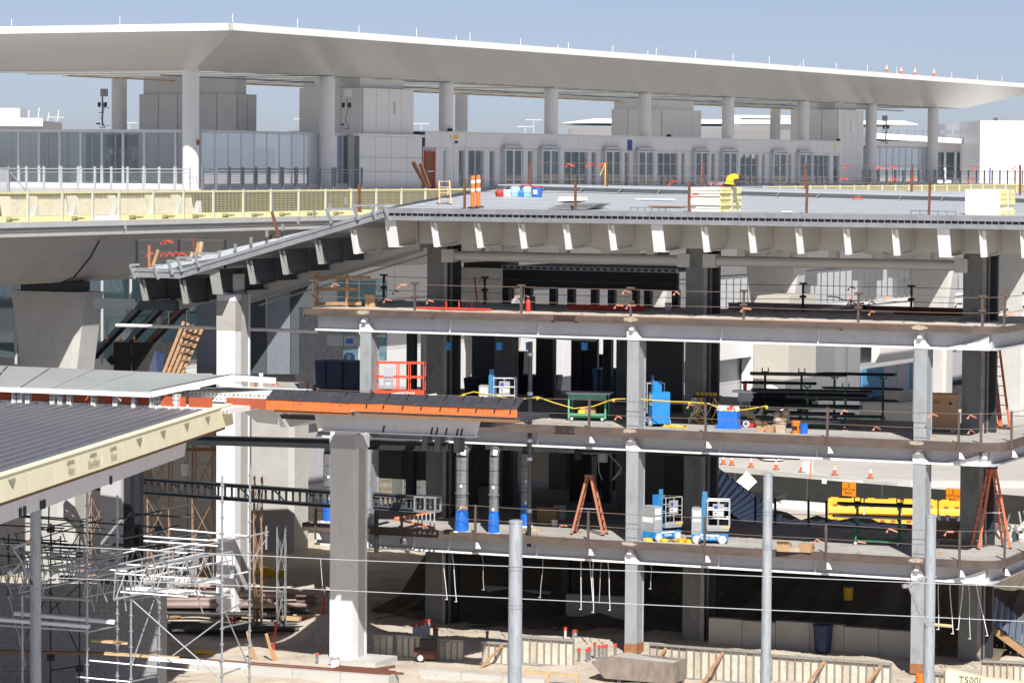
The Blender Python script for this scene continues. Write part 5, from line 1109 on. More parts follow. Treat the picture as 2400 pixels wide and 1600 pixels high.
# ================================================================ THINGS STANDING BEHIND the frame
YB = -15.2; p = G.at(1848, 890, YB); x0 = p.x; x1 = G.at(1912, 850, YB).x; ye = G.atx(1766, 850, x0).y
bx = T('cream_stair_box', 'cream rendered box hanging below the platform behind the pipe racks', 'building part', G, x0, YB, p.z)
mb = MB(); mb.box(0, x1 - x0, 0, ye - YB, 0, 5.2); P('box', mb, M['cream_render'], bx)
mb = MB(); mb.lathe((1.0, 1.4, -3.6), [(.7, -1.5), (.7, 3.6)], 20); P('drum', mb, M['white_plastic'], bx, smooth=40)
xa, xb = G.at(1957, 850, -4.6).x, G.at(2016, 850, -4.6).x
wt = T('white_wall_pier', 'tall white wall pier lit behind the pipe racks left of the blue doors', 'wall', G, xa, -4.6, 0)
for z in (0, 3.4): mb = MB(); mb.box(0, xb - xa, 0, 7.4, z, z + 3.38); P('wall_panel', mb, M['white_metal'], wt)
mb = MB(); mb.tube((2.2, -.1, 0), (2.2, -.1, 7), .06, 8); P('downpipe', mb, M['panel_light'], wt)
zd = G.at(2080, 925, 2.8).z; dr = T('blue_boarded_entrance', 'grey double doors flanked by blue boards in a recess below the platform', 'entrance', G, G.at(2017, 900, 2.8).x, 2.8, zd)
def gx(px): return G.at(px, 890, 2.8).x - G.at(2017, 890, 2.8).x
for a, b, m, n_ in ((2020, 2068, 'blue_door', 'board'), (2070, 2100, 'panel_grey', 'door'), (2101, 2130, 'panel_grey', 'door'), (2131, 2150, 'blue_door', 'board')): mb = MB(); mb.box(gx(a), gx(b), -.05, .1, 0, 2.35); P(n_, mb, M[m], dr)
mb = MB(); mb.box(gx(2017), gx(2200), -1.6, -.9, 3.0, 4.3); P('overhang', mb, M['pier_white'], dr)
mb = MB(); mb.box(gx(2030), gx(2068), -3, -1.4, -.2, .6); P('planter', mb, M['concrete'], dr)
for i, (px, w) in enumerate(((2202, 46), (2345, 40), (2420, 60))):
    q = G.at(px, 900, -4); t = T('round_column', ['cream round column behind the tan tool chest', 'cream round column behind the red ladders', 'white round column cut by the right edge'][i], 'column', G, q.x, -4, 0)
    mb = MB(); mb.lathe((0, 0, -.4), [(.78, 0), (.78, 9.2)], 20); P('shaft', mb, M['pier_white'], t, smooth=40); mb = MB(); mb.box(-1.0, 1.0, -1.0, 1.0, 8.8, 10.5); P('cap', mb, M['pier_white'], t)
mb = MB(); q = G.at(2226, 890, .5); t = T('blue_board', 'blue boarding between the cream round column and the dark column', 'boarding', G, q.x, .5, 3.5); mb.box(-.5, 1.2, 0, .1, 0, 3); P('sheet', mb, M['blue_door'], t)
# ledge with road cones, hoarding, signs
la, lb = N.on(1600, 1078, .45), N.on(2120, 1130, .45); ld = (lb - la); 
lt = T('concrete_ledge', 'long pale concrete ledge carrying a row of orange cones', 'ledge', N, la.x, la.y, 0)
nrm = V((ld.y, -ld.x, 0)).normalized()
for k in range(5): a = ld * (k / 5); b = ld * ((k + 1) / 5) - ld.normalized() * .03; mb = MB(); mb.prism([a + nrm * .6 + V((0, 0, -.3)), b + nrm * .6 + V((0, 0, -.3)), b - nrm * .6 + V((0, 0, -.3)), a - nrm * .6 + V((0, 0, -.3))], (0, 0, .74)); P('segment', mb, M['concrete_pale'], lt)
cl = ['orange cone cut by the dark column at the left end of the ledge', 'first full orange cone from the left on the ledge', 'second full orange cone on the ledge, close beside the first', 'orange cone third of the close trio on the ledge', 'orange cone standing alone right of the close trio', 'orange cone above the white diamond sign gap', 'orange cone touching the grey board on the ledge', 'orange cone right of the red pole on the ledge', 'orange cone last on the right of the ledge']
for i, (px, py) in enumerate([(1660, 1084), (1678, 1087), (1695, 1088), (1715, 1090), (1760, 1095), (1819, 1100), (1879, 1106), (1956, 1113), (2040, 1121)]):
    q = N.on(px, py, .44); cone(N, q.x, q.y, .44, cl[i], 'orange cones on the ledge', .92)
q = N.on(1892, 1107, .44); t = T('grey_board', 'grey board leaning between two cones on the ledge', 'board', N, q.x, q.y + .1, .44); mb = MB(); mb.box(-.3, .35, 0, .04, 0, .68); P('sheet', mb, M['panel_grey'], t); mb = MB(); mb.box(-.3, -.25, .04, .3, 0, .5); P('strut', mb, M['panel_grey'], t)
q = N.on(1893, 1170, .2); t = T('red_pole', 'thin red pole standing before the black hoarding', 'pole', N, q.x, q.y - .5, .0); mb = MB(); mb.tube((0, 0, 0), (.12, 0, 2.4), .035); P('rod', mb, M['orange_plastic'], t); mb = MB(); mb.box(-.3, .3, -.3, .3, -.02, .05); P('foot', mb, M['orange_plastic'], t)
ha, hb = N.on(1640, 1101, 1.55), N.on(2450, 1166, 1.55); hd = hb - ha; hn = hd.normalized(); hL = hd.length
yh = math.atan2(hd.y, hd.x); HF = Frame(ha.x, ha.y, yh)
ho = T('black_hoarding', 'long black fabric hoarding below the cone ledge with two detour signs', 'hoarding', HF, 0, 0, -.4)
k = 0; x = 0
while x < hL: mb = MB(); mb.box(x + .02, x + 2.38, -.02, .02, 0, 1.95); P('fabric_panel', mb, M['black_fabric'], ho); mb = MB(); mb.tube((x, .03, 0), (x, .03, 2.0), .03, 6); P('post', mb, M['frame_alu'], ho); x += 2.4
def sign(px, py, w, lab):
    q = HF.at(px, py, -.08); t = T('detour_sign', lab, 'sign', HF, q.x, -.08, q.z, 0, 'detour signs on the hoarding')
    mb = MB(); mb.box(-w / 2, w / 2, -.015, .015, -w * .43, w * .43); P('plate', mb, M['sign_orange'], t)
    text('DETOUR', t, M['black_ink'], 0, -.02, -.02, .2)
    mb = MB(); mb.box(-.14, .2, -.022, -.016, -.22, -.18); mb.prism([(-.14, -.022, -.27), (-.14, -.022, -.13), (-.26, -.022, -.2)], (0, .006, 0)); P('arrow', mb, M['black_ink'], t)
    mb = MB(); mb.lathe((0, -.02, .25), [(.03, 0), (.03, .05)], 8); mb.bar((0, -.02, .25), (0, -.02, .15), .03, .01, (0, 1, 0)); mb.bar((0, -.02, .17), (-.05, -.02, .09), .02, .01, (0, 1, 0)); mb.bar((0, -.02, .17), (.05, -.02, .09), .02, .01, (0, 1, 0)); P('symbol', mb, M['black_ink'], t)
sign(1990, 1146, .86, 'orange detour sign with left arrow in the middle of the black hoarding'); sign(2234, 1161, .86, 'orange detour sign half hidden behind the dark right column')
q = HF.at(1932, 1128, -.06); mb = MB(); mb.box(q.x - .15, q.x + .15, -.07, -.05, q.z + .4 - .12, q.z + .4 + .14); P('notice', mb, M['white_plastic'], ho)
q = N.at(1750, 1128, 170); t = T('diamond_sign', 'blank back of a grey diamond road sign left of the slender pole', 'sign', N, q.x, 170, 0)
mb = MB(); r_ = .55; mb.prism([(0, 0, q.z - r_), (r_, 0, q.z), (0, 0, q.z + r_), (-r_, 0, q.z)], (0, .02, 0)); P('plate', mb, M['panel_light'], t); mb = MB(); mb.tube((0, .05, 0), (0, .05, q.z + .5), .03); P('post', mb, M['frame_alu'], t)
kr = T('concrete_barrier', 'white concrete road barrier in front of the black hoarding', 'barrier', HF, HF.at(1800, 1190, -1.2).x, -1.2, -.4)
for k in range(3): mb = MB(); mb.prism([(k * 3.05, -.3, 0), (k * 3.05, -.12, .35), (k * 3.05, -.08, .85), (k * 3.05, .08, .85), (k * 3.05, .12, .35), (k * 3.05, .3, 0)], (3.0, 0, 0)); P('segment', mb, M['white_plastic' if k < 2 else 'panel_light'], kr)
def wbar(x, y, z, label):
    t = T('water_barrier', label, 'barrier', N, x, y, z, rad(-4), 'yellow water barriers stacked beyond the lowest floor')
    mb = MB(); mb.prism([(-.9, -.28, 0), (-.9, -.24, .2), (-.9, -.15, .34), (-.9, -.12, .74), (-.9, .12, .74), (-.9, .15, .34), (-.9, .24, .2), (-.9, .28, 0)], (1.8, 0, 0)); b = P('body', mb, M['barrier_yellow'], t)
    for px in (-.55, 0, .55): mb = MB(); mb.box(px - .12, px + .12, -.19, -.1, .36, .46); P('pocket', mb, M['rust_orange'], t)
    for px in (-.6, .5): mb = MB(); mb.box(px - .2, px + .2, -.08, .08, .74, .79); P('lug', mb, M['barrier_yellow'], t)
    mb = MB(); mb.box(-.93, -.9, -.2, .2, .05, .7); P('end', mb, M['barrier_yellow'], t)
b0 = N.on(1940, 1236, -.25)
for i in range(4):
    for j in range(2): wbar(b0.x + .95 + i * 1.88, b0.y + .2 - i * .3, -.25 + j * .78, f'{["leftmost", "second", "third", "rightmost"][i]} yellow water barrier in the {["lower", "upper"][j]} row of the stack')
# corrugated stair deck behind the lowest floor
sd_ = T('metal_stair_deck', 'sloping ribbed steel stair deck in shade behind the parked lift', 'stair deck', F, 0, 0, 0)
P1_, P2_, P3_, P4_ = F.at(1652, 1074, 14), F.at(1850, 1226, 14), F.at(1764, 1240, 9.3), F.at(1636, 1150, 9.3)
nrib = 15
for k in range(nrib):
    a = P1_.lerp(P2_, k / nrib); b = P1_.lerp(P2_, (k + .93) / nrib); c = P4_.lerp(P3_, (k + .93) / nrib); d = P4_.lerp(P3_, k / nrib); e = V((0, 0, .09))
    mb = MB(); mb.prism([d, a, a.lerp(b, .55) + e, d.lerp(c, .55) + e], (0, 0, -.05)); mb.prism([d.lerp(c, .55) + e, a.lerp(b, .55) + e, b, c], (0, 0, -.05)); P('tread_pan', mb, M['stair_metal'], sd_)
    mb = MB(); mb.tube(a + V((-.3, -.6, .1)), a + V((-.15, -.7, .3)), .02, 4); P('hook', mb, M['black_steel'], sd_)
mb = MB(); mb.bar(P1_ + V((0, 0, -.15)), P2_ + V((0, 0, -.15)), .12, .3); mb.bar(P4_ + V((0, 0, -.2)), P3_ + V((0, 0, -.2)), .12, .35); P('stringer', mb, M['black_steel'], sd_)
for k in range(10): x = F.at(1800, 1235, 11).x + k * .55; mb = MB(); mb.prism([(x, 9.2, 4.05), (x, 12.2, 4.05), (x + .3, 12.2, 4.13), (x + .3, 9.2, 4.13)], (0, 0, -.05)); mb.prism([(x + .3, 9.2, 4.13), (x + .3, 12.2, 4.13), (x + .54, 12.2, 4.05), (x + .54, 9.2, 4.05)], (0, 0, -.05)); P('landing_pan', mb, M['stair_metal'], sd_)
sr = T('metal_stair_deck', 'sloping ribbed steel stair deck at the lower right edge', 'stair deck', F, 0, 0, 0)
P1_, P2_, P3_, P4_ = F.at(2315, 1385, 9), F.at(2440, 1490, 9), F.at(2440, 1545, 6.2), F.at(2305, 1445, 6.2)
for k in range(9):
    a = P1_.lerp(P2_, k / 9); b = P1_.lerp(P2_, (k + .9) / 9); c = P4_.lerp(P3_, (k + .9) / 9); d = P4_.lerp(P3_, k / 9); e = V((0, 0, .09)); mb = MB(); mb.prism([d, a, a.lerp(b, .55) + e, d.lerp(c, .55) + e], (0, 0, -.05)); mb.prism([d.lerp(c, .55) + e, a.lerp(b, .55) + e, b, c], (0, 0, -.05)); P('tread_pan', mb, M['stair_metal'], sr)
mb = MB(); mb.bar(P4_ + V((0, 0, -.2)), P3_ + V((0, 0, -.2)), .1, .25); P('stringer', mb, M['timber'], sr)

# ================================================================ builders for site equipment
def put(lv, px, py):                                  # frame coordinates of a foot point on a floor
    return F.on(px, py, lv)
def FT(name, label, cat, px, py, lv, yaw=0, group=None):
    q = F.on(px, py, lv); return T(name, label, cat, F, q.x, q.y, lv + .003, yaw, group)
def wheel(par, x, y, z, r, w, m='rubber', rim='panel_light'):
    mb = MB(); mb.tube((x, y - w / 2, z), (x, y + w / 2, z), r, 14); o = P('wheel', mb, M[m], par); mb = MB(); mb.tube((x, y - w / 2 - .01, z), (x, y + w / 2 + .01, z), r * .62, 12); P('rim', mb, M[rim], o)
def mast_lift(label, px, py, lv, yaw, txt='Genie GR-12', mirror=1, um='lift_grey'):
    t = FT('mast_lift', label, 'lift', px, py, lv, yaw, 'blue mast lifts'); k = mirror
    def X(a, b): return (a * k, b * k) if k > 0 else (b * k, a * k)
    mb = MB(); mb.box(-.68, .68, -.38, .38, .12, .36); P('chassis', mb, M['lift_blue'], t)
    for x in (-.48, .48):
        for y in (-.37, .37): wheel(t, x, y, .16, .16, .09, 'panel_grey', 'panel_light')
    text(txt, t, M['white_ink'], 0, -.386, .22, .15)
    mb = MB(); mb.box(-.36, .36, -.388, -.382, .29, .35); P('data_plate', mb, M['white_plastic'], t)
    a, b = X(-.68, -.3); mb = MB(); mb.box(a, b, -.36, .36, .36, 1.32); P('power_unit', mb, M[um], t)
    mb = MB(); mb.box(a + .05, b - .05, -.366, -.36, 1.02, 1.24); P('label_plate', mb, M['panel_light'], t); mb = MB(); mb.box(a + .05, b - .05, -.366, -.36, .82, .92); P('label_plate', mb, M['white_plastic'], t)
    mb = MB(); mb.box(a - .004, a, -.3, .3, .7, .9); P('label_plate', mb, M['white_plastic'], t)
    a, b = X(-.32, -.08); mb = MB(); mb.box(a, b, -.16, .16, .36, 1.72); P('mast', mb, M['lift_blue'], t); mb = MB(); mb.box(a + .03, b - .03, -.2, -.16, .5, 1.95); P('mast_stage', mb, M['tank_blue'], t)
    a, b = X(-.1, .72); mb = MB(); mb.box(a, b, -.36, .36, .48, .56); mb.box(a, b, -.37, -.34, .56, .70); bs = P('platform', mb, M['lift_grey'], t)
    for q in range(5): xx = b - .3 + q * .07 if k > 0 else a + .02 + q * .07; mb = MB(); mb.prism([(xx, -.376, .58), (xx + .035, -.376, .58), (xx + .06, -.376, .68), (xx + .025, -.376, .68)], (0, .004, 0)); P('warning_stripe', mb, M['saw_yellow'], bs)
    for y in (-.35, .35):
        for z in (.95, 1.28, 1.62): mb = MB(); mb.tube((a, y, z), (b, y, z), .02, 6); P('rail', mb, M['ladder_alu'], bs)
        for x in (a, (a + b) / 2, b): mb = MB(); mb.tube((x, y, .56), (x, y, 1.62), .02, 6); P('rail_post', mb, M['ladder_alu'], bs)
    for x in (a, b): mb = MB(); mb.tube((x, -.35, 1.62), (x, .35, 1.62), .02, 6); mb.tube((x, -.35, 1.1), (x, .35, 1.1), .02, 6); P('rail', mb, M['ladder_alu'], bs)
    c = (a + b) / 2; mb = MB(); mb.box(c - .2, c + .22, -.34, -.28, 1.0, 1.5); cb_ = P('control_panel', mb, M['lift_grey'], t); mb = MB(); mb.box(c - .16, c + .18, -.346, -.34, 1.08, 1.22); P('logo_plate', mb, M['white_plastic'], cb_); mb = MB(); mb.tube((c - .09, -.352, 1.15), (c - .09, -.346, 1.15), .045, 10); mb.box(c - .15, c - .02, -.346, -.34, 1.3, 1.44); P('logo_mark', mb, M['blue_sign'], cb_); return t
def stepladder(label, px, py, lv, yaw, h, spread, w0=.62, m='ladder_orange', rung='ladder_alu', n=8, wt_=.32, lie=False):
    t = FT('stepladder', label, 'ladder', px, py, lv, yaw); 
    for s in (-1, 1):
        fl = []
        for q in (-1, 1):
            p0 = V((s * spread / 2, q * w0 / 2, 0)); p1 = V((s * .08, q * wt_ / 2, h)); fl.append((p0, p1)); mb = MB(); mb.bar(p0, p1, .035, .09, (1, 0, 0)); r = P('side_rail', mb, M[m], t); mb = MB(); mb.box(p0.x - .05, p0.x + .05, p0.y - .04, p0.y + .04, 0, .06); P('foot', mb, M['black_plastic'], r)
        for k in range(1, n): f = k / n; mb = MB(); mb.bar(fl[0][0].lerp(fl[0][1], f), fl[1][0].lerp(fl[1][1], f), .07, .03); P('rung', mb, M[rung], t)
    mb = MB(); mb.box(-.16, .16, -wt_ / 2 - .04, wt_ / 2 + .04, h - .02, h + .06); P('top_cap', mb, M['black_plastic' if m == 'ladder_orange' else m], t)
    mb = MB(); mb.bar((-spread * .28, -.2, h * .45), (spread * .28, -.2, h * .45), .02, .03); P('spreader', mb, M['ladder_alu'], t)
    return t
def carton(label, px, py, lv, w, d, h, yaw=0, group=None, m='cardboard', open_=False, name='cardboard_box'):
    t = FT(name, label, 'box', px, py, lv, yaw, group); mb = MB(); mb.box(-w / 2, w / 2, -d / 2, d / 2, 0, h); P('carton', mb, M[m], t)
    mb = MB(); mb.box(-.03, .03, -d / 2 - .004, d / 2 + .004, h - .08, h + .004); P('tape', mb, M['paper'], t)
    if open_: mb = MB(); mb.prism([(-w / 2, -d / 2, h), (w / 2, -d / 2, h), (w / 2, -d / 2 - .12, h + .1), (-w / 2, -d / 2 - .12, h + .1)], (0, .01, .01)); P('flap', mb, M[m], t)
    return t
def bucket(label, px, py, lv, m, lid=None, r=.15, h=.37, group=None, logo=None, fr=None, plug=None):
    q = F.on(px, py, lv); t = T('bucket', label, 'bucket', F, q.x, q.y, lv, 0, group); mb = MB(); mb.lathe((0, 0, 0), [(r * .88, 0), (r, h)], 18); P('pail', mb, M[m], t, smooth=40)
    mb = MB(); mb.lathe((0, 0, h - .06), [(r * 1.06, 0), (r * 1.06, .025)], 18); P('rim', mb, M[m], t)
    if lid: mb = MB(); mb.lathe((0, 0, h), [(r * 1.08, 0), (r * 1.08, .03)], 18); P('lid', mb, M[lid], t)
    if logo: mb = MB(); mb.box(-r * .6, r * .6, -r * 1.02, -r * .7, h * .3, h * .6); P('label', mb, M[logo], t)
    return t

# ---------------------------------------------------------------- lowest floor
z1 = LV[0]
mast_lift('blue and grey mast lift seen from its grey power unit beside the middle column', 1550, 1264, z1, rad(62), 'Genie')
mast_lift('blue mast lift with its grey rail basket to the right on the lowest floor', 1664, 1271, z1, rad(17), 'Genie GR-12')
stepladder('orange brown stepladder standing open with a wide spread left of the middle column', 1381, 1252, z1, rad(8), 2.25, 1.25, m='ladder_brown', rung='ladder_brown')
stepladder('tall red stepladder with silver steps at the right end of the lowest floor', 2322, 1284, z1, rad(35), 3.0, 1.25, .8, 'ladder_orange', 'ladder_alu', 10)
t = FT('folded_stepladder', 'folded orange stepladder lying on its side near the box frame', 'ladder', 972, 1238, z1, rad(16))
for y, z0, z1_ in ((0, .04, .04), (.05, .12, .66)): mb = MB(); mb.bar((-.82, y, z0 + (.32 if z0 < .1 else .26)), (.82, y, z1_), .035, .08); P('side_rail', mb, M['ladder_orange'], t)
for k in range(10): f = k / 9; x = -.68 + 1.45 * f; mb = MB(); mb.bar((x, .02, .36 - .3 * f), (x, .05, .4 + .24 * f), .05, .04, (0, 1, 0)); P('rung', mb, M['ladder_alu'], t)
def duct(label, px, yt, yb, w, lv=z1, wrap=.85):
    a = F.on(px, yb, lv); top = F.at(px, yt, a.y).z - lv; t = T('duct_riser', label, 'duct', F, a.x, a.y, lv, rad(20), 'wrapped duct risers on the lowest floor')
    n = 4; h = (top - wrap) / n
    for k in range(n):
        mb = MB(); mb.lathe((0, 0, wrap + k * h), [(w / 2, .01), (w / 2, h - .01)], 8); P('duct_section', mb, M['duct_galv'], t); 
    mb = MB(); mb.lathe((0, 0, wrap + 1 * h + .1), [(w / 2 + .04, 0), (w / 2 + .04, .05)], 8); P('flange', mb, M['duct_galv'], t)
    mb = MB(); mb.lathe((0, 0, .02), [(w / 2 + .02, 0), (w / 2 + .03, .4), (w / 2 + .012, wrap * .8), (w / 2 - .01, wrap)], 10); P('blue_wrap', mb, M['tarp_blue'], t)
    mb = MB(); mb.box(-w / 2 - .05, w / 2 + .05, -w / 2 - .02, w / 2, 0, .04); P('base_plate', mb, M['white_plastic'], t)
    for z in (wrap + .05, wrap + .9): mb = MB(); mb.box(-.06, .03, -w / 2 - .012, -w / 2, z, z + .11); P('tag', mb, M['white_plastic'], t)
    mb = MB(); q = [(0, 0, top), (.02, .1, top + .2), (.08, .35, top + .34), (.12, .8, top + .36)]
    for i, (p0, p1) in enumerate(zip(q, q[1:])): mb.tube(p0, p1, w / 2, 8)
    P('elbow', mb, M['duct_galv'], t)
duct('left wrapped duct riser half behind the near white column', 772, 1062, 1222, .5)
duct('middle wrapped duct riser with blue film at its foot', 1082, 1070, 1246, .48)
duct('slimmer wrapped duct riser right of the middle one', 1157, 1070, 1250, .38)
duct('wrapped duct riser set further back beside the black standpipe', 1233, 1062, 1233, .42)
sp = FT('standpipe', 'black vertical standpipe passing the two lower floors at the slab edge', 'pipe', 1240, 1256, z1); hh = F.at(1240, 800, .2).z - z1
mb = MB(); mb.tube((0, 0, -.4), (0, 0, hh), .085, 10); P('pipe', mb, M['black_plastic'], sp, smooth=50)
for z in (.9, 2.9, 3.6, 5.4, 6.9): mb = MB(); mb.tube((0, 0, z), (0, 0, z + .12), .11, 10); P('coupling', mb, M['rail_grey'], sp)
t = FT('pipe_stub', 'short black pipe hanging below the middle floor edge', 'pipe', 1352, 1000, LV[1] - .3); mb = MB(); mb.tube((0, .1, -1.0), (0, .1, 0), .09, 10); P('pipe', mb, M['black_plastic'], t); mb = MB(); mb.tube((0, .1, -1.3), (0, .1, -1.0), .16, 8); P('fitting', mb, M['black_steel'], t)
t = FT('pipe_stub', 'black pipe stub beside the near white column', 'pipe', 882, 1240, z1); mb = MB(); mb.tube((0, 0, -.9), (0, 0, 1.2), .09, 10); P('pipe', mb, M['black_plastic'], t); mb = MB(); mb.tube((0, 0, 1.05), (0, 0, 1.2), .12, 10); P('collar', mb, M['panel_grey'], t)
carton('left open cardboard box of the row on the lowest floor edge', 1838, 1291, z1, .48, .35, .3, .1, 'cartons on the lowest floor', open_=True)
carton('flat low carton between two boxes on the lowest floor edge', 1862, 1292, z1, .4, .3, .16, .2, 'cartons on the lowest floor', 'paper')
carton('right taller cardboard box of the row on the lowest floor edge', 1890, 1293, z1, .5, .36, .32, -.1, 'cartons on the lowest floor')
carton('brown carton in the shade behind the ladder on the lowest floor', 1285, 1222, z1, .8, .5, .5, .1, 'cartons on the lowest floor', 'cardboard', True)
carton('grey box in the shade beside the brown carton', 1312, 1215, z1, .4, .4, .55, .1, 'cartons on the lowest floor', 'panel_grey')
bucket('white bucket in the shade before the brown carton', 1300, 1232, z1, 'white_plastic', None, .13, .25)
t = FT('wood_offcuts', 'timber offcuts at the foot of the black standpipe', 'timber', 1240, 1252, z1)
for k in range(6): mb = MB(); mb.cbox((random.uniform(-.35, .4), random.uniform(-.3, .3), .05 + .04 * k), (random.uniform(.3, .6), .09, .04), random.uniform(0, 3)); P('offcut', mb, M['timber_pale'], t)
t = FT('packing_rubbish', 'scraps of packing and a black sack beside the blue lift', 'rubbish', 1510, 1266, z1)
for k in range(12): mb = MB(); mb.cbox((random.uniform(-.35, 2.0), random.uniform(-.3, .2), .06), (random.uniform(.15, .4), random.uniform(.1, .3), random.uniform(.05, .16)), random.uniform(0, 3)); P('scrap', mb, M[random.choice(['paper', 'cardboard', 'white_plastic', 'saw_yellow', 'membrane'])], t)
def tool_chest(label, px, py, lv, yaw, w, d, h, m, lid, words=None):
    t = FT('tool_chest', label, 'tool chest', px, py, lv, yaw); mb = MB(); mb.box(-w / 2, w / 2, -d / 2, d / 2, .2, h - .2); P('body', mb, M[m], t)
    mb = MB(); mb.prism([(-w / 2 - .02, -d / 2 - .02, h - .19), (w / 2 + .02, -d / 2 - .02, h - .19), (w / 2 + .02, d / 2, h), (-w / 2 - .02, d / 2, h)], (0, .0, -.03)) if lid == 'slope' else mb.box(-w / 2 - .02, w / 2 + .02, -d / 2 - .02, d / 2 + .02, h - .19, h); P('lid', mb, M[m], t)
    for x in (-w / 2 + .14, w / 2 - .14):
        for y in (-d / 2 + .12, d / 2 - .12): wheel(t, x, y, .1, .1, .06, 'panel_light', 'rail_grey')
    mb = MB(); mb.box(-w / 2 + .02, w / 2 - .02, -d / 2 + .02, d / 2 - .02, .16, .2); P('skid', mb, M['timber_pale'], t)
    mb = MB(); mb.tube((w * .28, -d / 2 - .012, h * .76), (w * .28, -d / 2, h * .76), .06, 12); P('lock_hole', mb, M['black_ink'], t)
    mb = MB(); mb.box(w / 2, w / 2 + .02, -.15, .15, h * .45, h * .5); P('handle', mb, M['rail_grey'], t)
    if words: text(words, t, M['black_ink'], -w * .22, -d / 2 - .004, h * .78, .13)
    return t
tool_chest('dark brown tool chest with rubbish on its lid at right of the lowest floor', 2226, 1272, z1, rad(14), 1.2, .75, .92, 'box_brown', 'flat')
t = FT('lid_rubbish', 'cups and bottles on the lid of the dark brown chest', 'rubbish', 2228, 1220, z1 + .93)
for k in range(9): mb = MB(); x = random.uniform(-.5, .5); mb.lathe((x, random.uniform(-.1, .1), 0), [(.05, 0), (.06, .14 + .1 * random.random())], 8); P('bottle', mb, M[random.choice(['white_plastic', 'panel_grey', 'lift_blue', 'duct_galv'])], t)
def pipe_rack(label, px, py, lv, yaw, L_, h, arms, tops, m='cart_green', pm='black_steel', group=None):
    """wheeled green pipe rack: two posts on a base with pipes lying across the arms"""
    t = FT('pipe_rack', label, 'pipe rack', px, py, lv, yaw, group)
    for y in (-.3, .3): mb = MB(); mb.bar((-L_ / 2, y, .16), (L_ / 2, y, .16), .07, .07); P('base_rail', mb, M[m], t)
    for x in (-L_ / 2, L_ / 2):
        mb = MB(); mb.bar((x, -.38, .18), (x, .38, .18), .07, .08); mb.bar((x, 0, .18), (x, 0, h), .09, .09, (0, 1, 0)); mb.bar((x, -.32, .2), (x, 0, .75), .06, .06); mb.bar((x, .32, .2), (x, 0, .75), .06, .06); ps = P('post', mb, M[m], t)
        for z in arms: mb = MB(); mb.bar((x, -.45, z), (x, .45, z), .05, .05); mb.box(x - .03, x + .03, -.47, -.42, z, z + .1); P('arm', mb, M[m], ps)
        mb = MB(); mb.path([(x - .12, 0, h + .22), (x - .12, 0, h + .05), (x + .12, 0, h + .05), (x + .12, 0, h + .22)], .025); P('fork', mb, M[m], ps)
        for y in (-.36, .36): wheel(t, x, y, .08, .08, .05, 'rubber', 'panel_light')
    for z, n, l0, l1, r in tops:
        for k in range(n): y = -.36 + k * .17 + random.uniform(-.03, .03); mb = MB(); mb.tube((l0 + random.uniform(-.15, .15), y, z + r + .03), (l1 + random.uniform(-.15, .15), y, z + r + .03), r, 8); P('pipe', mb, M[pm if random.random() < .8 else 'rail_grey'], t)
    return t
pipe_rack('green pipe cart carrying black steel beams at right of the lowest floor', 2058, 1276, z1, rad(8), 1.6, 1.55, (.55, .95, 1.4), [(.55, 2, -2.1, 1.2, .05), (.98, 3, -1.6, 1.3, .055), (1.43, 3, -1.5, 1.4, .06)], group='wheeled pipe racks')
t = FT('handrail_bundle', 'silver rails and wrapped bundles heaped behind the tall red stepladder', 'scrap', 2362, 1270, z1)
for k in range(14): mb = MB(); x = random.uniform(-.7, .8); y = random.uniform(.2, 1.2); mb.bar((x, y, random.uniform(0, .5)), (x + random.uniform(-.8, .8), y + random.uniform(-.2, .4), random.uniform(.3, 1.2)), .05, .05, (0, 1, 0)); P('rail', mb, M[random.choice(['ladder_alu', 'galv', 'panel_light'])], t)
for k in range(4): mb = MB(); mb.cbox((-.5 + k * .35, .6, .15), (.4, .4, .3), k); P('bundle', mb, M[['paper', 'panel_grey', 'membrane', 'white_plastic'][k]], t)
guard('rear black guard posts along the back of the lowest floor', upx([1770, 1817, 1895, 1937], 1250, 8.3), z1, (.45, 1.0), 1.05, 0, 'black_steel', 'flag_pink', 2)
t = FT('ceiling_duct', 'grey ceiling duct run under the middle floor', 'duct', 1060, 1062, LV[1] - 1.35); mb = MB()
for k in range(5): mb = MB(); mb.box(k * 1.05, k * 1.05 + 1.02, 3.2, 3.8, -.1, .35); P('duct_section', mb, M['duct_galv'], t)
t = FT('hung_lamp', 'blue work lamp box hung under the middle floor with white wire frame', 'lamp', 1410, 1078, LV[1] - 1.9); mb = MB(); mb.box(-.22, .22, 0, .4, .3, .75); P('housing', mb, M['lift_blue'], t); mb = MB(); mb.path([(-.2, .1, .3), (-.15, .1, -.5), (0, .1, -.8)], .02); mb.path([(.2, .1, .3), (.75, .3, -.3), (.4, .2, -.8), (.75, .3, -.45)], .02); P('frame', mb, M['white_metal'], t); mb = MB(); mb.box(-.15, .15, .1, .3, -.1, .28); P('lens', mb, M['panel_light'], t)
t = FT('plant_cabinet', 'black cabinet and machine in the dark centre of the lowest floor', 'cabinet', 1318, 1185, z1); mb = MB(); mb.box(-.5, .5, 2, 2.6, 0, 1.9); P('body', mb, M['black_plastic'], t); mb = MB(); mb.prism([(.1, 2, 1.9), (.45, 2, 1.9), (.35, 2, 2.5), (.2, 2, 2.6)], (0, .3, 0)); P('hood', mb, M['black_plastic'], t)
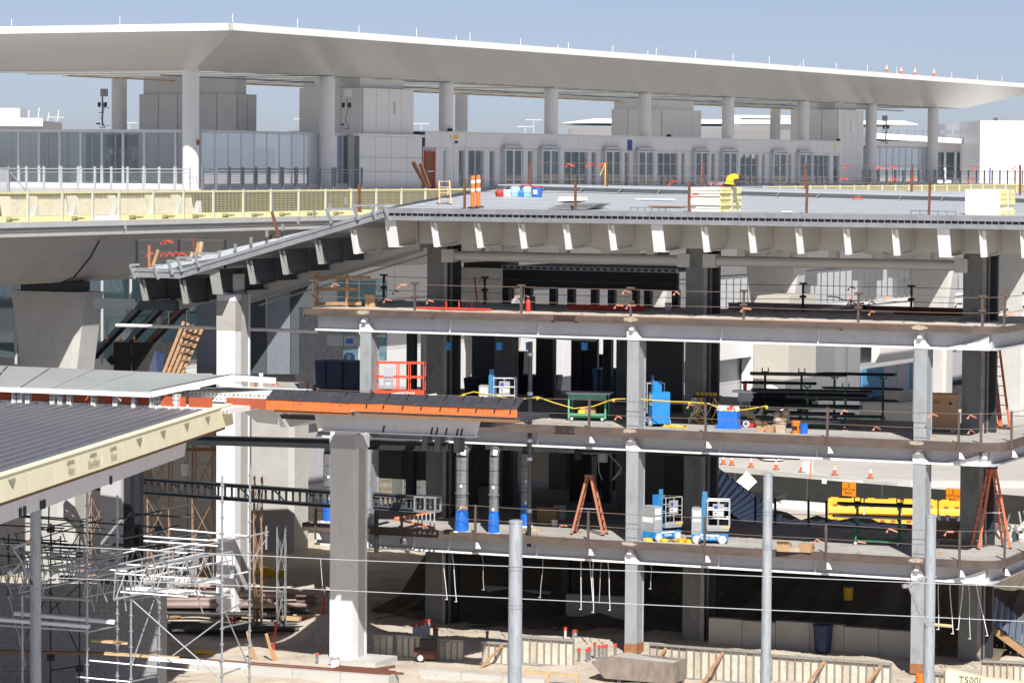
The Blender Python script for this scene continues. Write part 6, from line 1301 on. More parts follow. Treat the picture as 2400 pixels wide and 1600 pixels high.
for px, py, lab in ((1012, 1180, 'grey timber hoarding panel in the back of the lowest floor'), (1230, 1160, 'tan concrete wall panel seen between black posts on the lowest floor'), (920, 1190, 'tan concrete retaining wall with pale coping at the back left of the lowest floor')):
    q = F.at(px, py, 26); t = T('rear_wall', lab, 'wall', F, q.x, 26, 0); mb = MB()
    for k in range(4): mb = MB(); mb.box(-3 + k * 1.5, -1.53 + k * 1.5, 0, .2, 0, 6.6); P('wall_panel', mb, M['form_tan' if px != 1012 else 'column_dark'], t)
    mb = MB(); mb.box(-3.1, 3.1, -.1, .3, 6.6, 6.75); P('coping', mb, M['white_plastic'], t)

# ---------------------------------------------------------------- middle floor
z2 = LV[1]
mast_lift('blue mast lift partly hidden by the orange canopy edge', 1165, 982, z2, rad(17), 'Genie GR-12')
mast_lift('blue and grey mast lift right of the middle column on the middle floor', 1534, 997, z2, rad(-48), 'Genie', -1, 'lift_blue')
def scissor(label, px, py, lv, yaw):
    t = FT('scissor_lift', label, 'lift', px, py, lv, yaw); mb = MB(); mb.box(-.9, .9, -.4, .4, .1, .42); P('chassis', mb, M['lift_red'], t)
    for x in (-.65, .65):
        for y in (-.38, .38): wheel(t, x, y, .17, .17, .1)
    for k in range(2):
        for y in (-.3, .3): mb = MB(); mb.bar((-.7, y, .45 + k * .26), (.7, y, .68 + k * .26), .05, .07); mb.bar((.7, y, .45 + k * .26), (-.7, y, .68 + k * .26), .05, .07); P('scissor_arm', mb, M['lift_grey'], t)
    mb = MB(); mb.box(-.95, .95, -.42, .42, 1.02, 1.2); pl = P('platform', mb, M['lift_red'], t)
    for y in (-.4, .4):
        for z in (1.7, 2.25): mb = MB(); mb.bar((-.93, y, z), (.93, y, z), .035, .045); P('rail', mb, M['lift_red'], pl)
        for x in (-.93, -.1, .35, .93): mb = MB(); mb.bar((x, y, 1.2), (x, y, 2.25), .04, .04, (0, 1, 0)); P('rail_post', mb, M['lift_red'], pl)
    for x in (-.93, .93): mb = MB(); mb.bar((x, -.4, 2.25), (x, .4, 2.25), .035, .045); mb.bar((x, -.4, 1.7), (x, .4, 1.7), .035, .045); P('rail', mb, M['lift_red'], pl)
    for z in (1.28, 1.72): mb = MB(); mb.box(-.6, -.25, -.46, -.41, z, z + .36); P('control_box', mb, M['lift_grey'] if z < 1.4 else M['ladder_alu'], t)
    mb = MB(); mb.box(-.52, -.34, -.466, -.46, 1.42, 1.5); P('label_plate', mb, M['white_plastic'], t)
    text('SKYJACK', t, M['white_ink'], .35, -.424, 1.11, .13); return t
scissor('red scissor lift with open rail basket left of the blue lift', 938, 986, z2, rad(20))
t = FT('green_cart', 'mint green wheeled site cart with a sheet roof', 'cart', 1380, 985, z2, rad(12))
for x in (-.72, .72):
    for y in (-.4, .4): mb = MB(); mb.bar((x, y, .1), (x, y, 1.05), .06, .06, (0, 1, 0)); P('leg', mb, M['mint'], t)
mb = MB(); mb.box(-.82, .9, -.5, .5, 1.05, 1.1); P('roof_sheet', mb, M['ladder_alu'], t)
mb = MB(); mb.box(-.74, .74, -.42, -.38, .86, 1.05); mb.box(-.74, .74, -.42, -.36, .22, .3); P('panel', mb, M['mint'], t)
mb = MB(); mb.box(-.7, .7, -.4, .4, .14, .24); P('tray', mb, M['cart_green'], t); mb = MB(); mb.box(-.7, .7, .36, .4, .3, .9); P('back_panel', mb, M['black_plastic'], t)
mb = MB(); mb.box(-.3, .3, -.25, .1, .24, .5); P('toolbox', mb, M['cardboard'], t); mb = MB(); mb.box(-.36, -.1, -.36, -.26, .24, .42); P('tray_bin', mb, M['saw_yellow'], t)
for x in (-.6, .6): wheel(t, x, -.38, .09, .09, .06)
t = FT('blue_bin', 'square bin in shiny blue film filled with white rubbish', 'bin', 1708, 1003, z2, rad(8)); mb = MB(); mb.prism([(-.45, -.4, 0), (.45, -.4, 0), (.45, .4, 0), (-.45, .4, 0)], (0, 0, .1)); mb.box(-.36, .38, -.32, .32, .1, .66); P('film_bin', mb, M['tarp_blue'], t)
for k in range(10): mb = MB(); mb.cbox((random.uniform(-.28, .28), random.uniform(-.2, .2), .68 + random.uniform(0, .12)), (random.uniform(.15, .35), random.uniform(.1, .25), random.uniform(.06, .16)), random.uniform(0, 3), random.uniform(-.5, .5)); P('rubbish', mb, M[random.choice(['white_plastic', 'white_plastic', 'panel_light', 'red_plastic'])], t)
t = FT('threading_machine', 'pipe threading machine on a splayed steel tripod beside the blue bin', 'machine', 1745, 998, z2, .1)
for x, y in ((-.45, -.2), (.6, -.3), (.05, .5)): mb = MB(); mb.tube((x * .25, y * .25, .95), (x, y, 0), .025, 6); P('leg', mb, M['ladder_alu'], t)
mb = MB(); mb.box(-.45, .45, -.25, .25, 1.28, 1.36); P('tray', mb, M['panel_light'], t); mb = MB(); mb.box(-.22, .25, -.2, .2, .95, 1.28); P('motor_head', mb, M['duct_galv'], t); mb = MB(); mb.lathe((0, 0, 1.36), [(.07, 0), (.08, .25), (.03, .3)], 10); P('oil_can', mb, M['red_plastic'], t); mb = MB(); mb.box(-.45, .45, -.02, .02, .38, .42); P('brace', mb, M['ladder_alu'], t)
mb = MB(); mb.path([(.1, -.2, .7), (.2, -.3, .4), (.5, -.3, .3), (.3, -.2, .1)], .03); P('hose', mb, M['yellow_cord'], t)
t = FT('cutoff_tool', 'red hand saw with grey wheels lying beside the tripod', 'tool', 1757, 1001, z2); mb = MB(); mb.box(-.12, .18, -.1, .1, .02, .16); P('body', mb, M['red_plastic'], t); wheel(t, -.1, -.12, .14, .13, .04, 'panel_light', 'rail_grey'); wheel(t, .32, -.05, .2, .15, .04, 'rubber', 'rust_red')
t = FT('cord_table', 'small trestle table tangled in yellow cords', 'table', 1657, 992, z2)
mb = MB(); mb.box(-.5, .5, -.3, .3, 1.02, 1.07); P('top', mb, M['black_plastic'], t)
for k in range(5): mb = MB(); mb.box(-.4 + k * .17, -.3 + k * .17, -.1, .05, 1.07, 1.2); P('charger', mb, M['saw_yellow'], t)
for x, q in ((-.4, -.55), (-.4, .1), (.4, .55), (.4, -.1)): mb = MB(); mb.tube((x, -.2, 1.0), (q, -.2, 0), .02); P('leg', mb, M['ladder_alu'], t)
for k in range(7):
    x0_ = random.uniform(-.5, .5); pts = [(x0_, -.35, 1.0)] + [(x0_ + random.uniform(-.3, .3), -.4 + random.uniform(-.1, .1), 1 - i * .2) for i in range(1, 6)]; mb = MB(); mb.path(pts, .018); P('cord', mb, M['yellow_cord' if k < 5 else 'white_plastic'], t)
t = FT('cord_heap', 'yellow extension cord heaped on the slab edge', 'cord', 1585, 1002, z2); pts = [(random.uniform(-.55, .55), random.uniform(-.12, .12), .02 + .0015 * k) for k in range(40)]; mb = MB(); mb.path(pts, .02); P('coil', mb, M['yellow_cord'], t)
carton('left open carton beside the paper sacks on the middle floor', 1788, 1011, z2, .42, .32, .25, .1, 'cartons on the middle floor', open_=True)
carton('small square carton touching the paper sacks on the middle floor', 1806, 1013, z2, .3, .28, .26, -.15, 'cartons on the middle floor')
carton('carton standing in front of the paper sacks', 1830, 1014, z2, .36, .26, .3, .2, 'cartons on the middle floor', 'paper')
t = FT('paper_sacks', 'heap of crumpled brown paper sacks left of the orange bucket', 'sacks', 1832, 1004, z2)
for k in range(6): mb = MB(); r_ = .22 - .015 * k; mb.lathe((random.uniform(-.22, .2), random.uniform(0, .15), .1 * k), [(r_ * .8, 0), (r_ * 1.1, .1), (r_ * .9, .2), (r_ * .3, .26)], 7); P('sack', mb, M['paper'], t)
bucket('orange bucket with a black label on the middle floor', 1865, 1015, z2, 'bucket_orange', None, .165, .47, 'buckets on the middle floor', 'black_ink')
bucket('blue bucket beside the orange one on the middle floor', 1884, 1016, z2, 'bucket_blue', None, .155, .36, 'buckets on the middle floor')
pipe_rack('green wheeled pipe rack loaded with long black pipes on the middle floor', 1936, 1003, z2, rad(14), 1.45, 1.5, (.7, 1.1, 1.35), [(.2, 3, -1.5, .5, .05), (.45, 4, -1.6, 1.0, .06), (.7, 5, -1.5, 1.3, .075), (1.1, 6, -1.4, 1.5, .075), (1.3, 5, -2.7, 1.6, .06)], group='wheeled pipe racks')
pipe_rack('rear green pipe rack with thin black pipes near the dark box', 2012, 985, z2, rad(14), 1.9, 1.6, (.75, 1.2, 1.7), [(.75, 3, -1.6, 1.5, .03), (1.2, 3, -1.4, 1.6, .04), (1.75, 3, -1.5, 1.5, .05)], group='wheeled pipe racks')
pipe_rack('left rear green pipe rack before the cream stair box', 1835, 975, z2, rad(14), 1.45, 1.7, (.8, 1.25), [(.6, 2, -1.2, 1.2, .12), (.8, 3, -1.4, 1.2, .05), (1.25, 3, -1.5, 1.3, .05), (1.6, 3, -1.2, 2.4, .06)], group='wheeled pipe racks')
t = FT('hand_truck', 'black loaded hand cart in shade under the pipe racks', 'cart', 1830, 972, z2); mb = MB(); mb.box(-1.5, 1.3, 0, .8, .25, .6); P('bed', mb, M['black_plastic'], t); mb = MB(); mb.box(-1.2, 1.0, .1, .7, .6, .85); P('load', mb, M['membrane'], t)
for x in (-1.1, .9): wheel(t, x, 0, .2, .2, .1)
tool_chest('tall tan tool chest on castors right of the third front column', 2208, 1010, z2, rad(12), 1.15, .8, 1.42, 'box_tan', 'flat', 'PACIFIC')
for i, (px, py, m, h, yw_, off) in enumerate(((2325, 1003, 'ladder_orange', 3.15, 0, -.62), (2344, 1005, 'ladder_orange', 3.25, 0, -.7), (2312, 1000, 'red_paint', 3.1, 0, -.5))):
    t = FT('extension_ladder', ['orange extension ladder in the middle of the leaning group', 'orange extension ladder with silver rungs, rightmost of the leaning group', 'red extension ladder, innermost of the leaning group'][i], 'ladder', px, py, z2, rad(-8), 'ladders leaning on the right dark column'); q = V((off, .5, h))
    for s in (0, .4): mb = MB(); mb.bar(V((s, 0, 0)), V((s * .95, 0, 0)) + q, .09, .035, (0, 1, 0)); P('side_rail', mb, M[m], t)
    for k in range(9): f = (k + .5) / 9; mb = MB(); mb.tube(q * f, q * f + V((.4, 0, 0)), .02, 6); P('rung', mb, M['ladder_alu'], t)
    mb = MB(); mb.box(-.05, .45, -.05, .05, 0, .1); P('shoe', mb, M['black_plastic' if i else 'saw_yellow'], t)
def bulb_line(label, pts, lv):
    q = [F.at(x, y, .55) for x, y in pts]; t = T('string_light', label, 'string light', F, *q[0]); mb = MB(); mb.path([a - q[0] for a in q], .022, 5); P('cord', mb, M['yellow_cord'], t); return t, q
t, q = bulb_line('yellow string light looped along the middle floor edge', [(1063, 934), (1087, 924), (1110, 918), (1160, 926), (1205, 938), (1260, 930), (1300, 944), (1345, 957), (1390, 952), (1438, 935), (1480, 934), (1560, 940), (1616, 942), (1660, 945), (1700, 962), (1745, 960), (1797, 951)], z2)
for i in (1, 5, 9, 12, 16): mb = MB(); mb.lathe(q[i] - q[0] - V((0, 0, .12)), [(.02, .0), (.06, .03), (.06, .09), (.03, .13)], 10); P('lamp_guard', mb, M['saw_yellow'], t)
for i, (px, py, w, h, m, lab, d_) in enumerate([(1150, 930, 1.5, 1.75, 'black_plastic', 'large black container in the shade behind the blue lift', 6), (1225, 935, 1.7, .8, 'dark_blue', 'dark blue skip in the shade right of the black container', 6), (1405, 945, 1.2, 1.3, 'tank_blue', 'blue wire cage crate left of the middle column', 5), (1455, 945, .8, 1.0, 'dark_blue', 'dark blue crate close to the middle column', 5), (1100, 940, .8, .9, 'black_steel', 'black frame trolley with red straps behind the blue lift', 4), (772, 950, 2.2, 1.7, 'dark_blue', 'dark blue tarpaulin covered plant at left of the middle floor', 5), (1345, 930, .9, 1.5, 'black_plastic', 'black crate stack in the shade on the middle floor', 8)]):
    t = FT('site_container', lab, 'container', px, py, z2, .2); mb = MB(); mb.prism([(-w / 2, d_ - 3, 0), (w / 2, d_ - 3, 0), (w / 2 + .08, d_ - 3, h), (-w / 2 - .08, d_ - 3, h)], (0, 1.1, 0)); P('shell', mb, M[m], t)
    for k in range(3): x = -w / 2 + w * (k + .5) / 3; mb = MB(); mb.box(x - .04, x + .04, d_ - 3.08, d_ - 3, .05, h - .05); P('rib', mb, M['black_steel'], t)
t = FT('bagged_waste', 'clear bags of blue and white waste before the left front column', 'bags', 811, 905, z2)
for k, (x, z, m) in enumerate(((-.1, 0, 'sheet_blue'), (.15, .05, 'tank_blue'), (0, .55, 'tank_blue'), (.1, 1.0, 'dark_blue'), (-.05, .2, 'white_plastic'), (.2, .4, 'mint'))): mb = MB(); mb.lathe((x, .1 * k - .2, z), [(.2, 0), (.27, .2), (.24, .4), (.1, .5)], 8); P('bag', mb, M[m], t)
t = FT('silver_duct', 'silver ceiling duct with blue end film at left under the top floor', 'duct', 735, 815, F.at(735, 815, 1.5).z); 
for k in range(2): mb = MB(); mb.box(.1 + k * .75, .82 + k * .75, 1.0, 1.6, .05, .48); P('duct_section', mb, M['galv'], t)
mb = MB(); mb.box(.95, 1.25, .98, 1.0, .15, .34); P('end_film', mb, M['tarp_blue'], t)
t = FT('timber_brace', 'timber post with crossed blocks at the left end of the middle floor', 'timber', 754, 930, z2)
mb = MB(); mb.bar((0, 0, 0), (0, 0, .95), .1, .1, (0, 1, 0)); P('post', mb, M['timber'], t); mb = MB(); mb.bar((-.3, -.05, .4), (.45, -.05, .35), .08, .12); P('rail', mb, M['timber'], t); mb = MB(); mb.bar((-.35, 0, .1), (-.35, 0, .5), .1, .1, (0, 1, 0)); P('block', mb, M['timber'], t)
t = FT('leaning_ladder', 'dark ladder leaning in the shade behind the blue lift', 'ladder', 1105, 905, z2)
for s in (0, .42): mb = MB(); mb.bar((s, 3, 0), (s - .45, 3.4, 3.4), .05, .09, (0, 1, 0)); P('side_rail', mb, M['rust_red'], t)
for k in range(9): f = (k + .5) / 9; mb = MB(); mb.bar((-.45 * f, 3 + .4 * f, 3.4 * f), (.42 - .45 * f, 3 + .4 * f, 3.4 * f), .03, .03); P('rung', mb, M['ladder_alu'], t)
for i, (px, y1_, v) in enumerate(((885, 783, .9), (898, 783, .9))):
    q = F.at(px, y1_, v); t = T('work_light', ['left work light hanging under the top floor by the front column', 'right work light hanging under the top floor by the front column'][i], 'lamp', F, q.x, v, q.z); mb = MB(); mb.lathe((0, 0, -.1), [(.09, 0), (.1, .06), (.03, .12)], 10); P('shade', mb, M['insul_cream'], t); mb = MB(); mb.tube((0, 0, 0), (0, 0, .35), .012); P('cord', mb, M['wire'], t)
pipes = FT('service_pipes', 'grey service pipes and cable trays slung under the top floor', 'pipes', 1060, 790, z2 + 3.2)
for k in range(9): mb = MB(); y = .9 + .3 * k; mb.tube((-.2 + random.uniform(-1, 1), y, random.uniform(-.05, .2)), (random.uniform(4, 7), y + random.uniform(-.5, .5), random.uniform(-.05, .2)), .04 + .03 * random.random(), 6); P('pipe', mb, M[random.choice(['black_steel', 'duct_galv', 'rail_grey'])], pipes)
for px in (1170, 1370, 1240, 1050): q = F.at(px, 805, 1.6); mb = MB(); o = V(pipes.location); l = V((q.x, 1.6, q.z)) - F.loc(o); mb.lathe(l - V((0, 0, .25)), [(.13, 0), (.14, .3)], 8); P('blue_cap', mb, M['lift_blue'], pipes)

# ---------------------------------------------------------------- top floor
z3 = LV[2]
t = FT('timber_guard', 'rough timber guard frame at the left end of the top floor', 'guard', 735, 718, z3)
for x, h in ((0, 1.4), (1.35, 1.3)): mb = MB(); mb.bar((x, .3, 0), (x, .3, h), .1, .09, (0, 1, 0)); P('post', mb, M['timber_pale'], t)
for a, b, z, z_ in ((-.1, 2.4, 1.15, 1.2), (-.1, 1.8, .68, .72), (-.1, 2.0, .1, .15)): mb = MB(); mb.bar((a, .24, z), (b, .24, z_), .05, .13); P('rail', mb, M['timber'], t)
mb = MB(); mb.path([(.18, .1, .35 ) if False else (.18 + .16 * math.cos(a * .63), .12, .38 + .16 * math.sin(a * .63)) for a in range(11)], .012); P('rope_coil', mb, M['rope_wire'], t)
t = FT('timber_guard', 'second timber guard with dark rails in front of the black roof frame', 'guard', 1120, 705, z3)
for x in (.0, .3, .75): mb = MB(); mb.bar((x, 3, 0), (x, 3, 1.2), .09, .09, (0, 1, 0)); P('post', mb, M['timber_dark'], t)
for z, a, b in ((1.08, 0, 1.2), (.5, -.1, 2.1)): mb = MB(); mb.bar((a, 2.95, z), (b, 2.95, z + .02), .05, .12); P('rail', mb, M['timber'], t)
carton('cardboard box near the left end of the top floor', 870, 719, z3, .4, .32, .38, .1, None, 'cardboard', True)
t = FT('red_pipe_bundle', 'long red sprinkler pipes lying left of the fire extinguisher', 'pipes', 1050, 727, z3)
for k in range(3): mb = MB(); mb.tube((-1.35 + .2 * k, .12 * k, .06), (1.3 + .25 * k, .12 * k - .1, .06), .045, 7); P('pipe', mb, M['red_paint'], t)
for x in (-.35, .2, .75): mb = MB(); mb.tube((x, .6, 0), (x, .6, .32), .03); P('stub', mb, M['cap_red'], t)
t = FT('red_pipe_bundle', 'bundle of dark red pipes lying right of the fire extinguisher', 'pipes', 1420, 727, z3)
for k in range(6): mb = MB(); mb.tube((-1.45 + random.uniform(-.2, .2), .1 * (k % 3), .06 + .08 * (k // 3)), (1.5 + random.uniform(-.2, .2), .1 * (k % 3), .06 + .08 * (k // 3)), .05, 7); P('pipe', mb, M['red_paint'], t)
t = FT('fire_extinguisher', 'red fire extinguisher standing on the top floor edge', 'extinguisher', 1238, 730, z3); mb = MB(); mb.lathe((0, 0, 0), [(.095, 0), (.1, .42), (.06, .5), (.03, .53)], 14); P('cylinder', mb, M['red_plastic'], t, smooth=50); mb = MB(); mb.box(-.03, .03, -.03, .03, .53, .6); mb.bar((-.12, 0, .62), (.06, 0, .58), .03, .03); P('valve', mb, M['panel_light'], t); mb = MB(); mb.path([(.05, 0, .56), (.12, 0, .4), (.1, 0, .15)], .015); P('hose', mb, M['black_plastic'], t)
t = FT('pipe_stub', 'black pipe stub with grey cap beside the fire extinguisher', 'pipe', 1252, 728, z3); mb = MB(); mb.tube((0, 0, 0), (0, 0, .58), .045, 8); P('pipe', mb, M['black_plastic'], t); mb = MB(); mb.tube((0, 0, .56), (0, 0, .62), .06, 8); P('cap', mb, M['panel_grey'], t)
bucket('white bucket near the right end of the red pipes', 1566, 727, z3, 'white_plastic', None, .13, .3)
t = FT('pvc_pipe', 'white plastic pipe tee lying across a short upright', 'pipe', 1985, 727, z3); mb = MB(); mb.tube((0, .5, 0), (0, .5, .42), .045, 8); P('upright', mb, M['white_plastic'], t); mb = MB(); mb.path([(-1, .5, .52), (-.6, .5, .5), (-.3, .5, .38), (.25, .5, .36)], .03); P('branch', mb, M['white_plastic'], t)
t = FT('steel_sections', 'rusty steel sections lying along the back of the top floor', 'steel beams', 1650, 733, z3)
for k, (a, b, y, m) in enumerate([(0, 5.5, 4, 'black_steel'), (-.2, 5.2, 3.4, 'mill_scale'), (5.6, 10.2, 3.2, 'rust_red'), (4.5, 9.9, 3.8, 'rust')]): mb = MB(); mb.ibeam((a, y, .14), (b, y - .3, .14), .26, .22); P('beam', mb, M[m], t)
t = FT('steel_angles', 'light grey steel angles lying crossed on the top floor edge', 'steel', 1980, 745, z3)
for a, b, y, y2, z in ((-2.6, 1.8, .3, -.1, .05), (-.9, .5, .6, .2, .1), (.2, 2.9, .5, -.1, .06), (-3.2, 3.4, 0, .0, .03), (-.9, .6, -.05, .5, .3), (.5, 1.9, .5, 0, .25)): mb = MB(); mb.bar((a, y, z), (b, y2, z + (.25 if z > .2 else 0) - (.25 if a > .4 and z > .2 else 0)), .12, .08); P('angle', mb, M['mill_scale'], t)
t = FT('vent_pipe', 'tall black pipe with orange red hose ends rising before the grey column', 'pipe', 961, 703, z3); mb = MB(); mb.tube((0, 3, .3), (0, 3, 2.1), .13, 10); P('pipe', mb, M['black_plastic'], t); mb = MB(); mb.tube((-.02, 3, .0), (.0, 3, .55), .16, 9); P('lower_hose', mb, M['rust_red'], t); mb = MB(); mb.tube((0, 3, 2.05), (0, 3, 2.25), .15, 9); mb.tube((0, 3, 2.25), (.15, 3, 2.4), .14, 9); P('upper_hose', mb, M['rust_red'], t)
t = FT('hanging_sack', 'tan sack on a stand in front of the black roof frame', 'sack', 1378, 715, z3); mb = MB(); mb.lathe((0, 3, .9), [(.1, 0), (.2, .2), (.19, .5), (.12, .6)], 8); P('sack', mb, M['paper'], t); mb = MB(); mb.tube((0, 3, 0), (0, 3, .95), .03); P('stand', mb, M['black_steel'], t)
for i, px in enumerate((1055, 1078)): t = FT('red_strut', ['left of two thin red struts leaning beside the grey column', 'right of two thin red struts leaning beside the grey column'][i], 'strut', px, 712, z3); mb = MB(); mb.bar((.1, 2.5, 0), (-.12, 2.7, 1.0), .05, .05, (0, 1, 0)); P('bar', mb, M['red_paint'], t); mb = MB(); mb.box(.02, .18, 2.4, 2.6, 0, .05); P('foot', mb, M['red_paint'], t)
for k in range(9): q = F.at(1850 + k * 34, 790, 20); 

# ---------------------------------------------------------------- roof deck
def RT(name, label, cat, px, py, yaw=0, group=None, z=zr): q = on_deck(px, py); return T(name, label, cat, F, q.x, q.y, q.z + .004, yaw, group)
for i, (px, py) in enumerate(((1108, 488), (1121, 486))):
    t = RT('delineator_post', ['left orange delineator post with white bands on the roof deck', 'right orange delineator post with white bands on the roof deck'][i], 'delineator', px, py, 0, 'orange delineators on the roof deck')
    mb = MB(); mb.lathe((0, 0, 0), [(.085, .04), (.075, 1.2), (.06, 1.25)], 12); P('tube', mb, M['orange_plastic'], t, smooth=50); mb = MB(); mb.lathe((0, 0, 0), [(.24, 0), (.2, .05)], 10); P('base', mb, M['black_plastic'], t)
    for z in (.62, .95): mb = MB(); mb.lathe((0, 0, z), [(.088, 0), (.086, .12)], 12); P('reflective_band', mb, M['reflective'], t)
for i, (px, py) in enumerate(((1234, 459), (1259, 461))):
    q = on_deck(px, py); t = T('bucket', ['left blue bucket with red lid on the roof deck', 'right blue bucket with red lid and white label on the roof deck'][i], 'bucket', F, q.x, q.y, q.z, 0, 'blue buckets on the roof deck'); r_ = .22; mb = MB(); mb.lathe((0, 0, 0), [(r_ * .9, 0), (r_, .38)], 18); P('pail', mb, M['bucket_blue'], t, smooth=40); mb = MB(); mb.lathe((0, 0, .38), [(r_ * 1.06, 0), (r_ * 1.06, .06)], 18); P('lid', mb, M['red_plastic'], t)
    if i: mb = MB(); mb.box(-.09, .09, -r_ - .01, -r_ * .8, .1, .28); P('label', mb, M['white_plastic'], t)
t = RT('wrapped_supplies', 'blue and white wrapped supplies left of the blue buckets', 'bundle', 1203, 461)
for k, (x, m) in enumerate(((-.55, 'red_plastic'), (-.35, 'white_plastic'), (0, 'sheet_blue'), (.2, 'lift_blue'), (.45, 'sheet_blue'), (-.75, 'white_plastic'))): mb = MB(); mb.lathe((x, .1 * k, 0), [(.2, 0), (.25, .15), (.2, .38 if m == 'sheet_blue' else .25), (.1, .42 if m == 'sheet_blue' else .28)], 7); P('pack', mb, M[m], t)
def foam(label, px0, px1, py, n, h, pxs, cover=False):
    a = on_deck(px0, py); b = F.at(pxs, py, a.y); t = T('board_stack', label, 'insulation stack', F, a.x, a.y, a.z, 0, 'insulation board stacks on the roof deck'); w = (b - a).x; d = (px1 - pxs) / 62 / .40
    if cover: mb = MB(); mb.box(0, w, 0, d, 0, h); P('wrapped_block', mb, M['insul_cream'], t)
    for k in range(n):
        e = random.uniform(-.04, .04); z = h * k / n
        if not cover: mb = MB(); mb.box(e, w - .01, .01 + random.uniform(-.04, .04), d, z + .006, z + h / n - .008); P('board', mb, M['insul_cream'], t)
        mb = MB(); mb.box(w - .008, w + .03 + random.uniform(-.05, .05), .0, d + random.uniform(-.05, .05), z + .006, z + h / n - .006); P('board_end', mb, M['insul_yellow'], t)
    mb = MB(); x = w + .1; mb.box(w - .01, x, d * .48, d * .52, 0, h + .01); mb.box(.1, x, d * .48, d * .52, h, h + .015); P('strap', mb, M['ladder_alu'], t); return t, w, d
ft, w, d = foam('stack of cream insulation boards with yellow ends carrying a yellow saw', 1618, 1744, 496, 8, .92, 1688)
t = T('demolition_saw', 'yellow cut off saw standing on the board stack', 'saw', F, F.loc(ft.location).x + 1.3, F.loc(ft.location).y + .9, ft.location.z + .95, .3); mb = MB(); mb.prism([(-.25, 0, .1), (.2, 0, .05), (.3, 0, .35), (.1, 0, .5), (-.15, 0, .4)], (0, .25, 0)); P('body', mb, M['saw_yellow'], t); mb = MB(); mb.tube((.28, -.04, .22), (.28, .0, .22), .2, 18); P('blade', mb, M['black_steel'], t); mb = MB(); mb.path([(-.25, .1, .3), (-.3, .1, .1), (-.1, .1, -.0)], .03); mb.box(-.1, .1, .05, .2, -.0, .12); P('handle', mb, M['black_plastic'], t); mb = MB(); mb.prism([(.1, -.06, .28), (.28, -.06, .3), (.24, -.06, .46), (.12, -.06, .46)], (0, .1, 0)); P('blade_guard', mb, M['saw_yellow'], t)
t = T('strap_heap', 'red straps and grey bars heaped on the board stack left of the saw', 'straps', F, F.loc(ft.location).x + .5, F.loc(ft.location).y + .4, ft.location.z + .95)
for k in range(8): mb = MB(); mb.bar((random.uniform(-.4, .4), random.uniform(0, 1), .03 + .02 * k), (random.uniform(-.2, .9), random.uniform(0, 1), .05 + .02 * k), .05, .04); P('strap', mb, M['red_plastic' if k % 3 == 0 else 'galv'], t)
foam('block of wrapped insulation boards with yellow ends at right of the roof deck', 2262, 2392, 503, 5, .92, 2342, True)
t = RT('board_offcut', 'cream board offcuts lying behind the leaning deck posts', 'board', 1342, 471); mb = MB()
for k in range(3): mb = MB(); mb.box(-.4 + .03 * k, .4, -.6, .6, .06 * k, .06 * k + .055); P('board', mb, M['insul_cream'], t)
for i, (px0, px1, py, m, lab) in enumerate(((1515, 1600, 485, 'timber', 'brown plywood sheet lying flat on the roof deck left of the board stack'), (1375, 1410, 479, 'timber', 'small brown plywood strip on the roof deck'), (1490, 1580, 468, 'white_plastic', 'long white strip lying on the roof deck'), (1832, 1855, 498, 'white_plastic', 'white scrap sheet near the roof edge'))):
    a = on_deck(px0, py); b = F.at(px1, py, a.y); t = T('loose_sheet', lab, 'sheet', F, a.x, a.y, a.z + .01); mb = MB(); mb.box(0, (b - a).x, 0, .9 if m == 'timber' else .25, 0, .04); P('sheet', mb, M[m], t); mb = MB(); mb.box(.1, (b - a).x - .1, -.03, .0, 0, .03); P('edge', mb, M['timber_dark' if m == 'timber' else m], t)
t = RT('deck_bundle', 'bundle of grey deck sheets stacked near the roof edge', 'metal sheets', 1335, 491)
for k in range(5): mb = MB(); mb.box(-.9 + .1 * k, .7 + .08 * k, .1 * k, 1.5, .05 * k, .05 * k + .04); P('sheet', mb, M['edge_galv'], t)
for i, (px0, px1, py) in enumerate(((1478, 1560, 496), (2135, 2240, 504))):
    a = on_deck(px0, py); b = F.at(px1, py, a.y); t = T('steel_trestle', ['thin steel frame lying on the deck edge left of the board stack', 'thin steel frame lying on the deck edge left of the wrapped block'][i], 'frame', F, a.x, a.y, a.z); w_ = (b - a).x
    for k in range(6): mb = MB(); mb.bar((w_ * k / 5, 0, 0), (w_ * k / 5, 0, .16), .03, .03, (0, 1, 0)); P('upright', mb, M['rail_grey'], t)
    mb = MB(); mb.bar((0, 0, .16), (w_, 0, .14), .03, .03); P('bar', mb, M['rail_grey'], t)
t = RT('small_ladder', 'small timber step ladder standing at the left end of the roof deck', 'ladder', 1030, 479)
for x in (0, .5): mb = MB(); mb.bar((x * .9 - .3, .6, .9), (x, 0, 0), .06, .1); P('side_rail', mb, M['timber_pale'], t)
for k in range(4): f = k / 4; mb = MB(); mb.bar((-.3 * (1 - f) , .6 * (1 - f), .9 * (1 - f)), (.5 - .35 * (1 - f), .6 * (1 - f), .9 * (1 - f)), .14, .04); P('tread', mb, M['timber_pale'], t)
for i, (a, b) in enumerate((((1022, 480), (968, 380)), ((1005, 436), (985, 382)))):
    p = G.at(*a, -14); q = G.at(*b, -14); t = T('leaning_beam', ['long rusty beam leaning left behind the small timber ladder', 'short rusty beam leaning beside the red framed door'][i], 'beam', G, p.x, -14, p.z); mb = MB(); mb.bar((0, 0, 0), q - p, .14, .16, (0, 1, 0)); P('beam', mb, M['rust_red' if i == 0 else 'timber_dark'], t); mb = MB(); mb.box(-.1, .1, -.1, .1, -.03, .05); P('foot', mb, M['rust_red'], t)
t = T('wing_offcuts', 'timber blocks and blue sheet among brackets on the low wing end', 'timber', F, F.at(430, 600, .6).x, .6, zs(F.at(430, 600, .6).x))
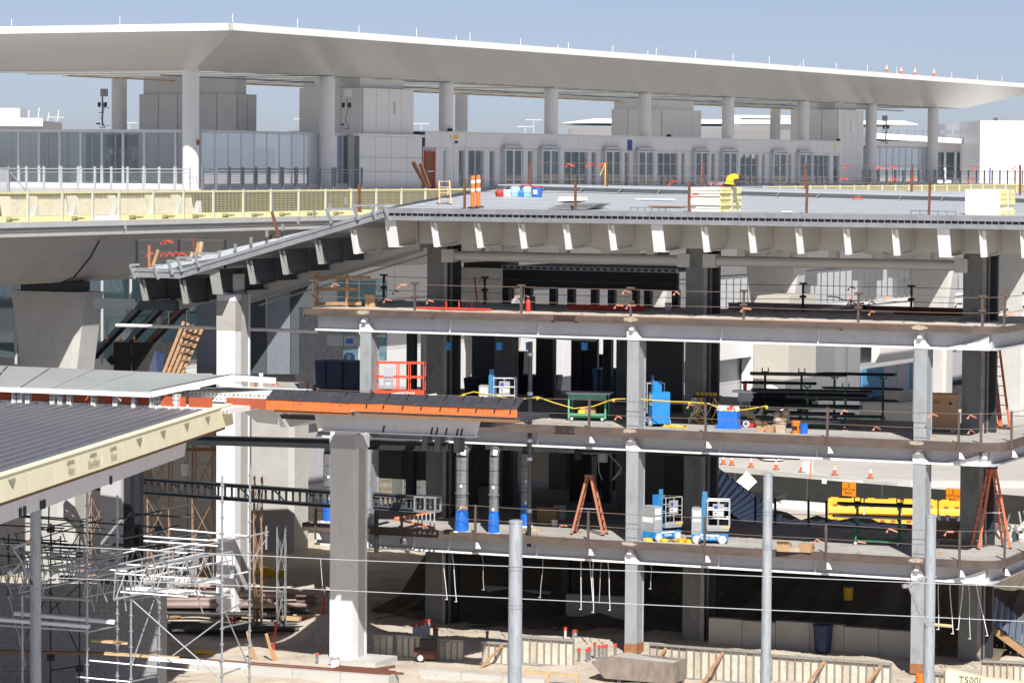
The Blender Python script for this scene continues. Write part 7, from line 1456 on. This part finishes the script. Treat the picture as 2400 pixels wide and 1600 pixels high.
for x, z, l, m, a in ((.2, .1, .7, 'timber_pale', .9), (.7, .35, .75, 'timber_pale', 1.3), (.55, .3, .8, 'timber', 1.25), (-1.4, .1, .8, 'timber', -.9), (-.1, .1, .5, 'lift_blue', 0)): mb = MB(); mb.bar((x, 0, z), (x + l * math.cos(a) * .4, .1, z + abs(l * math.sin(a)) + .05), .12, .1, (0, 1, 0)); P('offcut', mb, M[m], t)

# ---------------------------------------------------------------- site ground
def gh_(px, py):
    r = ray(px, py); t = 112
    while t < 175:
        p = EYE + r * t
        if p.z <= site_h(p.x, p.y): return p
        t += .05
    return p
def gnd(px, py): return F.on(px, py, .1)
def GT(name, label, cat, px, py, yaw=0, group=None): q = F.loc(gh_(px, py)); return T(name, label, cat, F, q.x, q.y, q.z, yaw, group)
def form(label, px0, px1, pyt, py, yaw=0, n=None, brace=()):
    a = gnd(px0, py); b = F.at(px1, py, a.y); h = F.at(px0, pyt, a.y).z; w = b.x - a.x; t = T('formwork_panel', label, 'formwork', F, a.x, a.y, 0, yaw, 'concrete formwork panels in the pit'); n = n or max(2, int(w / .38))
    for k in range(n): mb = MB(); mb.box(w * k / n + .01, w * (k + 1) / n - .01, random.uniform(-.01, .012), .03, .02, h - random.uniform(0, .05)); P('face_panel', mb, M[random.choice(['form_tan', 'form_pale', 'form_pale'])], t)
    for k in range(n + 1): mb = MB(); mb.box(w * k / n - .015, w * k / n + .015, -.08, 0, .0, h); P('rib', mb, M['form_steel'], t)
    for z in (0, h - .07): mb = MB(); mb.box(-.03, w + .03, -.11, .03, z, z + .07); P('rail', mb, M['form_steel'], t)
    for f in brace: mb = MB(); mb.bar((w * f, -.1, h * .9), (w * f - .45, -1.1, .0), .1, .06); P('brace', mb, M['timber'], t)
    return t
form('dark formwork panel left of the compressor, in shade beside the near white column', 876, 922, 1484, 1534, 0, 3)
form('dark formwork panels in the middle of the shaded row behind the compressor', 930, 1000, 1486, 1536, 0, 5)
form('formwork panel at the right end of the shaded row', 1016, 1086, 1494, 1540, 0, 5)
form('short sunlit formwork panel left of the central pole with a timber brace', 1132, 1192, 1501, 1548, 0, 4, (.8,))
form('sunlit formwork panel right of the central pole', 1226, 1345, 1489, 1549, 0, 7)
form('long sunlit formwork panel left of the slender pole with timber braces', 1524, 1805, 1506, 1578, rad(-1), 16, (.14, .62))
form('sunlit formwork panel right of the slender pole with timber braces', 1810, 2090, 1532, 1592, rad(-1), 15, (.45, .92))
form('formwork panel cut by the bottom edge beside the boom lift', 2192, 2218, 1574, 1606, 0, 2)
form('galvanised formwork leaning at the lower right corner', 2300, 2420, 1545, 1600, rad(8), 8)
hp = GT('rubbish_skip', 'weathered steel skip with a pointed end beside the middle column foot', 'skip', 1390, 1596, rad(-3)); L_, D_, H_ = 3.15, 1.1, .95
sk_ = [(-.05, .62), (.9, .95), (L_, .78), (L_, .0), (.45, -.0)]
mb = MB(); mb.prism([(x, 0, z + .15) for x, z in ((-.1, .55), (.45, .0), (L_ - .05, .0), (L_, .75), (.7, .80))], (0, .05, 0)); P('side_wall', mb, M['skip_rust'], hp)
mb = MB(); mb.prism([(x, D_, z + .15) for x, z in ((-.1, .55), (.45, .0), (L_ - .05, .0), (L_, .75), (.7, .80))], (0, .05, 0)); P('side_wall', mb, M['skip_rust'], hp)
mb = MB(); mb.prism([(-.1, .05, .7), (.45, .05, .15), (.48, .05, .18), (-.06, .05, .73)], (0, D_ - .05, 0)); mb.box(.45, L_ - .05, .05, D_, .13, .17); mb.box(L_ - .06, L_ - .01, .05, D_, .17, .9); P('shell', mb, M['skip_rust'], hp)
mb = MB(); mb.prism([(.1, .1, .75), (.9, .1, 1.0), (1.8, .1, .88), (L_ - .1, .1, .82), (L_ - .1, .1, .5), (.3, .1, .5)], (0, D_ - .2, 0)); P('rubble_load', mb, M['concrete'], hp)
for x in (.9, 2.1): mb = MB(); mb.box(x, x + .15, .1, D_, 0, .14); P('skid', mb, M['skip_rust'], hp)
def stubs(label, pts, h, m, lab_cat='pipes'):
    q0 = gnd(*pts[0]); t = T('capped_pipes', label, lab_cat, F, q0.x, q0.y, 0, 0, 'red capped conduit stubs')
    for px, py in pts:
        q = gnd(px, py) - q0; hh_ = h * random.uniform(.85, 1.1); mb = MB(); mb.tube((q.x, q.y, 0), (q.x, q.y, hh_), .055, 7); s = P('conduit', mb, M[m], t); mb = MB(); mb.tube((q.x, q.y, hh_ - .02), (q.x, q.y, hh_ + .09), .065, 7); P('cap', mb, M['cap_red'], s)
stubs('dense row of red capped conduits behind the shaded formwork', [(970 + 5 * k, 1490 - k * .6) for k in range(8)], .55, 'panel_grey')
stubs('small pair of red capped conduits right of the dense row', [(1018, 1491), (1024, 1492)], .4, 'duct_galv')
stubs('single red capped pipe left of the sunlit formwork', [(1142, 1500)], .4, 'rail_grey')
stubs('red capped pipes behind the right end of the central formwork', [(1345, 1498), (1349, 1500), (1325, 1492)], .45, 'panel_grey')
stubs('scattered red capped pipes left of the middle column foot', [(1357, 1546), (1376, 1547), (1382, 1544), (1394, 1538), (1404, 1541), (1413, 1542), (1421, 1541), (1442, 1536)], .5, 'duct_galv')
t = GT('compressor', 'small dark red petrol compressor in the shade of the near white column', 'compressor', 1000, 1550, .3); mb = MB(); mb.tube((-.45, 0, .32), (.35, 0, .32), .22, 12); P('tank', mb, M['rust_red'], t); mb = MB(); mb.box(-.25, .35, -.15, .2, .5, .85); P('engine', mb, M['black_plastic'], t); mb = MB(); mb.path([(.3, 0, .5), (.8, .1, .8), (1.1, .1, .75)], .025); P('handle', mb, M['rail_grey'], t); wheel(t, -.2, -.25, .18, .17, .06)
t = GT('timber_trestle', 'light timber frame lying at the bottom edge right of the central pole', 'timber frame', 1232, 1600, 0)
for z in (.42,): mb = MB(); mb.bar((-.1, 0, z), (2.05, 0, z), .09, .09); P('rail', mb, M['timber_pale'], t)
for x in (.85, 1.95): mb = MB(); mb.bar((x, 0, -.1), (x, 0, .42), .1, .08, (0, 1, 0)); P('stud', mb, M['timber_pale'], t)
mb = MB(); mb.bar((1.95, 0, .35), (2.15, -.3, -.1), .1, .08, (0, 1, 0)); P('stud', mb, M['timber_pale'], t)
t = GT('concrete_kerb', 'pale concrete kerb wall along the bottom edge below the pit', 'kerb wall', 990, 1583, rad(1))
for k in range(3): mb = MB(); mb.box(k * 1.62, k * 1.62 + 1.6, -.25, 0, -.3, .26 - .02 * k); P('segment', mb, M['concrete_pale'], t)
t = GT('concrete_beam', 'long pale concrete ground beam with red steel strips at lower left', 'ground beam', 385, 1560, rad(1))
for k in range(5): mb = MB(); mb.box(k * 1.9, k * 1.9 + 1.88, -.9, 0, -.3, .38); P('segment', mb, M['concrete_pale'], t)
for y in (-.2, -.55): mb = MB(); mb.bar((0, y, .4), (9.4, y, .4), .09, .04); P('steel_strip', mb, M['rust_red'], t)
t = GT('red_steel_bars', 'dark red steel bars lying across the kerb near the bottom edge', 'steel bars', 800, 1588, .05)
for k in range(3): mb = MB(); mb.bar((0, -.2 - .25 * k, .45), (1.9 + .4 * k, -.2 - .25 * k, .43), .1, .08); P('bar', mb, M['rust_red'], t)
mb = MB(); mb.bar((1.2, -.7, .42), (2.0, .2, .52), .1, .1); P('bar', mb, M['rust_red'], t)
# footing walls in the dark pit
for i, (px0, px1, py, v, hz, lab) in enumerate([(1120, 1290, 1470, 9, 1.0, 'low concrete footing wall in the dark pit left of the middle column'), (1325, 1475, 1490, 7.5, 1.1, 'concrete footing wall in the dark pit next to the middle column'), (1660, 2140, 1530, 4.0, 1.05, 'long concrete footing wall in the dark pit behind the formwork')]):
    a = F.at(px0, py, v); b = F.at(px1, py, v); w = b.x - a.x; t = T('footing_wall', lab, 'footing', F, a.x, v, 0); n = max(2, int(w / 1.35))
    for k in range(n): mb = MB(); mb.box(w * k / n + .01, w * (k + 1) / n - .01, 0, .4, -.1, hz + random.uniform(-.05, .05)); P('segment', mb, M['concrete'], t)
t = GT('blue_drum', 'dark blue plastic bin in the pit before the long footing wall', 'bin', 1882, 1545); mb = MB(); mb.lathe((0, 2.4, 0), [(.3, 0), (.37, .95)], 14); P('body', mb, M['dark_blue'], t); mb = MB(); mb.lathe((0, 2.4, .95), [(.4, 0), (.4, .06)], 14); P('rim', mb, M['dark_blue'], t)
q = F.at(1988, 1405, 7.5); t = T('yellow_drum', 'yellow drum lit in the dark pit below the lowest floor', 'drum', F, q.x, 7.5, q.z); mb = MB(); mb.lathe((0, 0, 0), [(.18, 0), (.2, .5)], 12); P('body', mb, M['saw_yellow'], t); mb = MB(); mb.box(-.15, .15, -.15, .15, .5, .58); P('cap', mb, M['black_plastic'], t)
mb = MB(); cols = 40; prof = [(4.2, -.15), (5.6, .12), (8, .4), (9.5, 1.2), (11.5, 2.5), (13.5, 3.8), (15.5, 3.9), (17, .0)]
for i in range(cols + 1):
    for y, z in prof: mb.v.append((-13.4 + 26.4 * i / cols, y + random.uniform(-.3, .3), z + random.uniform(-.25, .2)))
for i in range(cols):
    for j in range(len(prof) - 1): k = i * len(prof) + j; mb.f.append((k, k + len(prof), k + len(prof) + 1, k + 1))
o = ST('pit_shade_bank', mb, M['earth_shade']); o.location = F.w(0, 0, 0); o.rotation_euler.z = F.yaw  # bank added to block light from behind, coloured dark for pit shade
# conduits hanging below the lowest floor
first = None
for i, (px, yt, yb, ln, lab) in enumerate([(1036, 1325, 1405, .2, 'white conduit kinked below the floor, leftmost of the hanging group'), (1058, 1305, 1410, .2, 'long straight white conduit right of the kinked one'), (1192, 1330, 1415, .1, 'bent white conduit just left of the central pole'), (1128, 1320, 1382, .1, 'thin grey conduit between the left conduits and the central pole'), (1362, 1320, 1428, 0, 'straight white conduit, first of the cluster before the middle column'), (1381, 1335, 1411, .15, 'slanted white conduit in the cluster before the middle column'), (1391, 1322, 1435, 0, 'longest white conduit in the cluster before the middle column'), (1410, 1322, 1412, -.1, 'grey conduit in the cluster before the middle column'), (1424, 1320, 1430, .1, 'white conduit closest to the middle column'), (1272, 1320, 1400, -.1, 'thin grey conduit right of the central pole'), (1525, 1330, 1380, 0, 'short grey conduit right of the middle column'), (2200, 1386, 1475, 0, 'white conduit just right of the third column'), (2225, 1386, 1485, .15, 'long white conduit before the dark right column'), (2258, 1380, 1475, -.2, 'slanted white conduit right of the dark column edge'), (2268, 1378, 1497, .1, 'straight thin conduit at the dark right column'), (2285, 1376, 1490, .5, 'long slanted conduit rightmost of the hanging group')]):
    v = .9 if px < 2000 else 1.5; a = F.at(px, yt, v); b = F.at(px + ln * 60, yb, v); t = T('hanging_conduit', lab, 'conduit', F, a.x, v, LV[0] - .8, 0, 'conduits hanging below the lowest floor'); z0_ = LV[0] - .8
    mb = MB(); d = V((b.x - a.x, 0, b.z - z0_)); mb.path([(0, 0, 0), d * .3 + V((random.uniform(-.05, .05), 0, 0)), d * .7, d, d + V((-.08, 0, .02))], .016 if 'grey' not in lab and 'thin' not in lab else .011, 6); P('tube', mb, M['panel_light' if 'grey' not in lab else 'panel_grey'], t); mb = MB(); mb.tube(d * .98, d, .03); P('coupling', mb, M['panel_grey'], t)
# boom lift at the corner
q = N.at(2216, 1600, 112); bl = T('boom_lift', 'cream boom lift arm with black lettering cut by the lower right corner', 'boom lift', N, q.x, 112, 0); zt_ = N.at(2240, 1568, 112).z
mb = MB(); mb.prism([(0, 0, zt_ - .9), (0, 0, zt_ - .08), (.12, 0, zt_), (1.5, 0, zt_ - .32), (3.2, 0, zt_ - .5), (3.2, 0, zt_ - 1.1)], (0, .5, 0)); P('boom', mb, M['boom_cream'], bl)
text('T500J', bl, M['black_ink'], .84, -.012, zt_ - .38, .34, (math.pi / 2, .06, 0))
mb = MB(); mb.box(.4, 1.1, -.008, 0, zt_ - .85, zt_ - .58); P('side_panel', mb, M['black_plastic'], bl); mb = MB(); mb.tube((1.95, -.05, zt_ - .55), (1.95, .55, zt_ - .55), .17, 16); P('pivot', mb, M['panel_grey'], bl); mb = MB(); mb.box(.2, 3.2, -.2, .8, 0, zt_ - 1.0); P('turret', mb, M['boom_cream'], bl)
t = GT('orange_bucket', 'orange bucket at the foot of the right galvanised pole', 'bucket', 2156, 1604); mb = MB(); mb.lathe((0, 0, 0), [(.14, 0), (.16, .38)], 14); P('pail', mb, M['bucket_orange'], t); mb = MB(); mb.lathe((0, 0, .3), [(.17, 0), (.17, .03)], 14); P('rim', mb, M['bucket_orange'], t)
# lower left heap: pipes, sheets, braces
def gh(px, py):                                       # where a line of sight meets the uneven ground
    r = ray(px, py); t = 112
    while t < 175:
        p = EYE + r * t
        if p.z <= site_h(p.x, p.y): return p
        t += .05
    return p
t = T('pipe_pile', 'long pile of mauve brown steel pipes lying on the sand at left', 'pipes', N, -14.4, 130, .25)
for k in range(26):
    r_ = random.uniform(.09, .15); row = k // 7; a = V((random.uniform(-1.0, .6), (k % 7) * .34 + .15 * row, r_ + row * .24)); b = a + V((random.uniform(4.6, 6.2), random.uniform(-.4, .2), random.uniform(-.03, .05))); mb = MB(); mb.tube(a, b, r_, 9); P('pipe', mb, M['pipe_mauve' if k > 4 else 'black_plastic'], t)
for x in (.5, 3.2): mb = MB(); mb.box(x, x + .12, -.2, 2.2, -.1, .02); P('bearer', mb, M['timber'], t)
t = T('pipe_pile', 'dark pipes lying in the shade in front of the mauve pipe pile', 'pipes', N, -13.8, 125.5, .1)
for k in range(8): r_ = .1; a = V((random.uniform(-1, .4), k * .3, r_ + .05)); b = a + V((random.uniform(4, 6), random.uniform(-.3, .3), 0)); mb = MB(); mb.tube(a, b, r_, 8); P('pipe', mb, M['black_plastic'], t)
t = T('sheet_stack', 'bent grey corrugated sheets leaning at the foot of the tall white column', 'metal sheets', N, *gh(560, 1415))
for k in range(6): mb = MB(); mb.bar((-.5 + k * .17, -.1, 0), (-.3 + k * .12, .5, 1.15), .14, .03, (0, 1, 0)); P('sheet', mb, M['galv'], t)
t = T('yellow_sack', 'crumpled yellow tarpaulin lying on the sand mound', 'tarpaulin', N, *gh(637, 1353))
for k in range(6): mb = MB(); mb.cbox((random.uniform(-.4, .4), random.uniform(-.2, .2), .12 + .05 * k), (.6, .4, .16), random.uniform(0, 3), random.uniform(-.4, .4)); P('fold', mb, M['saw_yellow'], t)
for i, (px, py, lean, h) in enumerate(((595, 1545, -.25, 1.05), (642, 1547, -.3, 1.0))): t = T('timber_stake', ['left timber stake leaning over the concrete ground beam', 'right timber stake leaning over the concrete ground beam'][i], 'stake', N, *gh(px, py)); mb = MB(); mb.bar((0, 0, 0), (lean, .1, h), .11, .06, (0, 1, 0)); P('stake', mb, M['timber'], t); mb = MB(); mb.bar((.1, -.05, 0), (-.02, 0, .4), .09, .05, (0, 1, 0)); P('wedge', mb, M['timber'], t)
for i, (px, py, ln, h) in enumerate(((534, 1490, .12, .7), (551, 1488, -.05, .75), (640, 1525, .12, 1.1), (757, 1440, .05, .75), (778, 1520, -.05, .8))): t = T('red_prop', ['leftmost red steel prop beside the pipe pile', 'second red steel prop beside the pipe pile', 'tall red steel prop behind the timber stakes', 'red steel prop on the dropper line left of the near column', 'red steel prop in the shade close to the near column'][i], 'prop', N, *gh(px, py), 0, 'red steel props'); mb = MB(); mb.tube((0, 0, 0), (ln, .1, h), .05, 7); P('tube', mb, M['red_paint'], t); mb = MB(); mb.tube((ln, .1, h), (ln * 1.1, .1, h + .2), .025, 6); P('screw', mb, M['panel_grey'], t)
t = T('yellow_cylinder', 'yellow cylinder lying behind the ground beam below the scaffold', 'cylinder', N, *gh(478, 1533)); mb = MB(); mb.tube((-.35, 0, .1), (.35, 0, .06), .1, 10); P('body', mb, M['saw_yellow'], t); mb = MB(); mb.tube((.35, 0, .06), (.55, 0, .05), .05, 8); P('nozzle', mb, M['panel_grey'], t)
t = T('grey_standpipe', 'grey pipe with red cap left of the near white column', 'pipe', N, *gh(743, 1555)); mb = MB(); mb.tube((0, 0, 0), (0, 0, .32), .055, 8); P('pipe', mb, M['rail_grey'], t); mb = MB(); mb.tube((0, 0, .3), (0, 0, .38), .065, 8); P('cap', mb, M['cap_red'], t)
t = T('white_bollard', 'white pail with grey lid at the foot of the near white column', 'pail', N, *gh(785, 1562)); mb = MB(); mb.lathe((0, 0, 0), [(.16, 0), (.18, .36)], 12); P('pail', mb, M['white_plastic'], t); mb = MB(); mb.lathe((0, 0, .36), [(.24, 0), (.24, .04)], 12); P('lid', mb, M['panel_grey'], t)
t = T('timber_blocks', 'loose timber blocks and cast blocks scattered on the sand', 'blocks', N, *gh(610, 1440))
for k in range(16): mb = MB(); x = random.uniform(-3.5, 2.2); mb.cbox((x, random.uniform(-1.5, 1), .08), (random.uniform(.3, .9), .2, .16), random.uniform(-.5, .5)); P('block', mb, M[random.choice(['timber', 'concrete_pale', 'timber_pale', 'pipe_mauve'])], t)
mb = MB(); mb.bar((.25, 0, 0), (.25, 0, .85), .18, .1, (0, 1, 0)); P('block', mb, M['pipe_mauve'], t)
# small stones over the pit floor
st_ = MB()
for k in range(2600):
    u = random.uniform(-13, 14); v = random.uniform(-6, 3.5); r_ = random.uniform(.012, .035) if random.random() < .97 else random.uniform(.05, .09); w = F.w(u, v, 0); z = site_h(w.x, w.y); a = random.uniform(0, 3); st_.cbox((w.x, w.y, z + r_ * .3), (r_ * 2, r_ * 1.5, r_), a, random.uniform(-.4, .4))
P('stones', st_, M['concrete'], None, kind='stuff')

# scraps and dust left on each floor and the roof
for fl, z, m_list in ((0, LV[0], 160), (1, LV[1], 190), (2, LV[2], 150)):
    db = MB()
    for k in range(m_list): u = random.uniform(-13.4, 13.6); v = random.uniform(.1, 7.5) ** 1.0; a = random.uniform(0, 3); L_ = random.uniform(.05, .3); db.cbox((u, v, z + .012), (L_, random.uniform(.03, .1), random.uniform(.01, .05)), a)
    o = P('floor_scraps', db, M[('cardboard', 'timber_pale', 'mill_scale')[fl]], None, kind='stuff'); o.location = F.w(0, 0, 0); o.rotation_euler.z = F.yaw
# services hung below the slabs and dark panels added deep inside to darken the interior
sv = T('service_pipes', 'dark service pipes and trays slung under the middle floor', 'pipes', F, 0, 0, LV[1] - .9)
for k in range(14): y = 1.2 + .45 * k; x = random.uniform(-13, 2); mb = MB(); mb.tube((x, y, random.uniform(-.25, .15)), (min(13, x + random.uniform(5, 10)), y + random.uniform(-.2, .2), random.uniform(-.25, .15)), random.uniform(.03, .09), 6); P('pipe', mb, M[random.choice(['black_steel', 'duct_galv', 'rail_grey', 'black_steel'])], sv)
for i, (px0, px1, z, v, h, lab) in enumerate([(700, 800, LV[1], 13, 3.6, 'added dark backing panel at the far left back of the middle floor'), (985, 1060, LV[1], 14, 3.4, 'added dark backing panel behind the second dark column of the middle floor'), (1105, 1205, LV[1], 13.5, 3.5, 'added dark backing panel behind the blue lift of the middle floor'), (1255, 1300, LV[1], 15, 3.4, 'added narrow dark backing panel left of the wire cage crate'), (1345, 1400, LV[1], 15.5, 3.4, 'added narrow dark backing panel behind the wire cage crate'), (1490, 1600, LV[1], 8.4, 3.4, 'added dark backing panel between middle column and roof column on the middle floor'), (880, 1010, LV[0], 18, 3.6, 'added dark backing panel at the back left of the lowest floor'), (1060, 1190, LV[0], 17, 3.6, 'added dark backing panel behind the wrapped ducts on the lowest floor'), (1290, 1470, LV[0], 18, 3.6, 'added dark backing panel behind the open stepladder on the lowest floor'), (1480, 1640, LV[0], 8.4, 3.6, 'added dark backing panel behind the two parked lifts on the lowest floor')]):
    a = F.at(px0, 900, v).x; b = F.at(px1, 900, v).x; t = T('dark_backing', lab, 'wall', F, a, v, z); n = max(1, int((b - a) / 1.2))
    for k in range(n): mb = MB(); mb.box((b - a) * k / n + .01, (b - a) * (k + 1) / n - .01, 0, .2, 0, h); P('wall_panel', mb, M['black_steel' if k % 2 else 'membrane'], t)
